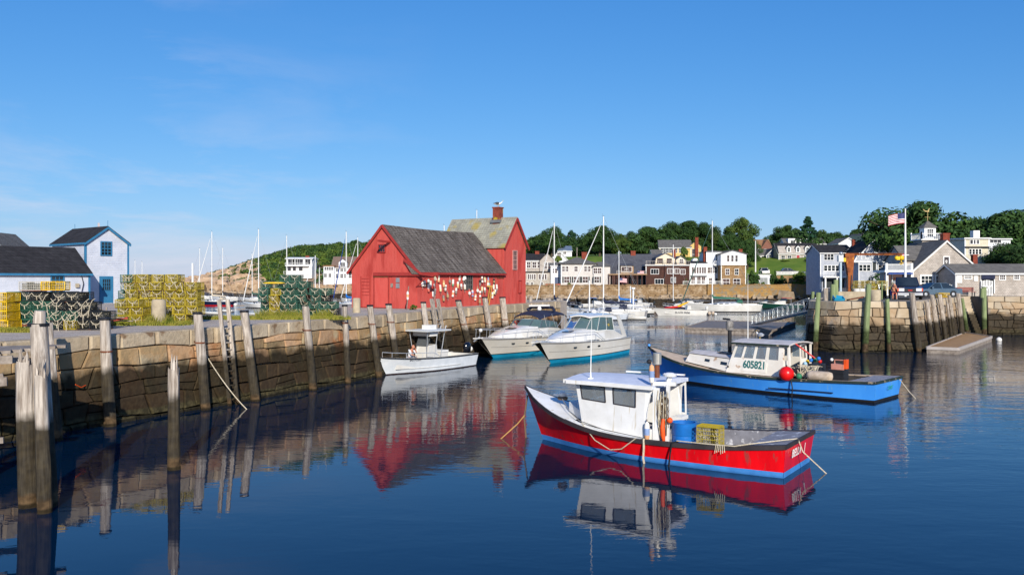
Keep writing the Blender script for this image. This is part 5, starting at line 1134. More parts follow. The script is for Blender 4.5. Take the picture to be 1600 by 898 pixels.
# ================================================================ trees and shrubs
def leafmat(name, a, b, c):
    m = mat(name, a, b, scale=.35, third=c, rough=.75, rnd=.16, spec=.15, lo=.3, hi=.7, detail=8); t = m.node_tree; bs = t.nodes['Principled BSDF']
    return m
LEAF = leafmat('oak_leaves', '283d1e', '46602c', '354e26'); LEAF2 = leafmat('maple_leaves', '3a4f20', '5c6c2e', '485c2a'); LEAF3 = leafmat('pine_needles', '1c3826', '33523a', '264530'); LEAF4 = leafmat('shrub_leaves', '44581f', '6e7c32', '566a28')
BARK = mat('bark', '5b4c3e', '40342a', scale=3, rough=.95)
def crown_mesh(seed, R, H_, n, leaf, k, m, cone=False):
    "k clumps of leaf faces spread through the crown's volume"
    rr = random.Random(seed); g = M(); cl = []
    for i in range(k):
        if cone: f = (i+.5)/k; z = H_*f; r = R*(1-f)**.8; a = rr.uniform(0, 6.28); q = r*rr.uniform(.35, .95); cl.append((cos(a)*q, sin(a)*q, z, max(.5, R*.35*(1-f)+.35), .5))
        else:
            z = rr.uniform(.05, 1); prof = sin(pi*min(1, .12+z*.85))**.55; a = rr.uniform(0, 6.28); q = R*prof*sqrt(rr.random())*.92; cl.append((cos(a)*q, sin(a)*q, z*H_*.86, R*rr.uniform(.16, .32), .75))
    for cx, cy, cz, cr_, fl in cl:
        for j in range(n):
            d = Vector((rr.gauss(0,1), rr.gauss(0,1), rr.gauss(0,1))).normalized(); q = cr_*rr.uniform(.62, 1.08)
            p = Vector((cx+d.x*q, cy+d.y*q, cz+d.z*q*fl)); nn = (d+Vector((rr.gauss(0,.5), rr.gauss(0,.5), rr.gauss(.3,.5)))).normalized()
            u = nn.cross(Vector((rr.gauss(0,1), rr.gauss(0,1), rr.gauss(0,1)))).normalized(); v = nn.cross(u); s = leaf*rr.uniform(.6, 1.3)
            g.add([p-u*s, p+v*s*.55, p+u*s, p-v*s*.55], [(0,1,2,3)])
    return g.mesh('crown', m)
def trunk_mesh(seed, h, r, R, H_):
    rr = random.Random(seed); g = M().tube([(0,0,-1.5),(0,0,0),(rr.uniform(-.2,.2),0,h*.6),(rr.uniform(-.3,.3),rr.uniform(-.2,.2),h+H_*.35),(0,0,h+H_*.75)], [r*1.3,r,r*.8,r*.45,r*.1], 8)
    for i in range(8):
        a = i*2.4; z = h*.8+H_*.08*i; g.tube([(0,0,z),(cos(a)*R*.35,sin(a)*R*.35,z+H_*.12),(cos(a)*R*.75,sin(a)*R*.75,z+H_*.24)], [r*.4,r*.25,r*.06], 5)
    return g.mesh('trunk', BARK)
TV = []
for i, (R, H_, th, lf, k, m) in enumerate([(5.2,9,2.5,.21,70,LEAF),(4.6,8.2,2.2,.20,64,LEAF2),(5.6,8.4,2.8,.22,74,LEAF),(4.2,10,2.0,.20,66,LEAF3),(5,8,2.4,.21,66,LEAF2)]):
    TV.append((crown_mesh(30+i, R, H_, 230, lf, k, m), trunk_mesh(40+i, th, .38, R, H_), th, H_+th))
CONE = (crown_mesh(60, 3.2, 10.5, 130, .3, 52, LEAF3, cone=True), trunk_mesh(61, 1.2, .3, 1.5, 9), 1.2, 11.7)
BUSH = [crown_mesh(70+i, 1.0, 1.35, 90, .10, 26, m) for i, m in enumerate((LEAF4, LEAF, LEAF2))]
def tree(label, px, Y, top, v, wid=1.0, group=None, name='deciduous_tree', cat='tree', zb=None):
    cm, tm_, th, hh = CONE if v == 'c' else TV[v]; x = pd(px, Y); z = land(x, Y) if zb is None else zb; s = (fz(top, Y)-z)/hh; rz = RND.uniform(0, 6.28)
    t = thing(name, label, cat, (x, Y, z), rz, group); t.scale = (s*wid, s*wid, s)
    obj('trunk', tm_, t); obj('crown', cm, t, (0,0,th)); return t
TL = [("rounded dark oak right behind the red tower", 862,262,352,0,1.0),("leafy tree at the left of the skyline wood behind the tower", 838,285,368,2,1.0),("small dark tree between two big oaks left of the tallest mast", 893,285,357,3,.7),
 ("broad dark oak behind the greige house and its tall mast", 937,262,351,2,1.15),("lighter green maple right of the tall white mast", 968,268,363,1,1.0),("dark oak above the slate roof's left end", 990,272,360,0,.9),("wide dense tree behind the slate roof chimney", 1015,278,352,2,1.1),
 ("bushy dark tree left of the yellow house", 1043,290,345,0,1.1),("broad oak crown above the yellow house", 1073,285,343,2,1.2),("dark oak just behind the yellow house chimney", 1103,280,346,0,1.0),("tree behind the tall ketch mast", 1118,270,362,1,.9),
 ("tall full maple standing highest left of the lawn", 1158,245,337,1,.95),("second trunk of the tall maple group by the fieldstone house", 1141,240,362,0,.9),("low leafy tree above the fieldstone chimney", 1168,232,372,2,.9),
 ("dark tree behind the tan-roofed gable", 1204,285,365,0,.9),("spreading tree left of the pointed spruce", 1228,282,350,2,1.0),("tree between the spreading oak and the spruce", 1247,290,356,1,.8),
 ("round green tree behind the long white house", 1283,292,358,1,.9),("low wooded crown left of the green roof", 1305,288,361,0,1.1),("broad dark crown behind the green roof", 1340,280,356,2,1.1),("dark tree between the green roof and the huge maple", 1372,272,352,0,1.0),
 ("huge round tree behind the flagpole", 1428,178,309,2,1.08),("dense lower companion of the huge tree beside the flagpole", 1404,196,345,0,1.0),("right companion of the huge tree above the grey wing roof", 1462,190,346,0,1.0),("dark tree just right of the cupola", 1497,200,350,2,1.0),
 ("dark wide tree above the cream house", 1530,190,338,0,1.1),("very dark big tree at the right skyline", 1568,180,324,2,1.15),("dark tree filling the right frame edge", 1606,172,330,0,1.1),
 ("near dark tree right of the cream house above the low wing", 1577,128,378,0,1.2),("near dark tree at the right frame edge over the wing roof", 1605,122,376,2,1.1),("dark tree behind the low wing roof", 1552,132,392,3,1.1)]
for lb, px, Y, top, v, wd in TL: tree(lb, px, Y, top, v, wd, 'trees on the town skyline', zb=(4 if Y < 150 else None))
tree("pointed dark spruce rising above the gambrel house", 1262, 275, 339, 'c', 1.35, name='spruce_tree', group=None)
def shrub(label, px, Y, zb, top, wpx, v, hgt=None, group=None, name='shrub', base_py=None):
    x = pd(px, Y); z = zb if zb is not None else (fz(base_py, Y) if base_py else land(x, Y)); h = (fz(top, Y)-z)/1.35; w_ = wpx*Y/F/2.1
    o = obj(name, BUSH[v], None, (x, Y, z-.1), (0,0,RND.uniform(0,6)), (w_, w_, h*1.05)); return tag(o, label, 'shrub', group)
for a in [("large dark hedge right of the fieldstone house",1177,204,4.2,421,24,1),("tall narrow hedge right of the white garage",1209,206,4.2,421,14,1),("trimmed round bush below the gambrel house windows",1226,238,None,406,17,1),
          ("dark reddish shrub left of the bright green one",1221,207,4.2,429,18,1),("bright green shrub beside the stone steps",1251,205,4.2,425,28,0),("small low shrub at the gambrel house door",1243,236,None,413,12,1),("dark shrubs against the gambrel house's right end",1268,234,None,403,22,1),
          ("dark bush left of the deck house basement",1280,194,4.2,428,14,1),("round green tree-like bush beside the yellow house",1069,235,None,386,19,2),("green shrub by the brown house corner",1071,200,4.2,431,9,2),("green plant on the seawall below the greige house",889,198.5,4.2,441,8,0),
          ("low green shrub at the fieldstone house foot",1193,200,4.2,440,9,0),("bush in front of the gabled white house",872,236,None,400,16,0)]:
    lb, px, Y, zb, top, wp, v = a; shrub(lb, px, Y, zb, top, wp, v)
o = shrub('small green weed bush at the foot of the red wall', 646, 59.6, BZ-.05, 474, 15, 0, name='weed_bush')
# headland wood: reads as one mass
rr = random.Random(5); wood = M(); base = [[], [], []]
def scatter_clumps(name, pts, m, leaf, n, label):
    g = M()
    for x, y, z, R in pts:
        for j in range(n):
            d = Vector((rr.gauss(0,1), rr.gauss(0,1), abs(rr.gauss(0,1))*.9+.05)).normalized(); q = R*rr.uniform(.6, 1.1); p = Vector((x+d.x*q, y+d.y*q, z+d.z*q*.8)); nn = (d+Vector((rr.gauss(0,.5), rr.gauss(0,.5), rr.gauss(.2,.5)))).normalized()
            u = nn.cross(Vector((rr.gauss(0,1), rr.gauss(0,1), .3))).normalized(); v = nn.cross(u); s = leaf*rr.uniform(.6, 1.3); g.add([p-u*s, p+v*s*.6, p+u*s, p-v*s*.6], [(0,1,2,3)])
    return tag(g.build(name, m), label, kind='stuff')
A, B, C_ = [], [], []
for i in range(2700):
    px = rr.uniform(325, 640) if i < 2300 else rr.uniform(640, 850); Y = 288+rr.random()**.9*130; x = pd(px, Y); z = land(x, Y); f = (Y-288)/130
    if px < 400 and rr.random() < (400-px)/110*(1.3-f): continue
    grow = smooth(360, 520, px)
    if 438 < px < 496 and Y < 309 and z > 3.2: continue
    if 500 < px < 575 and Y < 300: continue
    R = rr.uniform(.8, 1.7)+1.9*grow*f; (A if rr.random() < .45 else B if rr.random() < .6 else C_).append((x, Y, z+R*.3, R))
scatter_clumps('hillside_wood', A, LEAF, .42, 75, 'dense low wood covering the headland'); scatter_clumps('hillside_scrub', B, LEAF4, .40, 70, 'brighter green scrub between the trees of the headland'); scatter_clumps('hillside_thicket', C_, LEAF2, .4, 70, 'mid green thicket on the headland')
# undergrowth closing the gaps behind the town houses
pts = []
for i in range(520):
    px = rr.uniform(825, 1640); Y = rr.uniform(268, 320); x = pd(px, Y)
    if 1170 < px < 1215 : continue
    pts.append((x, Y, land(x, Y)+rr.uniform(.5, 5.2), rr.uniform(2.2, 3.6)))
for i in range(150):
    px = rr.uniform(1390, 1640); Y = rr.uniform(196, 225); x = pd(px, Y); pts.append((x, Y, land(x, Y)+rr.uniform(.5, 9), rr.uniform(2.2, 3.6)))
for i in range(60):
    px = rr.uniform(1545, 1640); Y = rr.uniform(128, 145); x = pd(px, Y); pts.append((x, Y, 4+rr.uniform(.5, 5), rr.uniform(1.6, 2.4)))
scatter_clumps('town_wood', pts, LEAF, .45, 150, 'dark wood closing the skyline behind the houses')
for i, (px, Y, top) in enumerate([(505,372,380),(530,380,377),(555,385,374),(585,390,371),(470,365,385),(610,385,371)]):
    tree(f"headland tree crown {['above the modern white house','between the two white headland houses','above the seaside house','left of the red gable, highest','low on the ridge left of the modern house','just behind the red gable'][i]}", px, Y, top, i%3, 1.25, 'trees on the headland ridge', zb=None)
# ================================================================ lawn things
x, w_ = hp(1185, 1204, 206); t = thing('garage_shed', 'small white flat-topped garage with grey doors under the parked white car', 'garage', (x,206,4.2)); h = fz(429.5,206)-4.2
M().box(-w_/2,0,-.5,w_/2,4,h).build('wall', CLAPW, t); M().box(-w_/2-.1,-.2,h,w_/2+.1,4.1,h+.15).build('roof', TRW, t)
for q in (-.62, .3): M().box(q-.42,-.06,0,q+.42,-.01,1.9).build('door', mat('grey_door','8e9294'), t)
def fence2(label, px0, px1, Y0, Y1, z0, z1, h, m=TRW, st=.25, group=None):
    t = thing('garden_fence', label, 'fence', (0,0,0)); x0, x1 = pd(px0,Y0), pd(px1,Y1); n = int(hypot(x1-x0,Y1-Y0)/st); g = M()
    for i in range(n+1): f = i/n; x = x0+(x1-x0)*f; y = Y0+(Y1-Y0)*f; z = z0+(z1-z0)*f; g.box(x-.07,y,z,x+.07,y+.03,z+h)
    g2 = M().beam((x0,Y0+.04,z0+h*.75),(x1,Y1+.04,z1+h*.75),.04,.08).beam((x0,Y0+.04,z0+h*.25),(x1,Y1+.04,z1+h*.25),.04,.08); tag(g.build('picket', m, t), kind='stuff'); g2.build('rail', m, t); return t
fence2('white picket fence along the foot of the lawn', 1212, 1248, 209, 209, fz(429.5,209), fz(429,209), .85); fence2('fence right of the white picket fence, bluish shade put into its colour', 1253, 1272, 210, 210, fz(429,210), fz(429,210), .8, SHBLUE)  # the right-hand fence carries its shade as a blue-grey colour
M_ = M(); M_.box(pd(1212,208),207.6,3.5,pd(1273,208),208.2,fz(430.5,208)); o = M_.build('retaining_wall', STONEH); tag(o, 'low stone retaining wall under the picket fence', 'wall')
t = thing('stone_steps', 'pale steps rising left of the deck house', 'stairs', (0,0,0))
for i in range(8): M().box(pd(1262+i*.9,200),199+i*.5,4,pd(1268+i*.9,200),199.5+i*.5,4.3+i*.25).build('step', CONC, t)
o = M().tube([(0,0,0),(0,0,fz(376,212)-fz(425,212))], [.16,.1], 8).build('utility_pole', TRW, loc=(pd(1180.5,212),212,fz(425,212))); tag(o, 'tall plain white pole on the lawn right of the fieldstone house', 'pole')
o = M().tube([(0,0,0),(0,0,fz(386,210)-4)], [.14,.1], 8).build('utility_pole', TIMBER, loc=(pd(901.5,212),212,4)); tag(o, 'wooden pole above the greige house roof', 'pole')
# ================================================================ vehicles
def car(name, label, cat, x, y, z, rz, Ln, W, Hh, paint, kind='sedan'):
    t = thing(name, label, cat, (x,y,z), rz); g = M(); a = Ln/2; hb = Hh*.56; gc = .24
    if kind == 'pickup':
        prof = [(a,gc+.12),(a+.02,.62),(a-.03,.98),(a-.45,1.1),(a-1.3,1.16),(-a,1.16),(-a,gc+.2)]; cab = [(a-1.35,1.14),(a-1.95,Hh),(a-3.55,Hh),(a-3.85,1.14)]
    elif kind == 'suv': prof = [(a,gc+.1),(a+.02,.6),(a-.08,.9),(a-.9,1.05),(-a,1.08),(-a-.02,gc+.1)]; cab = [(a-.95,1.03),(a-1.7,Hh),(-a+.3,Hh-.03),(-a+.02,1.06)]
    else: prof = [(a,gc+.08),(a+.03,.5),(a-.06,.68),(a-1.0,.86),(-a+.85,.9),(-a,.86),(-a-.03,gc+.1)]; cab = [(a-1.1,.85),(a-1.85,Hh),(-a+1.55,Hh-.01),(-a+.55,.88)]
    # body in slices so that the sides curve in
    rows = []
    for k, f in ((-1,.93),(-.97,1),(-.55,1.012),(0,1.015),(.55,1.012),(.97,1),(1,.93)): rows.append([(px*(1 if abs(k) < 1 else .985), k*W/2, gc+(pz-gc)*f) for px, pz in prof])
    g.grid([r[::-1] for r in rows], closed=True); g.add(rows[0], [tuple(range(len(prof)))]); g.add(rows[-1], [tuple(reversed(range(len(prof))))]); b = g.build('body', paint, t, smooth=35)
    c = M(); tw_ = W/2*.80; bw = W/2*.95; P = []
    for s in (-1, 1): P.append([(cab[0][0], s*bw, cab[0][1]), (cab[1][0], s*tw_, cab[1][1]), (cab[2][0], s*tw_, cab[2][1]), (cab[3][0], s*bw, cab[3][1])])
    c.grid(P, closed=True); c.add(P[0], [(3,2,1,0)]); c.add(P[1], [(0,1,2,3)]); c.build('cabin', paint, t, smooth=30)
    gl = M(); lerp = lambda p, q, f: Vector(p).lerp(Vector(q), f)
    def pane(A_, B_, C2, D_, o_, ins=.09):
        ce = (Vector(A_)+Vector(B_)+Vector(C2)+Vector(D_))/4; q = [lerp(p, ce, ins)+Vector(o_) for p in (A_,B_,C2,D_)]; M().prism(q, tuple(-Vector(o_)*.5)).build('window', DARKGLASS, t)
    l, r_ = P[1], P[0]
    pane(r_[0], l[0], l[1], r_[1], (.02,0,.012)); pane(l[3], r_[3], r_[2], l[2], (-.02,0,.01))
    for s, Q in ((1, l), (-1, r_)):
        m0 = lerp(Q[0], Q[3], .5); m1 = lerp(Q[1], Q[2], .5); pane(Q[0], m0, m1, Q[1], (0,s*.015,.003), .1); pane(m0, Q[3], Q[2], m1, (0,s*.015,.003), .1)
    wr = .4 if kind == 'pickup' else .33
    for sx in (a-.85, -a+.95):
        for sy in (-1, 1):
            wl = M().lathe([(wr*.6,-.11),(wr*.95,-.11),(wr,-.07),(wr,.07),(wr*.95,.11),(wr*.6,.11)], 20, (0,0,0), 'y').build('wheel', BLACK, t, smooth=40, loc=(sx, sy*(W/2-.08), wr)); M().lathe([(wr*.2,sy*.12),(wr*.58,sy*.105),(wr*.6,sy*.06)][::1], 16, (0,0,0), 'y').build('rim', CHROME, wl)
            M().lathe([(wr+.07,-.06),(wr+.07,.02)], 20, (sx, sy*(W/2-.02), wr), 'y').build('wheel_arch', BLACK, t)
    for s in (-1, 1):
        zz = .72 if kind == 'pickup' else .6; hh_ = .26 if kind == 'pickup' else .16
        M().box(a-.03,s*W*.33-.22,zz,a+.05,s*W*.33+.22,zz+hh_).build('headlight', mat('headlight_glass','dfe3e6',rough=.1), t); M().box(a-.02,s*W*.46-.07,zz,a+.035,s*W*.46+.05,zz+hh_).build('indicator', ORANGEP, t)
        M().box(-a-.04,s*W*.4-.12,.6,-a+.02,s*W*.4+.1,.85).build('tail_light', REDP, t)
        M().box(cab[0][0]-.45,s*(W/2+.02)-.02,1.1 if kind != 'sedan' else .9,cab[0][0]-.3,s*(W/2+.18)+.02,1.3 if kind != 'sedan' else 1.05).build('mirror', paint, t)
    M().box(a-.02,-W*.24,.66,a+.045,W*.24,.94 if kind == 'pickup' else .72).build('grille', BLACK, t); M().box(a-.05,-W*.47,.36,a+.12,W*.47,.58).build('bumper', CHROME if kind == 'pickup' else paint, t)
    if kind == 'pickup': M().box(a+.05,-.17,.76,a+.06,.17,.84).build('badge', REDP, t)
    M().box(a+.12,-.17,.42,a+.135,.17,.55).build('number_plate', TRW, t); return t
NAVYP = mat('navy_car_paint', '151a3c', '11152f', rough=.2, coat=.8, metal=.2); BLGP = mat('blue_grey_car_paint', '5d7688', '4f6676', rough=.25, coat=.8, metal=.4)
car('pickup_truck', 'dark navy pickup truck with chrome bumper parked nose-out on the pier', 'truck', pd(1419,77), 77.6, 3.885, radians(-106), 5.4, 2.1, 1.95, NAVYP, 'pickup')
car('parked_car', 'blue-grey sedan parked behind the pickup beside the picket fence', 'car', pd(1462,84), 84.2, 3.885, radians(186), 4.6, 1.75, 1.42, BLGP, 'sedan')
car('parked_car', 'white SUV parked above the white garage roof', 'car', pd(1194,214), 214, fz(430,214)+.1, radians(-95), 4.5, 1.85, 1.75, GEL, 'suv')
car('parked_car', 'dark car just visible over the picket fence on the lawn', 'car', pd(1228,215), 215, fz(430,215)+.3, radians(180), 4.6, 1.8, 1.5, mat('dark_car_paint','2c3440',rough=.2,coat=.7), 'sedan')
# ================================================================ things on the pier
RUST = mat('rusted_crane_steel', '7e4322', '4e2a1c', scale=1.6, rough=.9, third='955428', bump=.01, speck=('b5752f', 3, .62))
Y = 79; cr = thing('derrick_crane', 'rusty steel column crane with long horizontal boom and yellow hoist', 'crane', (pd(1327,Y),Y,3.9)); q = lambda px: pd(px,Y)-pd(1327,Y); zz = lambda py: fz(py,Y)-3.9
M().prism([(q(1319),-.2,zz(396)),(q(1334),-.2,zz(396)),(q(1331),-.2,zz(436)),(q(1328.5),-.2,zz(458)),(q(1324),-.2,zz(458)),(q(1324),-.2,zz(430))], (0,.4,0)).build('column', RUST, cr)
M().tube([(q(1326),0,-.02),(q(1326),0,zz(432))], [.2,.14], 10).build('mast', RUST, cr)
M().box(q(1319),-.16,zz(396.5),q(1409),.16,zz(396)-.02+.04).box(q(1319),-.16,zz(398.6),q(1409),.16,zz(398.2)).box(q(1319),-.04,zz(398.4),q(1409),.04,zz(396.2)).build('boom', RUST, cr)
h = M().box(q(1400),-.16,zz(406),q(1405),.16,zz(400.5)).ball((q(1408.5),0,zz(403)),.24).ball((q(1401),0,zz(403)),.2).build('hoist', YELP, cr); M().tube([(q(1408),0,zz(406)),(q(1408),0,zz(409)),(q(1411),0,zz(411)),(q(1408),0,zz(413)),(q(1405.5),0,zz(411))],.05,6).build('hook', YELP, cr)
for a, b in ((1322,1315),(1329,1336)): M().tube([(q(a),-.2,zz(430)),(q(a)-.05*(1 if a < b else -1),-.3,zz(450)),(q(b),-.5,0)], .05, 6).build('cable', BLACK, cr)
M().box(q(1315.5),-.3,zz(409),q(1320),.1,zz(403)).build('control_box', YELP, cr)
lp = thing('dock_hoist_post', 'pale steel post with grey motor head left of the rusty crane', 'post', (pd(1313.5,78.3),78.3,3.9)); hh = fz(409,78.3)-3.9
M().tube([(0,0,0),(0,0,hh)], .11, 10).build('post', mat('pale_blue_steel','b9cdd6',rough=.5), lp, smooth=60); M().box(-.25,-.2,hh,.18,.2,hh+.6).build('motor_head', ALU, lp); M().ball((0,-.1,hh+.75),.16).build('lamp', ALU, lp)
for a in (-.45, .45): M().beam((a,0,0),(a*.1,0,.75),.06).build('brace', ALU, lp)
for i, (px, c, lb) in enumerate(((1338,GEL,'first white barrel right of the rusty crane'),(1348,GEL,'second white barrel before the yellow traps'),(1356,mat('blue_grey_barrel','66707c'),'blue-grey barrel next to the white ones'))):
    o = M().lathe([(.27,0),(.29,.05),(.29,.3),(.305,.32),(.29,.34),(.29,.6),(.305,.62),(.29,.64),(.29,.85),(.26,.9)], 20).build('barrel', c, smooth=30, loc=(pd(px,79), 79+i*.2, 3.89)); tag(o, lb, 'barrel', 'barrels by the crane')
stack('yellow stack on the pier', 1334, 82, ['yyyy','yyyy','yyyy'], side=True, base=3.89, group='lobster traps stacked on the right pier')
stack('short yellow column right of the barrels', 1362, 80.5, ['yyy','yyy'], base=3.89, group='lobster traps stacked on the right pier')
stack('crates behind pier stubs', 1467, 80.5, ['bb'], base=3.55, side=True, group='lobster traps stacked on the right pier')
t = thing('concrete_block_curb', 'long tan concrete block below the crane with a blue tray leaning on it', 'concrete block', (0,0,0))
a, b = pd(1296,71.5), pd(1353,71.5); M().box(a,71.3,3.86,b,72.1,4.62).build('block', CONC, t)
o = M().box(-.45,-.25,0,.45,.25,.06).box(-.45,-.25,0,-.42,.25,.3).box(.42,-.25,0,.45,.25,.3).box(-.45,-.25,0,.45,-.22,.3).box(-.45,.22,0,.45,.25,.3).build('fish_tray', mat('cyan_plastic','2a9ec6'), loc=(pd(1309,70.4),70.4,3.95)); o.rotation_euler = (.5,.1,.15); tag(o, 'bright blue plastic tray lying before the concrete block', 'tray')
o = M().beam((pd(1322,69.6),69.4,3.98),(pd(1350,70.5),70.6,4.2),.1,.1).build('timber_baulk', IRON); tag(o, 'rust-brown timber baulk on the pier edge', 'timber')
o = M().lathe([(.42,0),(.42,.85),(.36,.9)], 20).build('mooring_post', CONC, smooth=50, loc=(pd(1369.5,69.4),69.6,3.9)); tag(o, 'stout concrete bollard on the right pier', 'bollard')
for i, (px, Y, top, r, lb) in enumerate(((1306,71,437,.2,'green post stub left of the pale hoist post'),(1302,70.6,444,.24,'shorter green post stub before the hoist post'),(1355,74,449,.14,'short green stub post among the barrels'),(1290,71,450,.2,'pale stub post at the pier head'),(1378,76,440,.07,'thin post beside the leaning bicycle of ropes'),(1535,84,450,.2,'green stub post in front of the gate'))):
    o = M().lathe([(r,0),(r*.95,zh(top,Y)-3.85)], 12).build('post_stub', GPILE if i != 3 else PILE, smooth=50, loc=(pd(px,Y),Y,3.85)); tag(o, lb.replace(' of ropes',''), 'post')
# cooler boxes and small gear along the pier for a lived-in look
g = thing('hand_cart', 'metal hand cart with a dark bag beside the yellow traps', 'cart', (pd(1380,80),80,3.9)); M().tube([(-.25,0,.1),(-.3,.3,1.25),(.3,.3,1.25),(.25,0,.1)], .03, 6).build('frame', ALU, g); M().box(-.25,-.1,.1,.25,.25,.7).build('bag', SHUT, g)
for s in (-.28,.28): M().lathe([(.15,-.03),(.15,.03)], 14, (s,.1,.15), 'x').build('wheel', BLACK, g)
# ================================================================ floats and gangway
def dock(name, label, P, z, th, m, rail=None, planks=10):
    "P: four corners, counterclockwise; planks run between sides 0-1 and 3-2"
    t = thing(name, label, 'floating dock', (0,0,0)); a, b, c, d = [Vector((p[0],p[1],0)) for p in P]
    for i in range(planks):
        f0 = i/planks; f1 = (i+.93)/planks; q = [a.lerp(b,f0), a.lerp(b,f1), d.lerp(c,f1), d.lerp(c,f0)]; M().prism([(v.x,v.y,z) for v in q], (0,0,.05)).build('plank', m, t)
    M().prism([(v.x,v.y,-.15) for v in (a,b,c,d)], (0,0,z+.14)).build('float_body', TIMBER, t)
    e = M()
    for p, q in ((a,b),(b,c),(c,d),(d,a)): e.beam((p.x,p.y,z+.0),(q.x,q.y,z+.0),.12,.22)
    e.build('fender_rail', rail or TIMBER, t); return t
dock('floating_dock', 'long grey timber float in the middle of the harbour with a metal gangway on it', [gp(1070,519), gp(1206,524), gp(1243,510), gp(1105,507)], .45, .4, mat('grey_float_planks','8a7e70','6c6258',scale=3), planks=22)
t = dock('floating_dock', 'tan plywood float with white edge tied below the right pier stubs', [(x_+.45, y_-.3) for x_, y_ in (gp(1436,551), gp(1485,553), gp(1539,533), gp(1498,526.5))], .4, .4, DECKWOOD, mat('pale_edge','b9b0a8'), planks=12)
for i in range(6):
    a = Vector((*gp(1487,553),0)).lerp(Vector((*gp(1541,533),0)), (i+.5)/6); M().lathe([(.2,-.1),(.2,.1)], 12, (a.x+.1,a.y-.05,.16), 'y').build('tyre_fender', BLACK, t)
dock('floating_dock', 'dark float corner cut by the right frame edge', [gp(1588,521), gp(1640,523), gp(1650,516), gp(1594,515)], .3, .3, mat('grey_float_planks','8a7e70'), planks=5)
gw = thing('gangway', 'slanting aluminium truss gangway down to the middle float', 'gangway', (0,0,0)); A0 = Vector((pd(1174,93.5),93.2,.75)); B0 = Vector((pd(1264,74.5),74.5,2.95))
for off in (0, 1.1):
    d = Vector((off*.75, off*.65, 0)); up = Vector((0,0,1.05)); M().beam(A0+d, B0+d, .08).beam(A0+d+up, B0+d+up, .06).build('chord', ALU, gw); g = M(); n = 12
    for i in range(n):
        p = A0.lerp(B0, i/n)+d; q = A0.lerp(B0, (i+1)/n)+d; g.beam(p, p+up, .045).beam(p, q+up, .035)
    g.build('truss_web', ALU, gw)
M().beam(A0+Vector((.4,.35,0)), B0+Vector((.4,.35,0)), 1.0, .06).build('walkway', ALU, gw)
# mooring balls
for lb, px, py, r, c in (('blue mooring ball left of the skiff carrying kayaks',1010,486,.36,mat('ball_blue','4a7fc0')),('white mooring ball in front of the big ketch',1118,492,.25,GEL),('white and red mooring ball by the quay wall',1561,533,.25,GEL),('white mooring ball beside the navy sloop',368,477.5,.42,GEL),
                         ('small white mooring buoy left of the navy sloop',310,474.5,.3,GEL),('tiny white buoy in the left channel',302,470,.25,GEL),('tiny white buoy at the left channel edge',374,469,.25,GEL)):
    x, y = gp(px, py); o = M().ball((0,0,r*.5), r, 16).build('mooring_ball', c, smooth=80, loc=(x,y,0)); tag(o, lb, 'mooring ball')
x, y = pd(289,47.4), 48.6; t = thing('tide_stake', 'thin pale stake with a red ball at its foot, left of the moored sloops', 'stake', (x,y,3.0)); M().tube([(0,0,-1),(-.03,0,zh(411,y)-3)], .055, 7).build('stake', TRW, t); M().ball((.12,-.15,zh(483,y)-3), .17, 14).build('red_ball', mat('ball_pinkred','d45a4a'), t, smooth=80)
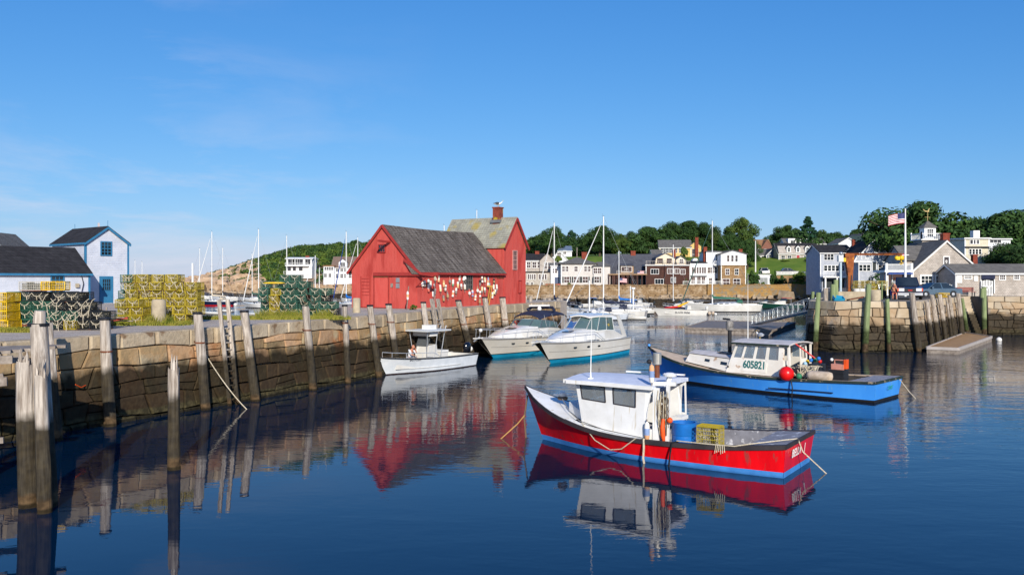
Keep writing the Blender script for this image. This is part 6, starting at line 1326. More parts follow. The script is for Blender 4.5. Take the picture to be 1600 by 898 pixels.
# ================================================================ boats
def interp(tab, a):
    if a <= tab[0][0]: return tab[0][1:]
    for p, q in zip(tab, tab[1:]):
        if a <= q[0]:
            t = (a-p[0])/(q[0]-p[0]); return tuple(x+(y-x)*t for x, y in zip(p[1:], q[1:]))
    return tab[-1][1:]
class Hull:
    """x forward from the transom, y to port, z up from the water. table rows: x, half beam at sheer, sheer height, half beam at water"""
    def __init__(s, L_, tab, rake, strip=.12, n=28, flare=1.6, trans=.0, keel=.35):
        s.L, s.rake, s.n, s.flare, s.strip, s.trans, s.keel = L_, rake, n, flare, strip, trans, keel
        s.tab = [tab[0]]; raw = tab
        # smooth the table by Catmull-Rom
        out = []
        for i in range(len(raw)-1):
            p0 = raw[max(i-1,0)]; p1 = raw[i]; p2 = raw[i+1]; p3 = raw[min(i+2,len(raw)-1)]
            for k in range(8):
                t = k/8; out.append(tuple(.5*((2*b)+(-a+c)*t+(2*a-5*b+4*c-d)*t*t+(-a+3*b-3*c+d)*t**3) for a,b,c,d in zip(p0,p1,p2,p3)))
        s.tab = out+[raw[-1]]
        q = []
        for r in s.tab: q.append((r[0], max(0, r[1]), r[2], max(0, r[3])))
        s.tab = q
    def pt(s, a, f, side):
        B, S, W = interp(s.tab, a); e = max(0, a/s.L); b = W+(B-W)*(max(0, f)**s.flare if s.flare > 0 else f); r = s.rake*max(0, min(1, f))*smooth(.35, 1, e)
        tr = -s.trans*max(0, f)*(1-smooth(0, .15, e)); z = S*f
        if f < 0: b = W*(1+f*.9); z = s.keel*f
        return Vector((a+r+tr, side*b, z))
    def xs(s, a0=0, a1=None):
        a1 = s.L if a1 is None else a1; return [a0+(a1-a0)*i/s.n for i in range(s.n+1)]
    def skin(s, name, f0, f1, m, parent, rows=6, absz=None, out=0.):
        g = M()
        for side in (1, -1):
            R = []
            for a in s.xs():
                S = interp(s.tab, a)[1]; g0 = (absz[0]/S if absz and absz[0] is not None else f0); g1 = (absz[1]/S if absz and absz[1] is not None else f1)
                r = [s.pt(a, g0+(g1-g0)*j/rows, side) for j in range(rows+1)]
                if out: r = [p+Vector((0, side*out, 0)) for p in r]
                R.append(r)
            g.grid(R if side < 0 else [r[::-1] for r in R])
        R0 = []; S = interp(s.tab, 0)[1]; g0 = (absz[0]/S if absz and absz[0] is not None else f0); g1 = (absz[1]/S if absz and absz[1] is not None else f1)
        g.grid([[s.pt(0, g0+(g1-g0)*j/rows, sd)+Vector((-.002-out,0,0)) for sd in (1,.5,0,-.5,-1)] if True else None for j in range(rows+1)])
        return g.build(name, m, parent, smooth=35)
    def rail(s, name, m, parent, w=.07, h=.07, inset=.0, dz=0, a0=0, a1=None, transom=True):
        g = M()
        for side in (1, -1):
            R = []
            for a in s.xs(a0, a1):
                p = s.pt(a, 1, side); c = Vector((p.x, side*max(0, abs(p.y)-inset), p.z+dz)); R.append([c+Vector((0,side*w/2,-h/2)), c+Vector((0,side*w/2,h/2)), c+Vector((0,-side*w/2,h/2)), c+Vector((0,-side*w/2,-h/2))])
            g.grid(R if side > 0 else [r[::-1] for r in R], closed=True)
        if transom and a0 == 0:
            p = s.pt(0,1,1); q = s.pt(0,1,-1); g.beam((p.x,p.y-inset,p.z+dz),(q.x,q.y+inset,q.z+dz),w,h)
        return g.build(name, m, parent, smooth=35)
    def deck(s, name, m, parent, a0, a1, drop=.02, camber=.05, inset=.0, rows=4):
        g = M(); R = []
        for a in s.xs(a0, a1):
            p = s.pt(a, 1, 1); y = max(0.001, p.y-inset); R.append([(p.x, y*k, p.z-drop+camber*(1-k*k)*min(1, y)) for k in (1,.5,0,-.5,-1)])
        g.grid(R[::-1]); return g.build(name, m, parent, smooth=40)
    def well(s, a0, a1, sole, m_in, m_sole, parent, inset=.18, top=-.02):
        g = M(); k = M(); R = [[], []]; S = []
        for a in s.xs(a0, a1):
            p = s.pt(a, 1, 1); y = p.y-inset
            f = max(.05, sole/p.z); q = s.pt(a, f, 1); yb = min(y, q.y-.06)
            R[0].append([(p.x, y, p.z+top), (p.x, yb, sole)]); R[1].append([(p.x, -yb, sole), (p.x, -y, p.z+top)]); S.append([(p.x, yb, sole), (p.x, -yb, sole)])
        g.grid(R[0]); g.grid(R[1]); 
        for e in (0, -1): g.add([R[0][e][0], R[0][e][1], R[1][e][0], R[1][e][1]], [(0,1,2,3)])
        g.build('bulwark_lining', m_in, parent); k.grid(S).build('sole', m_sole, parent)
    def washboard(s, name, m, parent, a0, a1, w=.18, z=.0, th=.03):
        g = M()
        for side in (1, -1):
            R = []
            for a in s.xs(a0, a1): p = s.pt(a,1,side); y = abs(p.y); R.append([(p.x,side*y,p.z+z),(p.x,side*(y-w),p.z+z),(p.x,side*(y-w),p.z+z-th),(p.x,side*y,p.z+z-th)])
            g.grid(R if side < 0 else [r[::-1] for r in R], closed=True)
        return g.build(name, m, parent)
    def text(s, body, name, m, parent, a, f, size, side=1, slope=0, rev=False):
        p = s.pt(a, f, side); q = s.pt(a-.5*side, f, side); d = (q-p).normalized(); up = (s.pt(a, min(1, f+.2), side)-s.pt(a, f-.1, side)).normalized(); nn = d.cross(up).normalized(); up = nn.cross(d)
        return text_obj(body, name, m, parent, p+nn*.012, d, up, size)
def text_obj(body, name, m, parent, loc, d, up, size, bold=.02, sx=1):
    cu = bpy.data.curves.new(name, 'FONT'); cu.body = body; cu.size = size; cu.extrude = .002; cu.offset = bold*size; cu.align_x = 'LEFT'
    tmp = bpy.data.objects.new(name+'_curve', cu); COL.objects.link(tmp); dg = bpy.context.evaluated_depsgraph_get(); me = bpy.data.meshes.new_from_object(tmp.evaluated_get(dg)); bpy.data.objects.remove(tmp)
    me.materials.clear(); me.materials.append(m); o = bpy.data.objects.new(name, me); COL.objects.link(o); nn = d.cross(up)
    R = Matrix((d*sx, up, nn)).transposed().to_4x4(); R.translation = loc; o.matrix_basis = R; o.parent = parent; return o
def at(H, a, y, z): return Vector((a, y, z))
def boat(name, label, cat, x, y, ux, uy, group=None): return thing(name, label, cat, (x, y, 0), atan2(uy, ux), group)
# ---------------------------------------------------------------- the red lobster boat
REDH = mat('red_hull_paint', 'ee0e18', 'd40c16', scale=.9, rough=.28, coat=.25, speck=('a63c38', 1.0, .61, (7,7,.6)), stretch=(3,3,.5))
SKYH = mat('sky_blue_antifouling', '4a8fd6', '3d7cc0', scale=2, rough=.5); WHB = mat('boat_white_paint', 'e9e9e7', 'd9d8d3', scale=1.3, rough=.45, speck=('c0b296', 1.0, .64, (6,6,.5))); DKGREY = mat('dark_rubrail', '3a3436', '2a2628', rough=.7)
GREYD = mat('grey_deck_paint', '8f8f96', '77767c', scale=3, rough=.8, speck=('c9c9cc', 5, .6), bump=.004)
BT = boat('lobster_boat', 'red lobster boat with white wheelhouse and sky-blue waterline in the foreground', 'boat', 8.4, 25.5, -.83, .557)
Lr = 8.8; RH = Hull(Lr, [(0,1.52,.94,1.36),(1.5,1.62,.77,1.48),(3,1.66,.69,1.5),(4.5,1.62,.68,1.42),(5.8,1.45,.78,1.15),(7,1.12,1.06,.75),(8,.6,1.42,.32),(8.55,.2,1.68,.08),(8.8,.015,1.82,.0)], .75, trans=.12, flare=1.2)
RH.skin('hull', 0, 1, REDH, BT, 8, absz=(.17, None)); RH.skin('waterline_paint', 0, 1, SKYH, BT, 3, absz=(-.02, .17), out=.006); RH.skin('bottom', -1, 0, SKYH, BT, 3)
RH.rail('rub_rail', DKGREY, BT, .06, .12, 0, -.03); RH.washboard('washboard', DKGREY, BT, 0, 6.7, .16, .035, .05)
RH.deck('foredeck', WHB, BT, 6.5, Lr, -.015, .05)
RH.well(.95, 5.6, .22, GREYD, GREYD, BT, .16, .02)
p = RH.pt(0,1,1); M().prism([(p.x+.02,1.42,.82),(1.0,1.46,.72),(1.0,-1.46,.72),(p.x+.02,-1.42,.82)][::-1], (0,0,.12)).build('stern_platform', GREYD, BT)
# white toe strip under wheelhouse
g = M()
for side in (1,-1): g.grid([[(lambda p: (p.x, side*(abs(p.y)-.02), p.z+.03))(RH.pt(a,1,side)), (lambda p: (p.x, side*(abs(p.y)-.02-.26*smooth(6.9,6.2,a)*0-.26), p.z+.06))(RH.pt(a,1,side))] for a in [4.2+k*.25 for k in range(11)]][::side])
g.build('side_deck', WHB, BT)
# wheelhouse
ZR = 2.27
def side_y(a): return interp(RH.tab, min(Lr, a))[0]
CB = {'a0':4.28,'a1':6.62}
for sd in (1, -1):
    yb0, yb1 = sd*1.40, sd*1.10; yt0, yt1 = sd*1.26, sd*1.05
    lo0 = (4.28,yb0,.64); lo1 = (6.62,yb1,.92); up1 = (6.9,yt1,ZR); up0 = (4.28,yt0,ZR-.03)
    c = [lo0, lo1, up1, up0]; hz = [(.13,.60,.45,.93),(.57,.60,.93,.93)]
    o = M().panel(c if sd < 0 else [lo1, lo0, up0, up1], [(h[0],h[1],h[2],h[3]) if sd < 0 else (1-h[2],h[1],1-h[0],h[3]) for h in hz], .05).build('wheelhouse_side', WHB, BT)
    for h in hz:
        P = lambda u, v: (Vector(lo0)*(1-u)*(1-v)+Vector(lo1)*u*(1-v)+Vector(up1)*u*v+Vector(up0)*(1-u)*v)+Vector((0,-sd*.025,0)); q = [P(h[0],h[1]),P(h[2],h[1]),P(h[2],h[3]),P(h[0],h[3])]; M().prism(q, (0,-sd*.008,0)).build('cabin_window', CABGLASS, BT)
        fr_ = M(); qo = [p_+Vector((0,sd*.032,0)) for p_ in q]
        for a_, b_ in zip(qo, qo[1:]+qo[:1]): fr_.beam(a_, b_, .028, .028)
        fr_.build('window_gasket', DKGREY, BT)
    M().prism([(4.28,yb0,.64),(4.28,yt0,2.24),(4.0,yt0,2.24),(4.12,yt0,2.02),(4.18,yb0*.97,1.5),(4.2,yb0,.64)], (0,-sd*.05,0)).build('door_post', WHB, BT)
    if sd < 0:
        M().panel([(4.3,sd*1.36,.3),(4.0,sd*1.36,.3),(4.0,sd*1.26,ZR-.03),(4.3,sd*1.26,ZR-.03)], [(.2,.45,.85,.92)], .05).build('wheelhouse_side', WHB, BT)
f = M().panel([(6.62,1.10,.92),(6.62,-1.10,.92),(6.9,-1.05,ZR),(6.9,1.05,ZR)], [(.06,.48,.47,.9),(.53,.48,.94,.9)], -.05); f.build('wheelhouse_front', WHB, BT)
M().prism([(6.81,-.98,1.6),(6.81,.98,1.6),(6.87,.98,2.12),(6.87,-.98,2.12)], (.008,0,0)).build('windshield', CABGLASS, BT)
M().prism([(6.55,.95,.86),(6.55,-.95,.86),(7.5,-.42,1.18),(7.5,.42,1.18)], (0,0,.28)).build('trunk_cabin', WHB, BT)
# roof with rounded edges
g = M(); R = []
for i in range(9):
    a = 3.98+i/8*3.22; w_ = 1.40-.10*(i/8)-(.10 if i == 8 else 0); R.append([(a, w_*k, ZR+.05+.10*(1-k*k)+.02*sin(pi*i/8)) for k in (1,.96,.6,.2,-.2,-.6,-.96,-1)])
g.grid(R[::-1]); B_ = [[(p[0],p[1],ZR-.05) for p in r] for r in R]; g.grid(B_); 
for e in (0,-1): g.grid([R[e], B_[e]] if e == -1 else [B_[e], R[e]])
for e in (0,-1): g.grid([[r[e] for r in R],[r[e] for r in B_]])
rf = g.build('roof', mat('roof_paint_blue_white','d3d8e4','c3c9d8',scale=4,rough=.6), BT, smooth=40)
g = M(); 
for e in (1,-1): g.beam((3.98,e*1.42,ZR+.0),(7.1,e*1.31,ZR+.0),.05,.12)
g.beam((7.22,-1.25,ZR),(7.22,1.25,ZR),.05,.12); g.build('roof_trim', WHB, BT)
M().beam((6.0,-.9,ZR+.2),(4.9,-.95,ZR+.2),.08,.05).build('grab_rail', WHB, rf); M().beam((4.6,-.9,ZR+.2),(3.9,-.95,ZR+.2),.08,.05).build('grab_rail', WHB, rf)
M().tube([(6.35,1.0,ZR+.1),(6.35,1.0,ZR+.35),(6.3,1.02,ZR+2.1)], [.03,.018,.006], 6).build('whip_antenna', TRW, rf); M().box(6.28,.94,ZR+.06,6.42,1.06,ZR+.14).build('antenna_base', TRW, rf)
# aft posts, exhaust, hauler davit
M().tube([(4.5,-.1,.2),(4.5,-.1,2.95)], .085, 10).build('exhaust_stack', IRON, BT); M().lathe([(.13,0),(.14,.02),(.14,.36),(.12,.38)], 18, (4.5,-.1,2.85)).build('exhaust_can', mat('steel_can','b8b4aa',metal=.6,rough=.4), BT)
M().ball((4.68,.12,2.95), .08, 12).build('deck_lamp', BLACK, BT); M().tube([(4.66,.1,2.9),(4.7,.1,2.6),(4.62,.1,2.35)], .012, 5).build('lamp_cable', BLACK, BT)
M().beam((3.92,1.28,.5),(3.92,1.24,ZR),.2,.07).build('aft_post', WHB, BT); M().beam((3.58,1.2,.3),(3.56,1.16,ZR+.12),.10,.09).build('davit_post', WHB, BT)
M().beam((4.05,1.2,ZR+.12),(3.35,1.05,ZR+.14),.12,.12).build('davit_arm', WHB, BT); M().lathe([(.02,-.03),(.2,-.01),(.22,.05),(.1,.1)], 16, (3.6,.95,ZR+.36)).build('radar_dome', WHB, BT); M().beam((3.65,1.0,ZR+.15),(3.6,.95,ZR+.36),.12).build('dome_bracket', WHB, BT)
M().box(3.95,.35,.22,4.3,1.2,1.0).build('engine_box', GREYD, BT); M().box(3.9,-1.25,1.0,4.25,-.6,1.12).build('shelf', WHB, BT); M().prism([(3.9,1.25,.98),(4.28,1.30,.98),(4.28,1.30,.55),(3.9,1.25,.55)],(0,-.04,0)).build('half_bulkhead', WHB, BT)
# gear: life ring net, ropes hanging from the davit, oilskin
rr = random.Random(12); hung = thing('hanging_lines', 'tangle of ropes and lines hanging from the red boat davit', 'ropes', BT.location, BT.rotation_euler.z)
for i in range(22):
    x = 3.62+rr.uniform(-.14,.22); y = 1.26+rr.uniform(-.05,.1); z0 = ZR-.05-rr.uniform(0,.5); z1 = max(.5, z0-rr.uniform(.5,1.3)); M().tube([(x,y,z0),(x+rr.uniform(-.07,.07),y+.03,(z0+z1)/2),(x+rr.uniform(-.05,.05),y,z1),(x+rr.uniform(-.1,.1),y+.02,z1+rr.uniform(.05,.3))], rr.uniform(.009,.018), 5).build('line', rr.choice([ROPE, mat('brown_rope','6f5c48'), mat('grey_rope','8f8d88'), ROPE]), hung)
for i in range(5): M().lathe([(.11,-.02),(.13,0),(.11,.02),(.09,0),(.11,-.02)], 10, (0,0,0), 'y').build('coil', mat('brown_rope','6f5c48'), hung, loc=(3.6+i*.03,1.3,1.9-i*.22))
o = M().tube([(3.66,1.32,1.35),(3.67,1.35,1.1),(3.66,1.34,.85),(3.63,1.32,.6)], [.05,.075,.075,.03], 10).build('orange_fender', ORANGEP, smooth=60); o.location = BT.location; o.rotation_euler = BT.rotation_euler; tag(o, 'long orange fender hanging among ropes on the red boat', 'fender')
o = M().ball((3.45,1.3,1.32), .09, 12).build('orange_float', ORANGEP); o.location = BT.location; o.rotation_euler = BT.rotation_euler; tag(o, 'small orange net float tied above the blue barrel', 'float')
def on(B, x, y, z): return B.matrix_basis @ Vector((x, y, z)) if False else Matrix.Translation(B.location) @ Matrix.Rotation(B.rotation_euler.z, 4, 'Z') @ Vector((x, y, z))
RZr = BT.rotation_euler.z
o = M().lathe([(.34,0),(.36,.04),(.35,.3),(.37,.34),(.36,.55),(.38,.58),(.375,.86),(.395,.9),(.35,.9),(.34,.5)], 28).build('blue_barrel', BLUEP, smooth=35, loc=on(BT,3.15,.92,.23)); o.scale = (1,1,1.13); tag(o, 'open blue plastic barrel on the deck of the red boat', 'barrel')
M().tube([(.0,.42,.05),(.0,.43,.45),(.0,.38,.52),(0,.3,.5)], .03, 8).build('hose', mat('pale_hose','9cc3dc'), o)
tt = trap('yellow', 'yellow wire crate trap on the red boat gunwale', *on(BT,2.55,.95,.62), RZr+pi/2, None, bridle=False, sc=.92); tt.scale = (.75,.68,1.75); tt['label'] = 'yellow wire crate standing on the red boat behind the barrel'
buoy('orange blue and white buoy hanging below the exhaust can of the red boat', 0,0,'bullet',['orange','blue','white'], at=on(BT,4.05,1.3,ZR+.42), ln=.6).__setitem__('group', 'buoys carried on the red boat')
buoy('white blue and orange buoy standing in the wheelhouse doorway of the red boat', 0,0,'bullet',['white','blue','orange'], at=on(BT,4.14,1.45,.93), ln=.62).__setitem__('group', 'buoys carried on the red boat')
o = M().prism([(0,0,0),(.30,0,0),(.36,0,.15),(.2,0,.55),(.1,0,.6),(-.02,0,.15)], (0,.06,0)).build('oilskin', mat('orange_oilskin','d8502a','e0a040',scale=4,lo=.45,hi=.5), loc=on(BT,4.75,1.12,1.55)); o.rotation_euler = (0,0,RZr); tag(o, 'red and yellow oilskin hanging behind the wheelhouse window', 'oilskin')
o = M().box(0,0,0,.5,.35,.25).build('gear_box', WHITE, loc=on(BT,6.9,-.25,1.46)); o.rotation_euler = (0,0,RZr); 
bpy.data.objects.remove(o)
an = thing('bow_anchor', 'white anchor winch head with coiled rope on the red foredeck', 'anchor', on(BT,8.0,0,1.5), RZr); M().ball((0,0,.12), .13, 12).build('winch', WHITE, an); M().lathe([(.16,-.05),(.19,0),(.16,.06)], 14, (0,0,0)).build('rope_coil', mat('brown_rope','6f5c48'), an); M().beam((-.3,-.1,.08),(.3,.1,.12),.06).build('stock', WHITE, an)
def brope(B, label, pts, r=.016, m=ROPE, sag=0, name='mooring_line'): return rope(name, label, [on(B,*p) for p in pts], r, m, sag)
brope(BT, 'grey line running from the red foredeck along the wheelhouse to the gunwale', [(8.0,.1,1.55),(7.3,.75,1.2),(6.7,1.15,1.0),(5.6,1.5,.86),(4.2,1.62,.76)], .016, mat('grey_rope','8f8d88'), .0)
brope(BT, 'slack line looping down the red hull below the wheelhouse', [(6.55,1.25,.95),(5.9,1.55,.5),(5.3,1.66,.28),(4.9,1.68,.35),(4.4,1.68,.74)], .016)
brope(BT, 'bundle of frayed rope hanging over the red gunwale amidships', [(4.15,1.66,.75),(4.13,1.70,.45),(4.15,1.70,.15),(4.12,1.68,-.05)], .035)
brope(BT, 'black looped hose over the red gunwale', [(3.1,1.5,.74),(3.2,1.72,.72),(3.25,1.74,.4),(3.3,1.72,.0)], .028, BLACK)
brope(BT, 'pale line laid along the red gunwale to the stern', [(3.1,1.6,.78),(2.1,1.68,.80),(1.3,1.66,.82),(.9,1.5,.90),(.3,.9,.96),(-.1,.3,.97)], .018)
brope(BT, 'stern line dropping from the red transom into the water', [(-.12,.3,.97),(-.25,.25,.6),(-.9,.0,-.05)], .018)
for k in range(6): brope(BT, f"{ORD[k]} frayed strand of the knot on the red gunwale", [(1.6+k*.05,1.68,.80),(1.57+k*.06,1.72,.62-.03*(k%3))], .012, name='rope_strand')
x0 = on(BT,9.45,0,1.5); rope('bow_line', 'dark mooring line hanging from the red bow into the water', [x0, x0+Vector((-.12,-.05,-.8)), x0+Vector((-.05,-.1,-1.55))], .03, mat('brown_rope','6f5c48')); rope('bow_line', 'tan line slanting from the red bow mooring down to the left', [x0+Vector((-.1,-.05,-.7)), x0+Vector((-.35,-.1,-1.0)), x0+Vector((-1.0,-.3,-1.55))], .022, mat('tan_rope','b58a4a'))
tz = RH.pt(0,.62,1); wm = mat('white_lettering','efece6'); nd = Vector((-.06,0,-.0))
text_obj('BELLA', 'transom_name', wm, BT, Vector((-.12,.92,.52)), Vector((0,-1,.0)), Vector((-.13,0,1)).normalized(), .34); text_obj('J', 'transom_name', wm, BT, Vector((-.12,-.35,.52)), Vector((0,-1,0)), Vector((-.13,0,1)).normalized(), .34)
# ---------------------------------------------------------------- the blue lobster boat
BLH = mat('blue_hull_paint', '3f94ee', '4aa0f4', scale=.6, rough=.3, coat=.3, speck=('6aa6dc', 1.0, .62, (6,6,.7)), stretch=(2,2,.5)); GRR = mat('green_black_rail', '2b3c34', '1f2b28', rough=.7, speck=('a89a80', 3, .6)); CRH = mat('cream_house_paint', 'efeae0', 'e2dacb', scale=1.5, rough=.5, speck=('b7977a', 2.2, .66)); TAND = mat('tan_deck', 'c9b39a', 'b39d86', scale=2, rough=.8)
BB = boat('lobster_boat', 'long blue lobster boat with cream wheelhouse numbered 605821', 'boat', 17.5, 40.4, -.73, .68)
Lb = 12.3; BH = Hull(Lb, [(0,1.72,.95,1.55),(2,1.84,.86,1.70),(4,1.86,.80,1.70),(6,1.82,.80,1.6),(8,1.62,.90,1.25),(9.8,1.22,1.14,.75),(11.2,.68,1.46,.3),(11.9,.25,1.66,.08),(12.3,.015,1.8,0)], .95, trans=.15, flare=1.3)
BH.skin('hull', 0, 1, BLH, BB, 8, absz=(.12, None)); BH.skin('boot_stripe', 0, 1, BLACK, BB, 2, absz=(-.02,.12), out=.006); BH.skin('bottom', -1, 0, BLACK, BB, 3)
BH.rail('rub_rail', GRR, BB, .09, .11, 0, -.02); BH.washboard('washboard', TAND, BB, 0, 8.4, .26, .03, .05); BH.deck('foredeck', TAND, BB, 8.2, Lb, -.01, .05)
BH.well(1.1, 7.0, .25, mat('dull_lining','4f4a46','3b3734'), GREYD, BB, .26, .0)
M().prism([(-.1,1.6,.90),(1.15,1.62,.84),(1.15,-1.62,.84),(-.1,-1.6,.90)][::-1], (0,0,.08)).build('stern_platform', GREYD, BB)
ZR2 = 2.36
# trunk cabin
for sd in (1,-1):
    c = [(7.2,sd*1.42,.84),(10.3,sd*.85,1.2),(10.1,sd*.72,1.62),(7.2,sd*1.28,1.50)]; hz = [(.12,.45,.27,.72),(.50,.45,.62,.72)]
    M().panel(c if sd < 0 else [c[1],c[0],c[3],c[2]], [h if sd < 0 else (1-h[2],h[1],1-h[0],h[3]) for h in hz], .05).build('trunk_side', CRH, BB); P = lambda u, v: Vector(c[0])*(1-u)*(1-v)+Vector(c[1])*u*(1-v)+Vector(c[2])*u*v+Vector(c[3])*(1-u)*v
    for h in hz: M().prism([P(h[0],h[1])+Vector((0,-sd*.02,0)),P(h[2],h[1])+Vector((0,-sd*.02,0)),P(h[2],h[3])+Vector((0,-sd*.02,0)),P(h[0],h[3])+Vector((0,-sd*.02,0))], (0,-sd*.01,0)).build('porthole', DARKGLASS, BB)
M().prism([(10.3,.85,1.2),(10.3,-.85,1.2),(10.1,-.72,1.62),(10.1,.72,1.62)], (-.05,0,0)).build('trunk_front', CRH, BB)
g = M(); g.grid([[(a, w_*k, z+.12*(1-k*k)) for k in (1,.5,0,-.5,-1)] for a, w_, z in ((7.0,1.32,1.53),(8.0,1.16,1.57),(9.1,.95,1.62),(10.15,.76,1.66))][::-1]); g.build('trunk_roof', mat('weathered_white_roof','cfc9c4','b8b0aa',scale=2), BB, smooth=40); M().beam((7.9,.2,1.72),(8.6,.2,1.76),.5,.04).build('hatch', TIMBER, BB)
for sd in (1,-1):
    lo0 = Vector((4.45,sd*1.50,.84)); lo1 = Vector((7.55,sd*1.40,.86)); up1 = Vector((7.05,sd*1.22,ZR2)); up0 = Vector((4.5,sd*1.28,ZR2)); hz = [(.08,.52,.27,.93),(.33,.52,.52,.93),(.57,.52,.76,.93),(.80,.52,.955,.93)]
    M().panel([lo0,lo1,up1,up0] if sd < 0 else [lo1,lo0,up0,up1], [h if sd < 0 else (1-h[2],h[1],1-h[0],h[3]) for h in hz], .05).build('wheelhouse_side', CRH, BB)
    for h in hz:
        P = lambda u, v: lo0*(1-u)*(1-v)+lo1*u*(1-v)+up1*u*v+up0*(1-u)*v+Vector((0,-sd*.025,0)); M().prism([P(h[0],h[1]),P(h[2],h[1]),P(h[2],h[3]),P(h[0],h[3])], (0,-sd*.008,0)).build('cabin_window', CABGLASS, BB)
    M().panel([(4.45,sd*1.5,.84),(4.45,sd*.55,.84),(4.5,sd*.55,ZR2),(4.5,sd*1.28,ZR2)], [(.15,.5,.85,.93)], -.04 if sd > 0 else .04).build('aft_bulkhead', CRH, BB)
M().panel([(7.55,1.4,.9),(7.55,-1.4,.9),(7.05,-1.22,ZR2),(7.05,1.22,ZR2)], [(.06,.48,.33,.92),(.37,.48,.63,.92),(.67,.48,.94,.92)], -.05).build('wheelhouse_front', CRH, BB)
g = M(); R = [[(a, 1.36*k, ZR2+.04+.13*(1-k*k)) for k in (1,.6,.2,-.2,-.6,-1)] for a in (4.15,5.0,5.8,6.6,7.3)]; g.grid(R[::-1]); D_ = [[(p[0],p[1],p[2]-.07) for p in r] for r in R]; g.grid(D_)
for e in (0,-1): g.grid([[r[e] for r in R],[r[e] for r in D_]]); g.grid([R[e], D_[e]])
rf2 = g.build('roof', mat('weathered_white_roof','cfc9c4','b8b0aa',scale=2), BB, smooth=40)
g = M()
for e in (1,-1): g.beam((4.15,e*1.37,ZR2+.0),(7.3,e*1.37,ZR2+.0),.05,.09)
g.build('roof_trim', GRR, BB)
for sd in (1,-1): M().beam((4.22,sd*1.25,.85),(4.22,sd*1.25,ZR2+.02),.09,.07).build('roof_post', CRH, BB)
M().tube([(8.1,0,.9),(8.1,0,2.95)], .1, 10).build('exhaust_stack', BLACK, BB); M().lathe([(.12,0),(.2,.04),(.2,.5),(.13,.56)], 14, (8.1,0,2.9)).build('muffler_wrap', mat('tape_grey','4b4745','9a9690',scale=5), BB); M().tube([(8.1,0,3.4),(8.1,0,3.5),(8.5,0,3.52)], .05, 8).build('exhaust_elbow', BLACK, BB)
M().tube([(7.1,-.1,ZR2+.1),(7.1,-.1,5.95)], [.025,.006], 6).build('whip_antenna', TRW, rf2)
gull('white gull standing on the roof of the blue boat', on(BB,6.5,-.3,ZR2+.15), 2.0, .95, mat('gull_grey','aeb3b8'))
gm = mat('teal_lettering', '1c6e6c', '1a6260'); c0 = Vector((4.45,1.50,.84)); c1 = Vector((7.55,1.40,.86)); u1 = Vector((7.05,1.22,ZR2)); u0 = Vector((4.5,1.28,ZR2)); PP_ = lambda u, v: c0*(1-u)*(1-v)+c1*u*(1-v)+u1*u*v+u0*(1-u)*v
dd = (PP_(.2,.3)-PP_(.7,.3)).normalized(); uu = (PP_(.5,.5)-PP_(.5,.1)).normalized(); nn_ = dd.cross(uu).normalized(); uu = nn_.cross(dd)
M().prism([PP_(.72,.08)+nn_*.02,PP_(.28,.08)+nn_*.02,PP_(.28,.40)+nn_*.02,PP_(.72,.40)+nn_*.02], tuple(-nn_*.03)).build('number_board', CRH, BB); text_obj('605821', 'registration_number', gm, BB, PP_(.71,.20)+nn_*.03, dd, uu, .52, .03, sx=.80)
text_obj('CURT', 'transom_name', mat('faint_teal_lettering','2aa08e'), BB, Vector((-.16,.25,.5)), Vector((0,-1,0)), Vector((-.15,0,1)).normalized(), .25)
M().beam((1.8,1.78,.33),(5.0,1.84,.30),.05,.04).build('hull_guard', BLACK, BB); M().lathe([(.05,-.01),(.05,.01)], 10, (7.42,1.42,1.15), 'y').build('vent', BLACK, BB); M().ball((13.2,0,1.86), .08).build('stem_cap', BLH, BB)
RB = BB.rotation_euler.z
o = M().ball((0,0,0), .36, 24).build('red_buoy_ball', mat('ball_red','e01818','cc1414',rough=.3), smooth=80, loc=on(BB,4.05,1.85,1.06)); tag(o, 'big red inflatable ball hung on the blue boat side', 'buoy'); M().lathe([(.06,.33),(.04,.42)], 10).build('eye', BLACK, o)
o = M().ball((0,0,0), .15, 16).build('green_float', mat('ball_green','2f7a56'), smooth=80, loc=on(BB,3.45,1.78,.98)); tag(o, 'small green float next to the red ball on the blue boat', 'float')
brope(BB, 'black line hanging from the red ball down the blue hull', [(3.8,1.9,.85),(3.7,1.95,.4),(3.75,1.9,-.05)], .03, BLACK); brope(BB, 'stern line falling from the blue transom to the water', [(-.1,-1.2,.98),(-.6,-1.3,.3),(-.9,-1.4,-.05)], .02)
o = M().lathe([(.05,-.62),(.2,-.56),(.24,-.4),(.24,.4),(.2,.56),(.05,.62)], 18, axis='x').build('rolled_fender', mat('dirty_fender','c9b8a4','a89680',scale=4), smooth=60, loc=on(BB,2.5,1.6,1.04)); o.rotation_euler = (0,0,RB); tag(o, 'long dirty cream fender lying on the blue boat gunwale', 'fender')
t = thing('gear_pile', 'black crates heaped with ropes behind the blue boat wheelhouse', 'gear', BB.location, RB); rr = random.Random(3)
for x, y, z, sx_, sy_, sz_ in ((3.4,1.0,.3,.8,.9,1.0),(2.75,.6,.3,.6,.8,.75),(3.6,.2,.3,.7,.9,.9),(3.3,-.6,.3,.6,.7,1.1),(1.85,.1,.3,.75,.6,.96)):
    g = M().box(x,y-sy_/2,z,x+sx_,y+sy_/2,z+sz_); 
    for k in range(4): g.box(x-.012,y-sy_/2-.012,z+sz_*(k+.4)/4.2,x+sx_+.012,y+sy_/2+.012,z+sz_*(k+.55)/4.2)
    g.build('crate', mat('black_crate','1d1f22','2b2c30'), t)
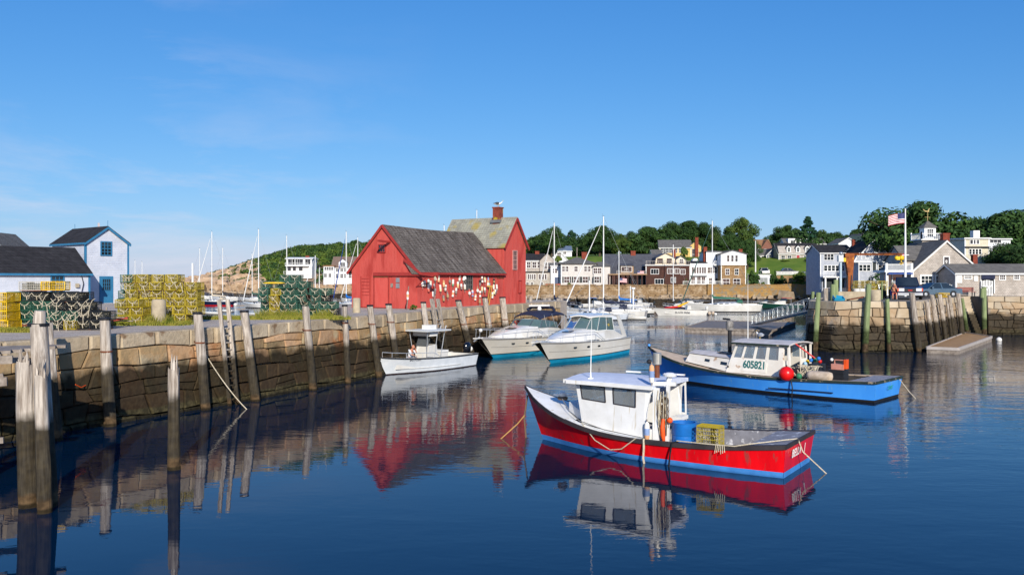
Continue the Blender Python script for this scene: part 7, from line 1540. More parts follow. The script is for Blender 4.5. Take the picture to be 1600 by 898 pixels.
for i in range(26):
    x = 3.2+rr.uniform(-.4,.7); y = 1.0+rr.uniform(-.5,.45); M().tube([(x,y,1.28+rr.uniform(0,.15)),(x+rr.uniform(-.3,.3),y+rr.uniform(-.1,.25),1.42),(x+rr.uniform(-.4,.2),1.5,1.15+rr.uniform(-.2,.1)),(x+rr.uniform(-.3,.1),1.5,.9+rr.uniform(-.1,.2))], .022, 5).build('rope_turn', ROPE, t)
for i, c in enumerate((BLUEP, REDP, mat('ball_green','2f7a56'), BLUEP, mat('pale_hose','9cc3dc'), YELP)): M().ball((3.3+.16*i,-.3+rr.uniform(-.4,.5),1.55+rr.uniform(-.12,.2)), .1, 10).build('net_float', c, t)
M().tube([(4.2,.6,ZR2+.1),(3.3,.3,1.75)], .04, 6).build('red_handle', REDP, t)
e = thing('outboard_engine', 'faded red and white pump engine on a black box at the blue boat stern', 'engine', on(BB,2.2,.1,1.27), RB); M().box(-.3,-.2,0,.3,.2,.26).build('engine_body', mat('faded_pink','c98a78','a86c58'), e, smooth=None); M().box(-.42,-.15,.05,-.3,.15,.5).build('red_tank', ORANGEP, e); M().ball((.35,0,.45), .08).build('air_filter', WHITE, e); M().tube([(-.2,0,.26),(-.2,0,.45),(.2,0,.45),(.2,0,.26)],.03,6).build('handle', mat('faded_pink','c98a78'), e)
for i, (a_, b_) in enumerate(((6.0,.2),(5.0,.4))): o = M().tube([(0,0,0),(.1,.0,.5),(.02,0,.95)], [.12,.14,.06], 8).build('oilskin', ORANGEP, smooth=60, loc=on(BB,a_,b_+.5,1.2)); tag(o, ['orange oilskin hanging in the middle of the blue boat cabin','second orange oilskin nearer the blue cabin aft window'][i], 'oilskin')
# ---------------------------------------------------------------- express cruisers
CYAN = mat('cyan_antifouling', '1f9cc4', '1a8cb4', rough=.4); 
def cruiser(label, x, y, ux, uy, hard, L_=10.3):
    B = boat('motor_cruiser', label, 'boat', x, y, ux, uy, 'express cruisers rafted by the wharf')
    H = Hull(L_, [(0,1.62,1.22,1.5),(2.5,1.72,1.24,1.55),(5,1.72,1.28,1.45),(7,1.5,1.36,1.05),(8.7,1.1,1.44,.5),(9.8,.6,1.5,.15),(10.3,.25,1.52,.0)], 2.0, trans=.05, flare=1.0, keel=.3)
    H.skin('hull', 0, 1, CREAM, B, 8, absz=(.30, None)); H.skin('boot_stripe', 0, 1, BLACK, B, 1, absz=(.24,.30), out=.008); H.skin('antifouling', 0, 1, CYAN, B, 3, absz=(-.02,.24), out=.004); H.skin('bottom', -1, 0, CYAN, B, 2)
    H.rail('rub_rail', mat('grey_rubrail','8e8c88'), B, .06, .06, 0, -.02)
    # hull styling line and portholes
    for k, a in enumerate((5.6,6.7,7.9) if hard else (7.0,8.2)):
        p = H.pt(a, .72, 1); q = H.pt(a+.3, .72, 1); d = (q-p).normalized(); M().tube([p+d*-.18, p+d*.18], [.001,.001], 4); M().prism([p-d*.2+Vector((0,.01,0)), p-d*.12+Vector((0,.012,-.06)), p+d*.12+Vector((0,.012,-.06)), p+d*.2+Vector((0,.01,.0)), p+d*.12+Vector((0,.012,.06)), p-d*.12+Vector((0,.012,.06))], (0,.012,0)).build('porthole', DARKGLASS, B)
    g = M(); [g.beam(H.pt(a,.55,1)+Vector((0,.008,0)), H.pt(a+.5,.55,1)+Vector((0,.008,0)), .012, .02) for a in [k*.5 for k in range(0,20)]]; g.build('hull_line', mat('grey_rubrail','8e8c88'), B)
    H.deck('foredeck', GEL, B, 5.2, L_, -.01, .06); H.well(.3, 5.4, .75, GEL, mat('teak_sole','a88c6a'), B, .22, .0); H.washboard('side_deck', GEL, B, 0, 5.6, .3, .02, .04)
    # moulded trunk
    sec = [(9.6,.30,1.56,.05),(8.8,.62,1.58,.20),(7.8,.95,1.60,.36),(6.6,1.22,1.64,.50),(5.4,1.38,1.62,.58),(4.6,1.44,1.60,.60)]; R = []
    for a, w_, z, h in sec: R.append([(a+.9*smooth(5,9.6,a)+.0, w_*k[0], z-.25+ (h+.25)*k[1]) for k in ((1.05,0),(1,.5),(.9,.85),(.55,1),(0,1.06),(-.55,1),(-.9,.85),(-1,.5),(-1.05,0))])
    g = M().grid(R); g.add(R[0], [tuple(range(9))]); g.build('trunk', GEL, B, smooth=50)
    for a, yy in ((8.2,.25),(7.0,.25)):
        M().prism([(a-.35,yy-.3,2.02),(a+.35,yy-.28,1.97),(a+.35,yy+.3,1.97),(a-.35,yy+.3,2.02)], (0,0,.05)).build('hatch', mat('smoke_hatch','2f2b38',rough=.1), B)
    # windscreen
    zs = 2.12; A = [(6.9,0,zs-.05),(6.5,.85,zs-.1),(5.6,1.32,zs-.15),(4.2,1.42,zs-.15),(2.9,1.46,zs-.25)]; T = [(5.5,0,2.95),(5.3,.75,2.95),(4.8,1.15,2.93),(3.9,1.25,2.9),(2.9,1.3,2.85)] if hard else [(6.0,0,2.62),(5.7,.8,2.6),(5.0,1.22,2.55),(4.0,1.34,2.45),(3.0,1.4,2.3)]
    for s in (1,-1):
        for i in range(len(A)-1):
            q = [Vector((A[i][0],s*A[i][1],A[i][2])), Vector((A[i+1][0],s*A[i+1][1],A[i+1][2])), Vector((T[i+1][0],s*T[i+1][1],T[i+1][2])), Vector((T[i][0],s*T[i][1],T[i][2]))]; n_ = (q[1]-q[0]).cross(q[3]-q[0]).normalized()*.01
            M().prism(q, tuple(n_)).build('windscreen_pane', glass('teal_tint', (.45,.72,.72), .55), B)
            f_ = M(); f_.beam(q[0],q[1],.05).beam(q[3],q[2],.045).beam(q[0],q[3],.05); f_.beam(q[1],q[2],.05); f_.build('windscreen_frame', TRW if hard else ALU, B)
    sk = M()
    for s in (1,-1): sk.prism([(5.4,s*1.45,1.3),(2.0,s*1.55,1.25),(1.0,s*1.55,1.3),(2.9,s*1.47,zs-.25),(4.2,s*1.43,zs-.15),(5.6,s*1.33,zs-.15)], (0,-s*.06,0))
    sk.build('coaming', GEL, B)
    if hard:
        R = [[(a, w_*k, z+.12*(1-k*k)) for k in (1,.6,.2,-.2,-.6,-1)] for a, w_, z in ((5.75,.75,2.96),(5.2,1.12,3.02),(4.2,1.3,3.06),(3.0,1.34,3.05),(1.8,1.32,2.98),(1.45,1.28,2.9))]; D2 = [[(p[0],p[1],p[2]-.10) for p in r] for r in R]; g = M().grid(R); g.grid([r[::-1] for r in D2])
        for e_ in (0,-1): g.grid([[r[e_] for r in R],[r[e_] for r in D2]]); g.grid([R[e_], D2[e_]])
        g.build('hardtop', GEL, B, smooth=40)
        for s in (1,-1): M().prism([(1.4,s*1.3,2.95),(2.0,s*1.32,2.95),(1.2,s*1.5,1.3),(.5,s*1.5,1.3)], (0,-s*.07,0)).build('arch_leg', GEL, B)
        for a, b in (((4.9,1.2),(5.6,0)),): pass
        M().tube([(3.6,.9,3.1),(3.6,.9,5.4)], [.02,.006], 5).build('antenna', TRW, B); M().lathe([(.2,0),(.22,.06),(.15,.2),(.02,.24)], 14, (2.8,-.2,3.15)).build('radar_dome', WHITE, B); M().box(3.4,-.7,3.2,3.5,.7,3.26)
        text_obj('555', 'window_sticker', YELP, B, Vector((3.9,1.40,2.25)), Vector((-1,0,0)), Vector((0,-.2,1)).normalized(), .22)
    else:
        R = [[(a, w_*k, z-.32*(abs(k)**3)+.05) for k in (1,.8,.4,0,-.4,-.8,-1)] for a, w_, z in ((5.3,1.15,2.86),(4.8,1.32,3.0),(4.0,1.42,3.12),(2.6,1.45,3.14),(1.4,1.42,3.05),(.9,1.35,2.85))]; g = M().grid(R); g.grid([[(p[0],p[1],p[2]-.03) for p in r][::-1] for r in R]); g.build('canvas_top', NAVY, B, smooth=60)
        M().tube([(3.0,-1.2,3.2),(2.7,-.9,3.42),(2.7,.9,3.42),(3.0,1.2,3.2)], .12, 8).build('rolled_cover', NAVY, B)
        for s in (1,-1):
            for a, b in (((4.6,s*1.38,2.0),(4.9,s*1.3,2.9)),((3.2,s*1.45,1.9),(3.8,s*1.4,2.95)),((1.8,s*1.5,1.5),(1.6,s*1.4,2.85)),((3.0,s*1.45,1.9),(1.5,s*1.42,2.75))): M().tube([a,b], .02, 5).build('canvas_bow', CHROME, B)
        M().beam((3.2,-.9,3.55),(3.2,.9,3.6),.12,.14).build('radar_bar', WHITE, B); M().lathe([(.14,0),(.18,.1),(.1,.3)], 12, (3.2,0,3.2)).build('radar_base', WHITE, B)
    # bow rail
    g = M()
    for s in (1,-1):
        P = []
        for k in range(12): a = 4.8+k*.5; p = H.pt(min(a,L_), 1, s); P.append((p.x, p.y*.95, p.z+.62*smooth(4.8,5.8,a)))
        g.tube(P, .02, 5)
        for k in range(2, 12, 2): p = H.pt(min(4.8+k*.5,L_),1,s); g.tube([(p.x,p.y*.93,p.z),(P[k][0]-.1,P[k][1],P[k][2])], .014, 5)
    g.build('bow_rail', CHROME, B, smooth=60); M().box(L_+1.6,-.14,1.5,L_+2.5,.14,1.58).build('bow_pulpit', GEL, B); M().beam((L_+1.9,0,1.6),(L_+2.6,0,1.35),.08).build('anchor', CHROME, B)
    if not hard: M().prism([(8.9,-.35,1.72),(9.9,-.3,1.62),(9.9,.3,1.62),(8.9,.35,1.72)],(0,0,.05)).build('bow_cushion', BLACK, B); M().ball((L_+2.2,.3,2.1),.13).build('bow_light', WHITE, B)
    return B, H
cruiser('white express cruiser with teal-tinted hardtop windows, nearest of the pair', 7.69, 67.03, -.494, -.869, True)
cruiser('cream express cruiser with dark navy canvas top beside the wharf', 3.74, 70.9, -.494, -.869, False)
# ---------------------------------------------------------------- centre console boat
B = boat('centre_console_boat', 'white open centre console boat with T-top and black outboard by the wharf', 'boat', -3.2, 57.1, -.56, -.828); Lc = 7.5
CH_ = Hull(Lc, [(0,1.15,.80,1.0),(2,1.2,.80,1.08),(4,1.18,.84,.98),(5.6,.95,.92,.62),(6.8,.5,1.02,.22),(7.3,.2,1.08,.06),(7.5,.02,1.12,0)], .75, trans=.1, flare=1.1)
SKW = mat('skiff_white','e3e7ea','d3d9dd',rough=.25,coat=.4); CH_.skin('hull', 0, 1, SKW, B, 6, absz=(.06,None)); CH_.skin('boot_stripe', 0, 1, mat('brown_antifouling','3a2a26'), B, 1, absz=(-.02,.06)); CH_.skin('bottom', -1, 0, mat('brown_antifouling','3a2a26'), B, 2); CH_.rail('rub_rail', BLACK, B, .06, .07, 0, -.02)
CH_.well(.3, 6.4, .3, GEL, GEL, B, .18, 0); CH_.washboard('gunwale', GEL, B, 0, 6.6, .19, .02, .03); CH_.deck('bow_deck', GEL, B, 6.3, Lc, 0, .03)
g = M(); [g.beam(CH_.pt(a,.33,1)+Vector((0,.02,0)), CH_.pt(a+.3,.33,1)+Vector((0,.02,0)), .04, .035) for a in [1.8+.3*k for k in range(15)]]; g.build('spray_rail', GEL, B)
M().prism([(3.2,-.5,.3),(4.5,-.5,.3),(4.2,-.45,1.55),(3.5,-.45,1.6)], (0,1.0,0)).build('console', GEL, B); M().prism([(4.25,-.48,1.5),(4.25,.48,1.5),(3.95,.45,2.15),(3.95,-.45,2.15)], (.02,0,0)).build('windshield', glass('smoke_tint',(.5,.55,.6),.5), B)
M().box(2.3,-.5,.3,2.95,.5,1.05).build('leaning_post', GEL, B); M().prism([(2.3,-.55,1.05),(3.0,-.55,1.05),(3.0,.55,1.05),(2.3,.55,1.05)],(0,0,.12)).build('seat_cushion', WHITE, B)
M().box(2.6,-1.0,2.42,4.9,1.0,2.50).build('t_top', mat('pale_grey_gelcoat','cfd3d4'), B)
g = M()
for s in (1,-1):
    for a, b in (((4.4,.5),(4.6,.9)),((3.1,.5),(2.9,.9)),((3.7,.5),(3.6,.9))): g.tube([(a[0],s*a[1],.5),(b[0],s*b[1]*.8,2.42)], .025, 6)
g.build('t_top_frame', CHROME, B); M().box(3.6,-.7,2.12,4.3,.7,2.36).build('radio_box', WHITE, B); M().box(3.2,-.3,2.5,3.9,.3,2.78).build('life_raft', WHITE, B)
for k in range(4): M().tube([(2.7,-.6+k*.4,2.5),(2.6,-.6+k*.4,2.72)], .025, 6).build('rod_holder', CHROME, B)
g = M()
for s in (1,-1): P = [(CH_.pt(a,1,s).x, CH_.pt(a,1,s).y*.92, CH_.pt(a,1,s).z+.30*smooth(3.6,4.2,a)) for a in (3.6,4.2,5,6,6.8,7.3)]; g.tube(P, .02, 6); [g.tube([(p[0],p[1],p[2]),(p[0],p[1],p[2]-.3)], .014, 5) for p in P[1:]]
g.build('bow_rail', CHROME, B)
ob = M().lathe([(.14,0),(.24,.06),(.27,.3),(.25,.55),(.14,.68),(.02,.7)], 16, (-.38,0,.78)); ob.v = [(-.38+(x+.38)*1.25, y*.85, z) for x, y, z in ob.v]; ob.build('outboard_cowl', mat('gloss_black','0d0e12','15161c',rough=.15,coat=.6), B, smooth=50); M().box(-.5,-.1,-.4,-.25,.1,.8).build('outboard_leg', BLACK, B); M().ball((-.72,0,1.0),.18).build('white_fender', CREAM, B)
text_obj('EASTPOINT', 'hull_name', mat('dark_lettering','3a3c44'), B, CH_.pt(5.9,.82,1)+Vector((.0,.03,0)), (CH_.pt(5.0,.82,1)-CH_.pt(5.9,.82,1)).normalized(), Vector((0,.25,1)).normalized(), .17)
SKB = B
# ---------------------------------------------------------------- skiff with kayaks
B = boat('motor_skiff', 'white skiff carrying a red and a yellow kayak, moored in mid harbour', 'boat', pd(1100,137.5), 137.5, -.985, -.17); Ls = 7.6
SH_ = Hull(Ls, [(0,1.1,.8,1.0),(2.5,1.15,.85,1.05),(4.8,1.05,.98,.8),(6.4,.65,1.12,.35),(7.3,.2,1.2,.08),(7.6,.02,1.24,0)], 1.0, flare=1.0); SH_.skin('hull', 0, 1, GEL, B, 5, absz=(-.02,None)); SH_.skin('bottom', -1, 0, BLACK, B, 2); SH_.rail('rub_rail', mat('grey_rubrail','8e8c88'), B, .07, .07); SH_.well(.3,6,.35,GEL,GEL,B,.18,0); SH_.washboard('gunwale', GEL, B, 0, 6.2, .19, .02, .03); SH_.deck('bow_deck', GEL, B, 5.9, Ls, 0, .03)
M().prism([(2.2,-.45,.35),(3.1,-.45,.35),(2.9,-.42,1.5),(2.4,-.42,1.5)], (0,.9,0)).build('console', GEL, B); ob = M().lathe([(.14,0),(.24,.06),(.27,.3),(.25,.55),(.14,.68)], 14, (-.5,0,.7)).build('outboard_cowl', GEL, B, smooth=50); M().box(-.6,-.1,-.3,-.4,.1,.75).build('outboard_leg', GEL, B)
SH_.text('BLACK DOG', 'hull_name', mat('dark_lettering','3a3c44'), B, 5.0, .35, .42)
def kayak(label, m, loc, rz, ry):
    g = M().lathe([(.01,-1.6),(.16,-1.1),(.30,-.4),(.31,.4),(.17,1.1),(.01,1.6)], 12, axis='x'); g.v = [(x,y,z*.55) for x,y,z in g.v]; o = g.build('kayak', m, smooth=60, loc=loc); o.rotation_euler = (0,ry,rz); tag(o, label, 'kayak'); M().lathe([(.2,-.02),(.22,.0),(.2,.03)], 14, (0,0,.15)).build('cockpit', BLACK, o)
kayak('red kayak lying in the bow of the white skiff', REDP, on(B,5.2,.25,1.28), B.rotation_euler.z, .06); kayak('yellow kayak tilted across the white skiff', mat('kayak_yellow','f2b90c'), on(B,3.9,.2,1.6), B.rotation_euler.z, .38)
for i, k in enumerate((-1.0,-1.5,-.7)): M().ball((k,.5*(i-1),.3), .3, 10).build('fender', mat('dirty_fender','c9b8a4','a89680',scale=4), B)
# ---------------------------------------------------------------- sailing boats
def sloop(label, px, wy, mast_top, Ls_, ang, hull=GEL, cover=NAVY, jib=TRW, mast_at=.58, boom=True, cab=True, boot=BLACK, mast2=None, group='moored sailing boats', bow_dir=-1, trans=.3):
    "px, wy: the foot of the mast on the photograph and the waterline row there"
    X, Yd = gp(px, wy); u = (bow_dir*cos(ang), sin(ang)); B = boat('sailing_boat', label, 'boat', X-u[0]*Ls_*mast_at, Yd-u[1]*Ls_*mast_at, u[0], u[1], group); b = Ls_*.155; f = Ls_*.105
    H = Hull(Ls_, [(0,b*.62,f*1.0,b*.35),(Ls_*.2,b*.88,f*.96,b*.75),(Ls_*.45,b,f*.95,b*.9),(Ls_*.7,b*.75,f*1.05,b*.55),(Ls_*.88,b*.38,f*1.18,b*.18),(Ls_,.02,f*1.3,0)], Ls_*.09, trans=trans, flare=.8)
    H.skin('hull', 0, 1, hull, B, 5, absz=(.14,None)); H.skin('boot_stripe', 0, 1, boot, B, 1, absz=(-.02,.14), out=.005); H.skin('bottom', -1, 0, boot, B, 2); H.deck('deck', GEL, B, .02, Ls_, 0, .05); H.rail('toe_rail', TRW, B, .06, .06)
    f1 = f*1.0
    g = M(); R = []
    for a, w_, h in ((.26,.5,.30),(.34,.6,.46),(.55,.55,.42),(.70,.36,.24),(.76,.2,.04)): R.append([(a*Ls_, b*w_*k[0], f1-.05+h*k[1]) for k in ((1.1,0),(1,.7),(.6,1),(0,1.08),(-.6,1),(-1,.7),(-1.1,0))])
    g.grid(R); g.add(R[0], [tuple(range(7))]); g.build('coachroof', GEL, B, smooth=50)
    for k in range(4): a = (.36+k*.08)*Ls_; M().box(a,b*.585,f1+.12,a+.05*Ls_,b*.60,f1+.26).build('porthole', DARKGLASS, B); M().box(a,-b*.60,f1+.12,a+.05*Ls_,-b*.585,f1+.26).build('porthole', DARKGLASS, B)
    M().box(.05*Ls_,-b*.4,f1,.25*Ls_,b*.4,f1+.22).build('cockpit_coaming', GEL, B); g = M()
    for s in (1,-1): P = [H.pt(Ls_*k/10,1,s)+Vector((0,0,.6)) for k in range(11)]; g.tube(P, .014, 4); [g.tube([p, p-Vector((0,0,.6))], .012, 4) for p in P[::2]]
    g.build('lifelines', CHROME, B)
    mx = mast_at*Ls_; mh = zh(mast_top, Yd)
    M().tube([(mx,0,f1),(mx,0,mh)], [.10,.075], 8).build('mast', TRW, B, smooth=60); g = M(); bow = H.pt(Ls_,1,1); st_ = H.pt(0,1,1)
    g.tube([(bow.x,0,bow.z),(mx,0,mh-.3)], .016, 4).tube([(st_.x,0,st_.z),(mx,0,mh)], .016, 4)
    for s in (1,-1): g.tube([(mx-.1,s*b*.92,f1),(mx,s*b*.34,f1+(mh-f1)*.5),(mx,0,mh-.3)], .010, 4)
    M().beam((mx,-b*.35,f1+(mh-f1)*.5),(mx,b*.35,f1+(mh-f1)*.5),.05).build('spreader', ALU, B); g.build('rigging', mat('stay_wire','8f9498','7d8286'), B)
    M().tube([(mx,0,mh),(mx+.15,.1,mh+.35)], .012, 4).tube([(mx-.2,0,mh+.05),(mx+.25,0,mh+.05)], .012, 4).build('masthead_gear', BLACK, B)
    if jib: M().tube([Vector((bow.x-.1,0,bow.z+.25)), Vector((bow.x,0,bow.z)).lerp(Vector((mx,0,mh-.3)),.3), Vector((bow.x,0,bow.z)).lerp(Vector((mx,0,mh-.3)),.92)], [.09,.10,.04], 7).build('furled_jib', jib, B, smooth=60)
    if boom:
        M().tube([(mx,0,f1+.95),(mx-.40*Ls_,0,f1+1.0)], .06, 6).build('boom', ALU, B)
        if cover: g = M().tube([(mx-.02,0,f1+1.9),(mx-.06,0,f1+1.5),(mx-.25,0,f1+1.2),(mx-.2*Ls_,0,f1+1.12),(mx-.38*Ls_,0,f1+1.06)], [.07,.16,.24,.18,.07], 8); g.build('sail_cover', cover, B, smooth=60)
    if cab: M().prism([(.24*Ls_,-b*.5,f1+.25),(.33*Ls_,-b*.5,f1+.35),(.31*Ls_,-b*.45,f1+.85),(.25*Ls_,-b*.45,f1+.8)], (0,b*.95,0)).build('spray_hood', cover or NAVY, B)
    if mast2: x2 = mast2*Ls_; M().tube([(x2,0,f1),(x2,0,mh*.72)], .07, 7).build('mizzen_mast', TRW, B)
    return B
NVH = mat('navy_hull','1c2440','182038',rough=.25,coat=.4)
sloop('navy-hulled sloop moored left, between the yellow and green trap stacks', 331, 477, 362, 9.2, .25, NVH, mat('tan_cover','cdbfa6'), TRW, bow_dir=-1, boot=REDP)
sloop('white sloop behind the navy one with tan mast', 312, 468, 388, 8, .2, GEL, NAVY, None); sloop('sloop with dark mainsail cover behind the navy-hulled one', 348, 470, 387, 8.5, .3, GEL, mat('black_cover','24242a'), None)
sloop('white sloop with navy sail cover just left of the green trap stack', 404, 481, 358, 8.4, .5, GEL, NAVY, TRW, bow_dir=-1); sloop('far white sloop with green cover behind the white one', 394, 471, 396, 8, .4, GEL, mat('green_cover','2c5a4a'), None)
sloop('sloop hidden behind the green traps with pink-tinged mast', 448, 476, 368, 9, .3, GEL, NAVY, None); sloop('small sloop whose jib slants left above the dark traps', 492.5, 480, 399, 7.5, .4, GEL, NAVY, TRW); sloop('thin-masted sloop behind the dark traps', 499, 474, 418, 7, .4, GEL, NAVY, None)
sloop('white sloop with blue furled jib beside the red shack', 541, 481, 362, 9, .75, GEL, BLUEP, mat('blue_jib','1d4a9c'), bow_dir=-1); sloop('sloop with pale jib just behind the red gable', 559, 474, 371, 9, .35, GEL, NAVY, TRW)
sloop('distant sloop with only its leaning pale mast above the yellow traps', 211, 466, 407, 8, .3, GEL, NAVY, None); sloop('distant sloop right of the leaning mast above the yellow traps', 222, 466, 409, 8, .3, GEL, NAVY, None)
sloop('white sloop with navy canvas moored nearest the wharf end', 866, 486, 348, 10, .9, GEL, NAVY, TRW, bow_dir=-1)
sloop('big white sloop with navy mainsail cover in the middle of the raft', 943, 497, 338, 11, .35, GEL, NAVY, TRW, mast_at=.55, bow_dir=-1)
sloop('white sloop with bright blue sail cover behind the big sloop', 967, 485, 392, 8.5, .25, GEL, BLUEP, None, bow_dir=-1); sloop('small dark-topped sloop moored in front of the brown house', 1052, 476, 382, 6.5, .2, NVH, None, None, boom=False, cab=False)
sloop('large white centre-cockpit yacht with green dodger in mid harbour', 1113, 487, 345, 12.2, .12, GEL, mat('green_cover2','1f6650'), mat('green_jib','35584e'), mast_at=.66, bow_dir=-1)
sloop('white sloop with blue hull stripe nearest in the raft', 921, 499.5, 438, 9, .3, mat('pale_blue_hull','cfd6e0',rough=.2), None, None, boom=False); sloop('white day-sailer tied behind the fuel post', 985, 490, 447, 6.5, .15, GEL, None, None, boom=False, cab=False)
# small masts behind the tower roof
sloop('yacht hidden behind the red tower, masthead showing above the roof', 745, 478, 328, 11, .3, GEL, NAVY, None); sloop('yacht hidden behind the red roof, masthead just showing', 694, 478, 352, 10, .3, GEL, NAVY, None)
# ---------------------------------------------------------------- small motor boats
def motorboat(label, px, wy, Ls_, ang, bow_dir=-1, hull=GEL, top=None, group='moored motor boats', cab=True, ob=True, boot=BLACK):
    X, Yd = gp(px, wy); u = (bow_dir*cos(ang), sin(ang)); B = boat('motor_boat', label, 'boat', X-u[0]*Ls_/2, Yd-u[1]*Ls_/2, u[0], u[1], group); b = Ls_*.17
    H = Hull(Ls_, [(0,b*.9,Ls_*.11,b*.8),(Ls_*.4,b,Ls_*.115,b*.85),(Ls_*.75,b*.7,Ls_*.14,b*.4),(Ls_,.03,Ls_*.17,0)], Ls_*.12, flare=1); H.skin('hull', 0, 1, hull, B, 4, absz=(.1,None)); H.skin('bottom', -.5, 0, boot, B, 2); H.skin('boot_stripe', 0, 1, boot, B, 1, absz=(-.02,.1)); H.rail('rub_rail', TRW, B, .06, .06); f1 = Ls_*.115
    H.deck('deck', GEL, B, Ls_*.45, Ls_, 0, .05); H.well(.2, Ls_*.46, .25, GEL, GREYD, B, .15, 0)
    if cab:
        g = M().prism([(Ls_*.42,-b*.7,f1),(Ls_*.74,-b*.5,f1+.1),(Ls_*.64,-b*.48,f1+.6),(Ls_*.42,-b*.6,f1+.7)], (0,b*1.2,0)).build('cuddy', GEL, B); M().prism([(Ls_*.6,-b*.55,f1+.62),(Ls_*.6,b*.55,f1+.62),(Ls_*.5,b*.5,f1+1.15),(Ls_*.5,-b*.5,f1+1.15)], (.03,0,0)).build('windscreen', DARKGLASS, B)
        for s in (1,-1): M().prism([(Ls_*.6,s*b*.56,f1+.6),(Ls_*.38,s*b*.62,f1+.6),(Ls_*.40,s*b*.55,f1+1.15),(Ls_*.5,s*b*.5,f1+1.15)], (0,-s*.03,0)).build('side_window', DARKGLASS, B)
    if top: M().box(Ls_*.26,-b*.6,f1+1.18,Ls_*.52,b*.6,f1+1.26).build('top', top, B); [M().tube([(Ls_*.28,s*b*.55,f1),(Ls_*.28,s*b*.55,f1+1.2)], .025, 5).build('top_post', CHROME, B) for s in (1,-1)]
    if ob: M().lathe([(.12,0),(.2,.06),(.22,.3),(.1,.5)], 12, (-.3,0,f1-.1)).build('outboard', SHUT, B, smooth=50)
    g = M()
    for s in (1,-1): P = [H.pt(Ls_*k,1,s)+Vector((0,0,.4)) for k in (.5,.65,.8,.92,1)]; g.tube(P, .02, 4); [g.tube([p,p-Vector((0,0,.4))], .014, 4) for p in P]
    g.build('bow_rail', CHROME, B); return B
for a in [('green-hulled motor cruiser with red bimini near the gangway',1222,482,7.4,.15,-1,mat('green_hull','1f4a3e',rough=.25),mat('red_cover','b03030')),('white cabin boat between the stub pilings and the raft',882,491,6.5,.5,-1,GEL,NAVY),('white runabout with wide radar arch left of the raft',852,488,7,.5,1,GEL,GEL),
          ('small white cuddy boat with navy hoop cover',899,496,6,.6,1,GEL,NAVY),('white centre console behind the blue sail cover sloop',990,483,6,.3,-1,GEL,GEL),('small white boat at the inner left channel edge',1075,479,5.5,.2,1,GEL,None),('dark little runabout left of the big yacht',1062,484,5,.3,-1,NVH,None),
          ('white inflatable-like tender at the raft stern',992,499,3.2,.2,-1,GEL,None),('white launch moored behind the seawall boulders',930,480,6,.3,1,GEL,BLUEP),('white launch left of the big yacht',1000,478,5.5,.3,-1,GEL,None),('small moored launch right of the big yacht bow rail',1196,480,4.5,.4,-1,GEL,None)]:
    lb, px, wy, Ls_, an_, bd_, hu, tp_ = a; motorboat(lb, px, wy, Ls_, an_, bd_, hu, tp_, cab=Ls_ > 4, ob=True)
for lb, px, wy in (('upturned white dinghy under the ladder rails',330,491),('white dinghy floating behind the wharf grass',352,487.5),('long white dinghy at the wharf back edge',397,493),('small white dinghy left of the red ball',300,491)):
    motorboat(lb, px, wy, 3.0, .2, -1, GEL, None, 'dinghies behind the wharf', cab=False, ob=False)
# fuel post among the raft
x, y = gp(989.5, 492); t = thing('radar_post', 'white post with a flat radar head rising from the raft of boats', 'post', (x,y,0)); M().tube([(0,0,.5),(0,0,zh(452,y))], .14, 8).build('post', TRW, t); M().lathe([(.3,0),(.35,.1),(.3,.3)], 14, (0,0,zh(452,y))).build('radar_dome', TRW, t)
# ================================================================ people
SKIN = mat('skin', 'c98a6c', 'b87a5e', rough=.5); 
def person(label, loc, rz, verts, edges, shirt, legs, head, group=None, sc=1):
    "verts: {name: (x,y,z,r)}; clothing and legs as separate skins along the same joints"
    t = thing('person', label, 'person', loc, rz); t.scale = (sc,)*3
    def skin(name, keys, es, m, grow=0):
        idx = {k: i for i, k in enumerate(keys)}; me = bpy.data.meshes.new(name); me.from_pydata([verts[k][:3] for k in keys], [(idx[a], idx[b]) for a, b in es], []); me.materials.append(m); o = bpy.data.objects.new(name, me); COL.objects.link(o); o.parent = t
        md = o.modifiers.new('skin', 'SKIN'); md.use_smooth_shade = True
        for k, i in idx.items(): v = me.skin_vertices[0].data[i]; r = verts[k][3]+grow; v.radius = (r, r); v.use_root = (i == 0)
        s2 = o.modifiers.new('sub', 'SUBSURF'); s2.levels = 1; s2.render_levels = 2; return o
    allk = list(verts); skin('body', allk, edges, SKIN)
    skin('shirt', ['pelvis','waist','chest','shl','shr','ell','elr'], [('pelvis','waist'),('waist','chest'),('chest','shl'),('chest','shr'),('shl','ell'),('shr','elr')], shirt, .018)
    skin('trousers', ['pelvis','hipl','hipr','knl','knr'], [('pelvis','hipl'),('pelvis','hipr'),('hipl','knl'),('hipr','knr')], legs, .018)
    hx, hy, hz_, hr = verts['head']; g = M().ball((hx,hy,hz_), .105, 16, 1.22); g.build('head', SKIN, t, smooth=80); f = head
    M().ball((hx-.03*f[0],hy-.03*f[1],hz_+.035), .108, 14, 1.1).build('hair', mat('grey_hair','a89888'), t, smooth=80) if f[2] else None
    M().ball((hx+.11*f[0],hy+.11*f[1],hz_-.01), .018, 8).build('nose', SKIN, t)
    px_, py_ = -f[1], f[0]
    for s in (-1,1): M().ball((hx+.095*f[0]+px_*.035*s,hy+.095*f[1]+py_*.035*s,hz_+.025), .012, 6).build('eye', BLACK, t); M().ball((hx+px_*.105*s,hy+py_*.105*s,hz_), .022, 6, 1.4).build('ear', SKIN, t)
    M().beam((hx+.1*f[0]-px_*.025,hy+.1*f[1]-py_*.025,hz_-.055),(hx+.1*f[0]+px_*.025,hy+.1*f[1]+py_*.025,hz_-.055),.008).build('mouth', mat('lips','9a5248'), t)
    return t
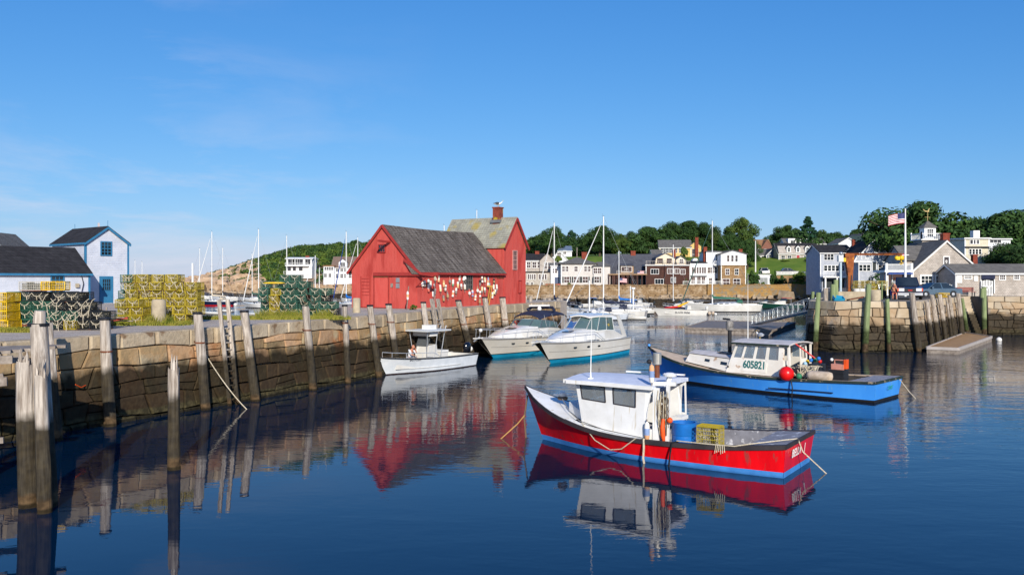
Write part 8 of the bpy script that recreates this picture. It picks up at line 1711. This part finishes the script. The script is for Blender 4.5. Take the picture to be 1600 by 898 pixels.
SE = [('pelvis','waist'),('waist','chest'),('chest','neck'),('neck','head'),('chest','shl'),('shl','ell'),('ell','hal'),('chest','shr'),('shr','elr'),('elr','har'),('pelvis','hipl'),('hipl','knl'),('knl','ftl'),('ftl','tol'),('pelvis','hipr'),('hipr','knr'),('knr','ftr'),('ftr','tor')]
def fingers(e, hand, dirv, edges, verts, tag_):
    hx, hy, hz_ = verts[hand][:3]; d = Vector(dirv).normalized(); sd = d.cross(Vector((0,0,1))).normalized()
    for i in range(4):
        a = Vector((hx,hy,hz_))+d*.045+sd*(i-1.5)*.021; b = a+d*(.045-.006*abs(i-1.3)); c = b+d*.025-Vector((0,0,.02)); verts[f'{tag_}{i}a'] = (*a,.010); verts[f'{tag_}{i}b'] = (*b,.009); verts[f'{tag_}{i}c'] = (*c,.007); edges += [(hand, f'{tag_}{i}a'), (f'{tag_}{i}a', f'{tag_}{i}b'), (f'{tag_}{i}b', f'{tag_}{i}c')]
    a = Vector((hx,hy,hz_))+sd*.04; b = a+(d+sd*.5).normalized()*.04; verts[f'{tag_}ta'] = (*a,.011); verts[f'{tag_}tb'] = (*b,.009); edges += [(hand, f'{tag_}ta'), (f'{tag_}ta', f'{tag_}tb')]
# seated in the bow of the centre console, bent forward, hand to the face; local x = facing
V = {'pelvis':(0,0,.45,.13),'waist':(.04,0,.62,.12),'chest':(.14,0,.88,.14),'neck':(.22,0,1.04,.055),'head':(.28,0,1.16,.075),'shl':(.14,.18,.95,.06),'ell':(.36,.22,.78,.042),'hal':(.36,.10,1.06,.032),'shr':(.14,-.18,.95,.06),'elr':(.30,-.24,.72,.042),'har':(.52,-.14,.66,.032),
     'hipl':(.05,.1,.44,.09),'knl':(.48,.14,.50,.06),'ftl':(.46,.14,.08,.045),'tol':(.60,.14,.04,.035),'hipr':(.05,-.1,.44,.09),'knr':(.48,-.14,.50,.06),'ftr':(.46,-.14,.08,.045),'tor':(.60,-.14,.04,.035)}
E = list(SE); fingers(E, 'hal', (-.2,-.1,1), E, V, 'fl'); fingers(E, 'har', (1,.2,-.1), E, V, 'fr')
p = on(SKB, 5.55, .1, .38); person('person in a white T-shirt sitting bent in the bow of the centre console boat', tuple(p), -.5, V, E, mat('white_tshirt','e4e6ea',rough=.9), mat('grey_shorts','8a8f9a',rough=.9), (1,0,False))
V = dict(V); E = list(SE); V = {k: v for k, v in V.items() if not k[:2] in ('fl','fr')}; fingers(E, 'hal', (-.2,-.1,1), E, V, 'fl'); fingers(E, 'har', (1,.2,-.1), E, V, 'fr')
person('person in a dark top sitting on a folding chair beside the pickup truck', (pd(1397,75.5), 75.5, 3.9), -1.9, V, E, mat('black_top','24242c',rough=.9), mat('red_trousers','a83c3c',rough=.9), (1,0,True), sc=1.05)
ch = thing('folding_chair', 'low folding chair under the person by the pickup', 'chair', (pd(1397,75.5),75.5,3.9), -1.9); M().box(-.25,-.27,.36,.25,.27,.40).build('seat', BLUEP, ch); M().box(-.28,-.27,.4,-.24,.27,.9).build('backrest', BLUEP, ch)
for a in (-.22,.22):
    for b in (-.24,.24): M().beam((a,b,0),(a,b,.38),.03).build('leg', ALU, ch)
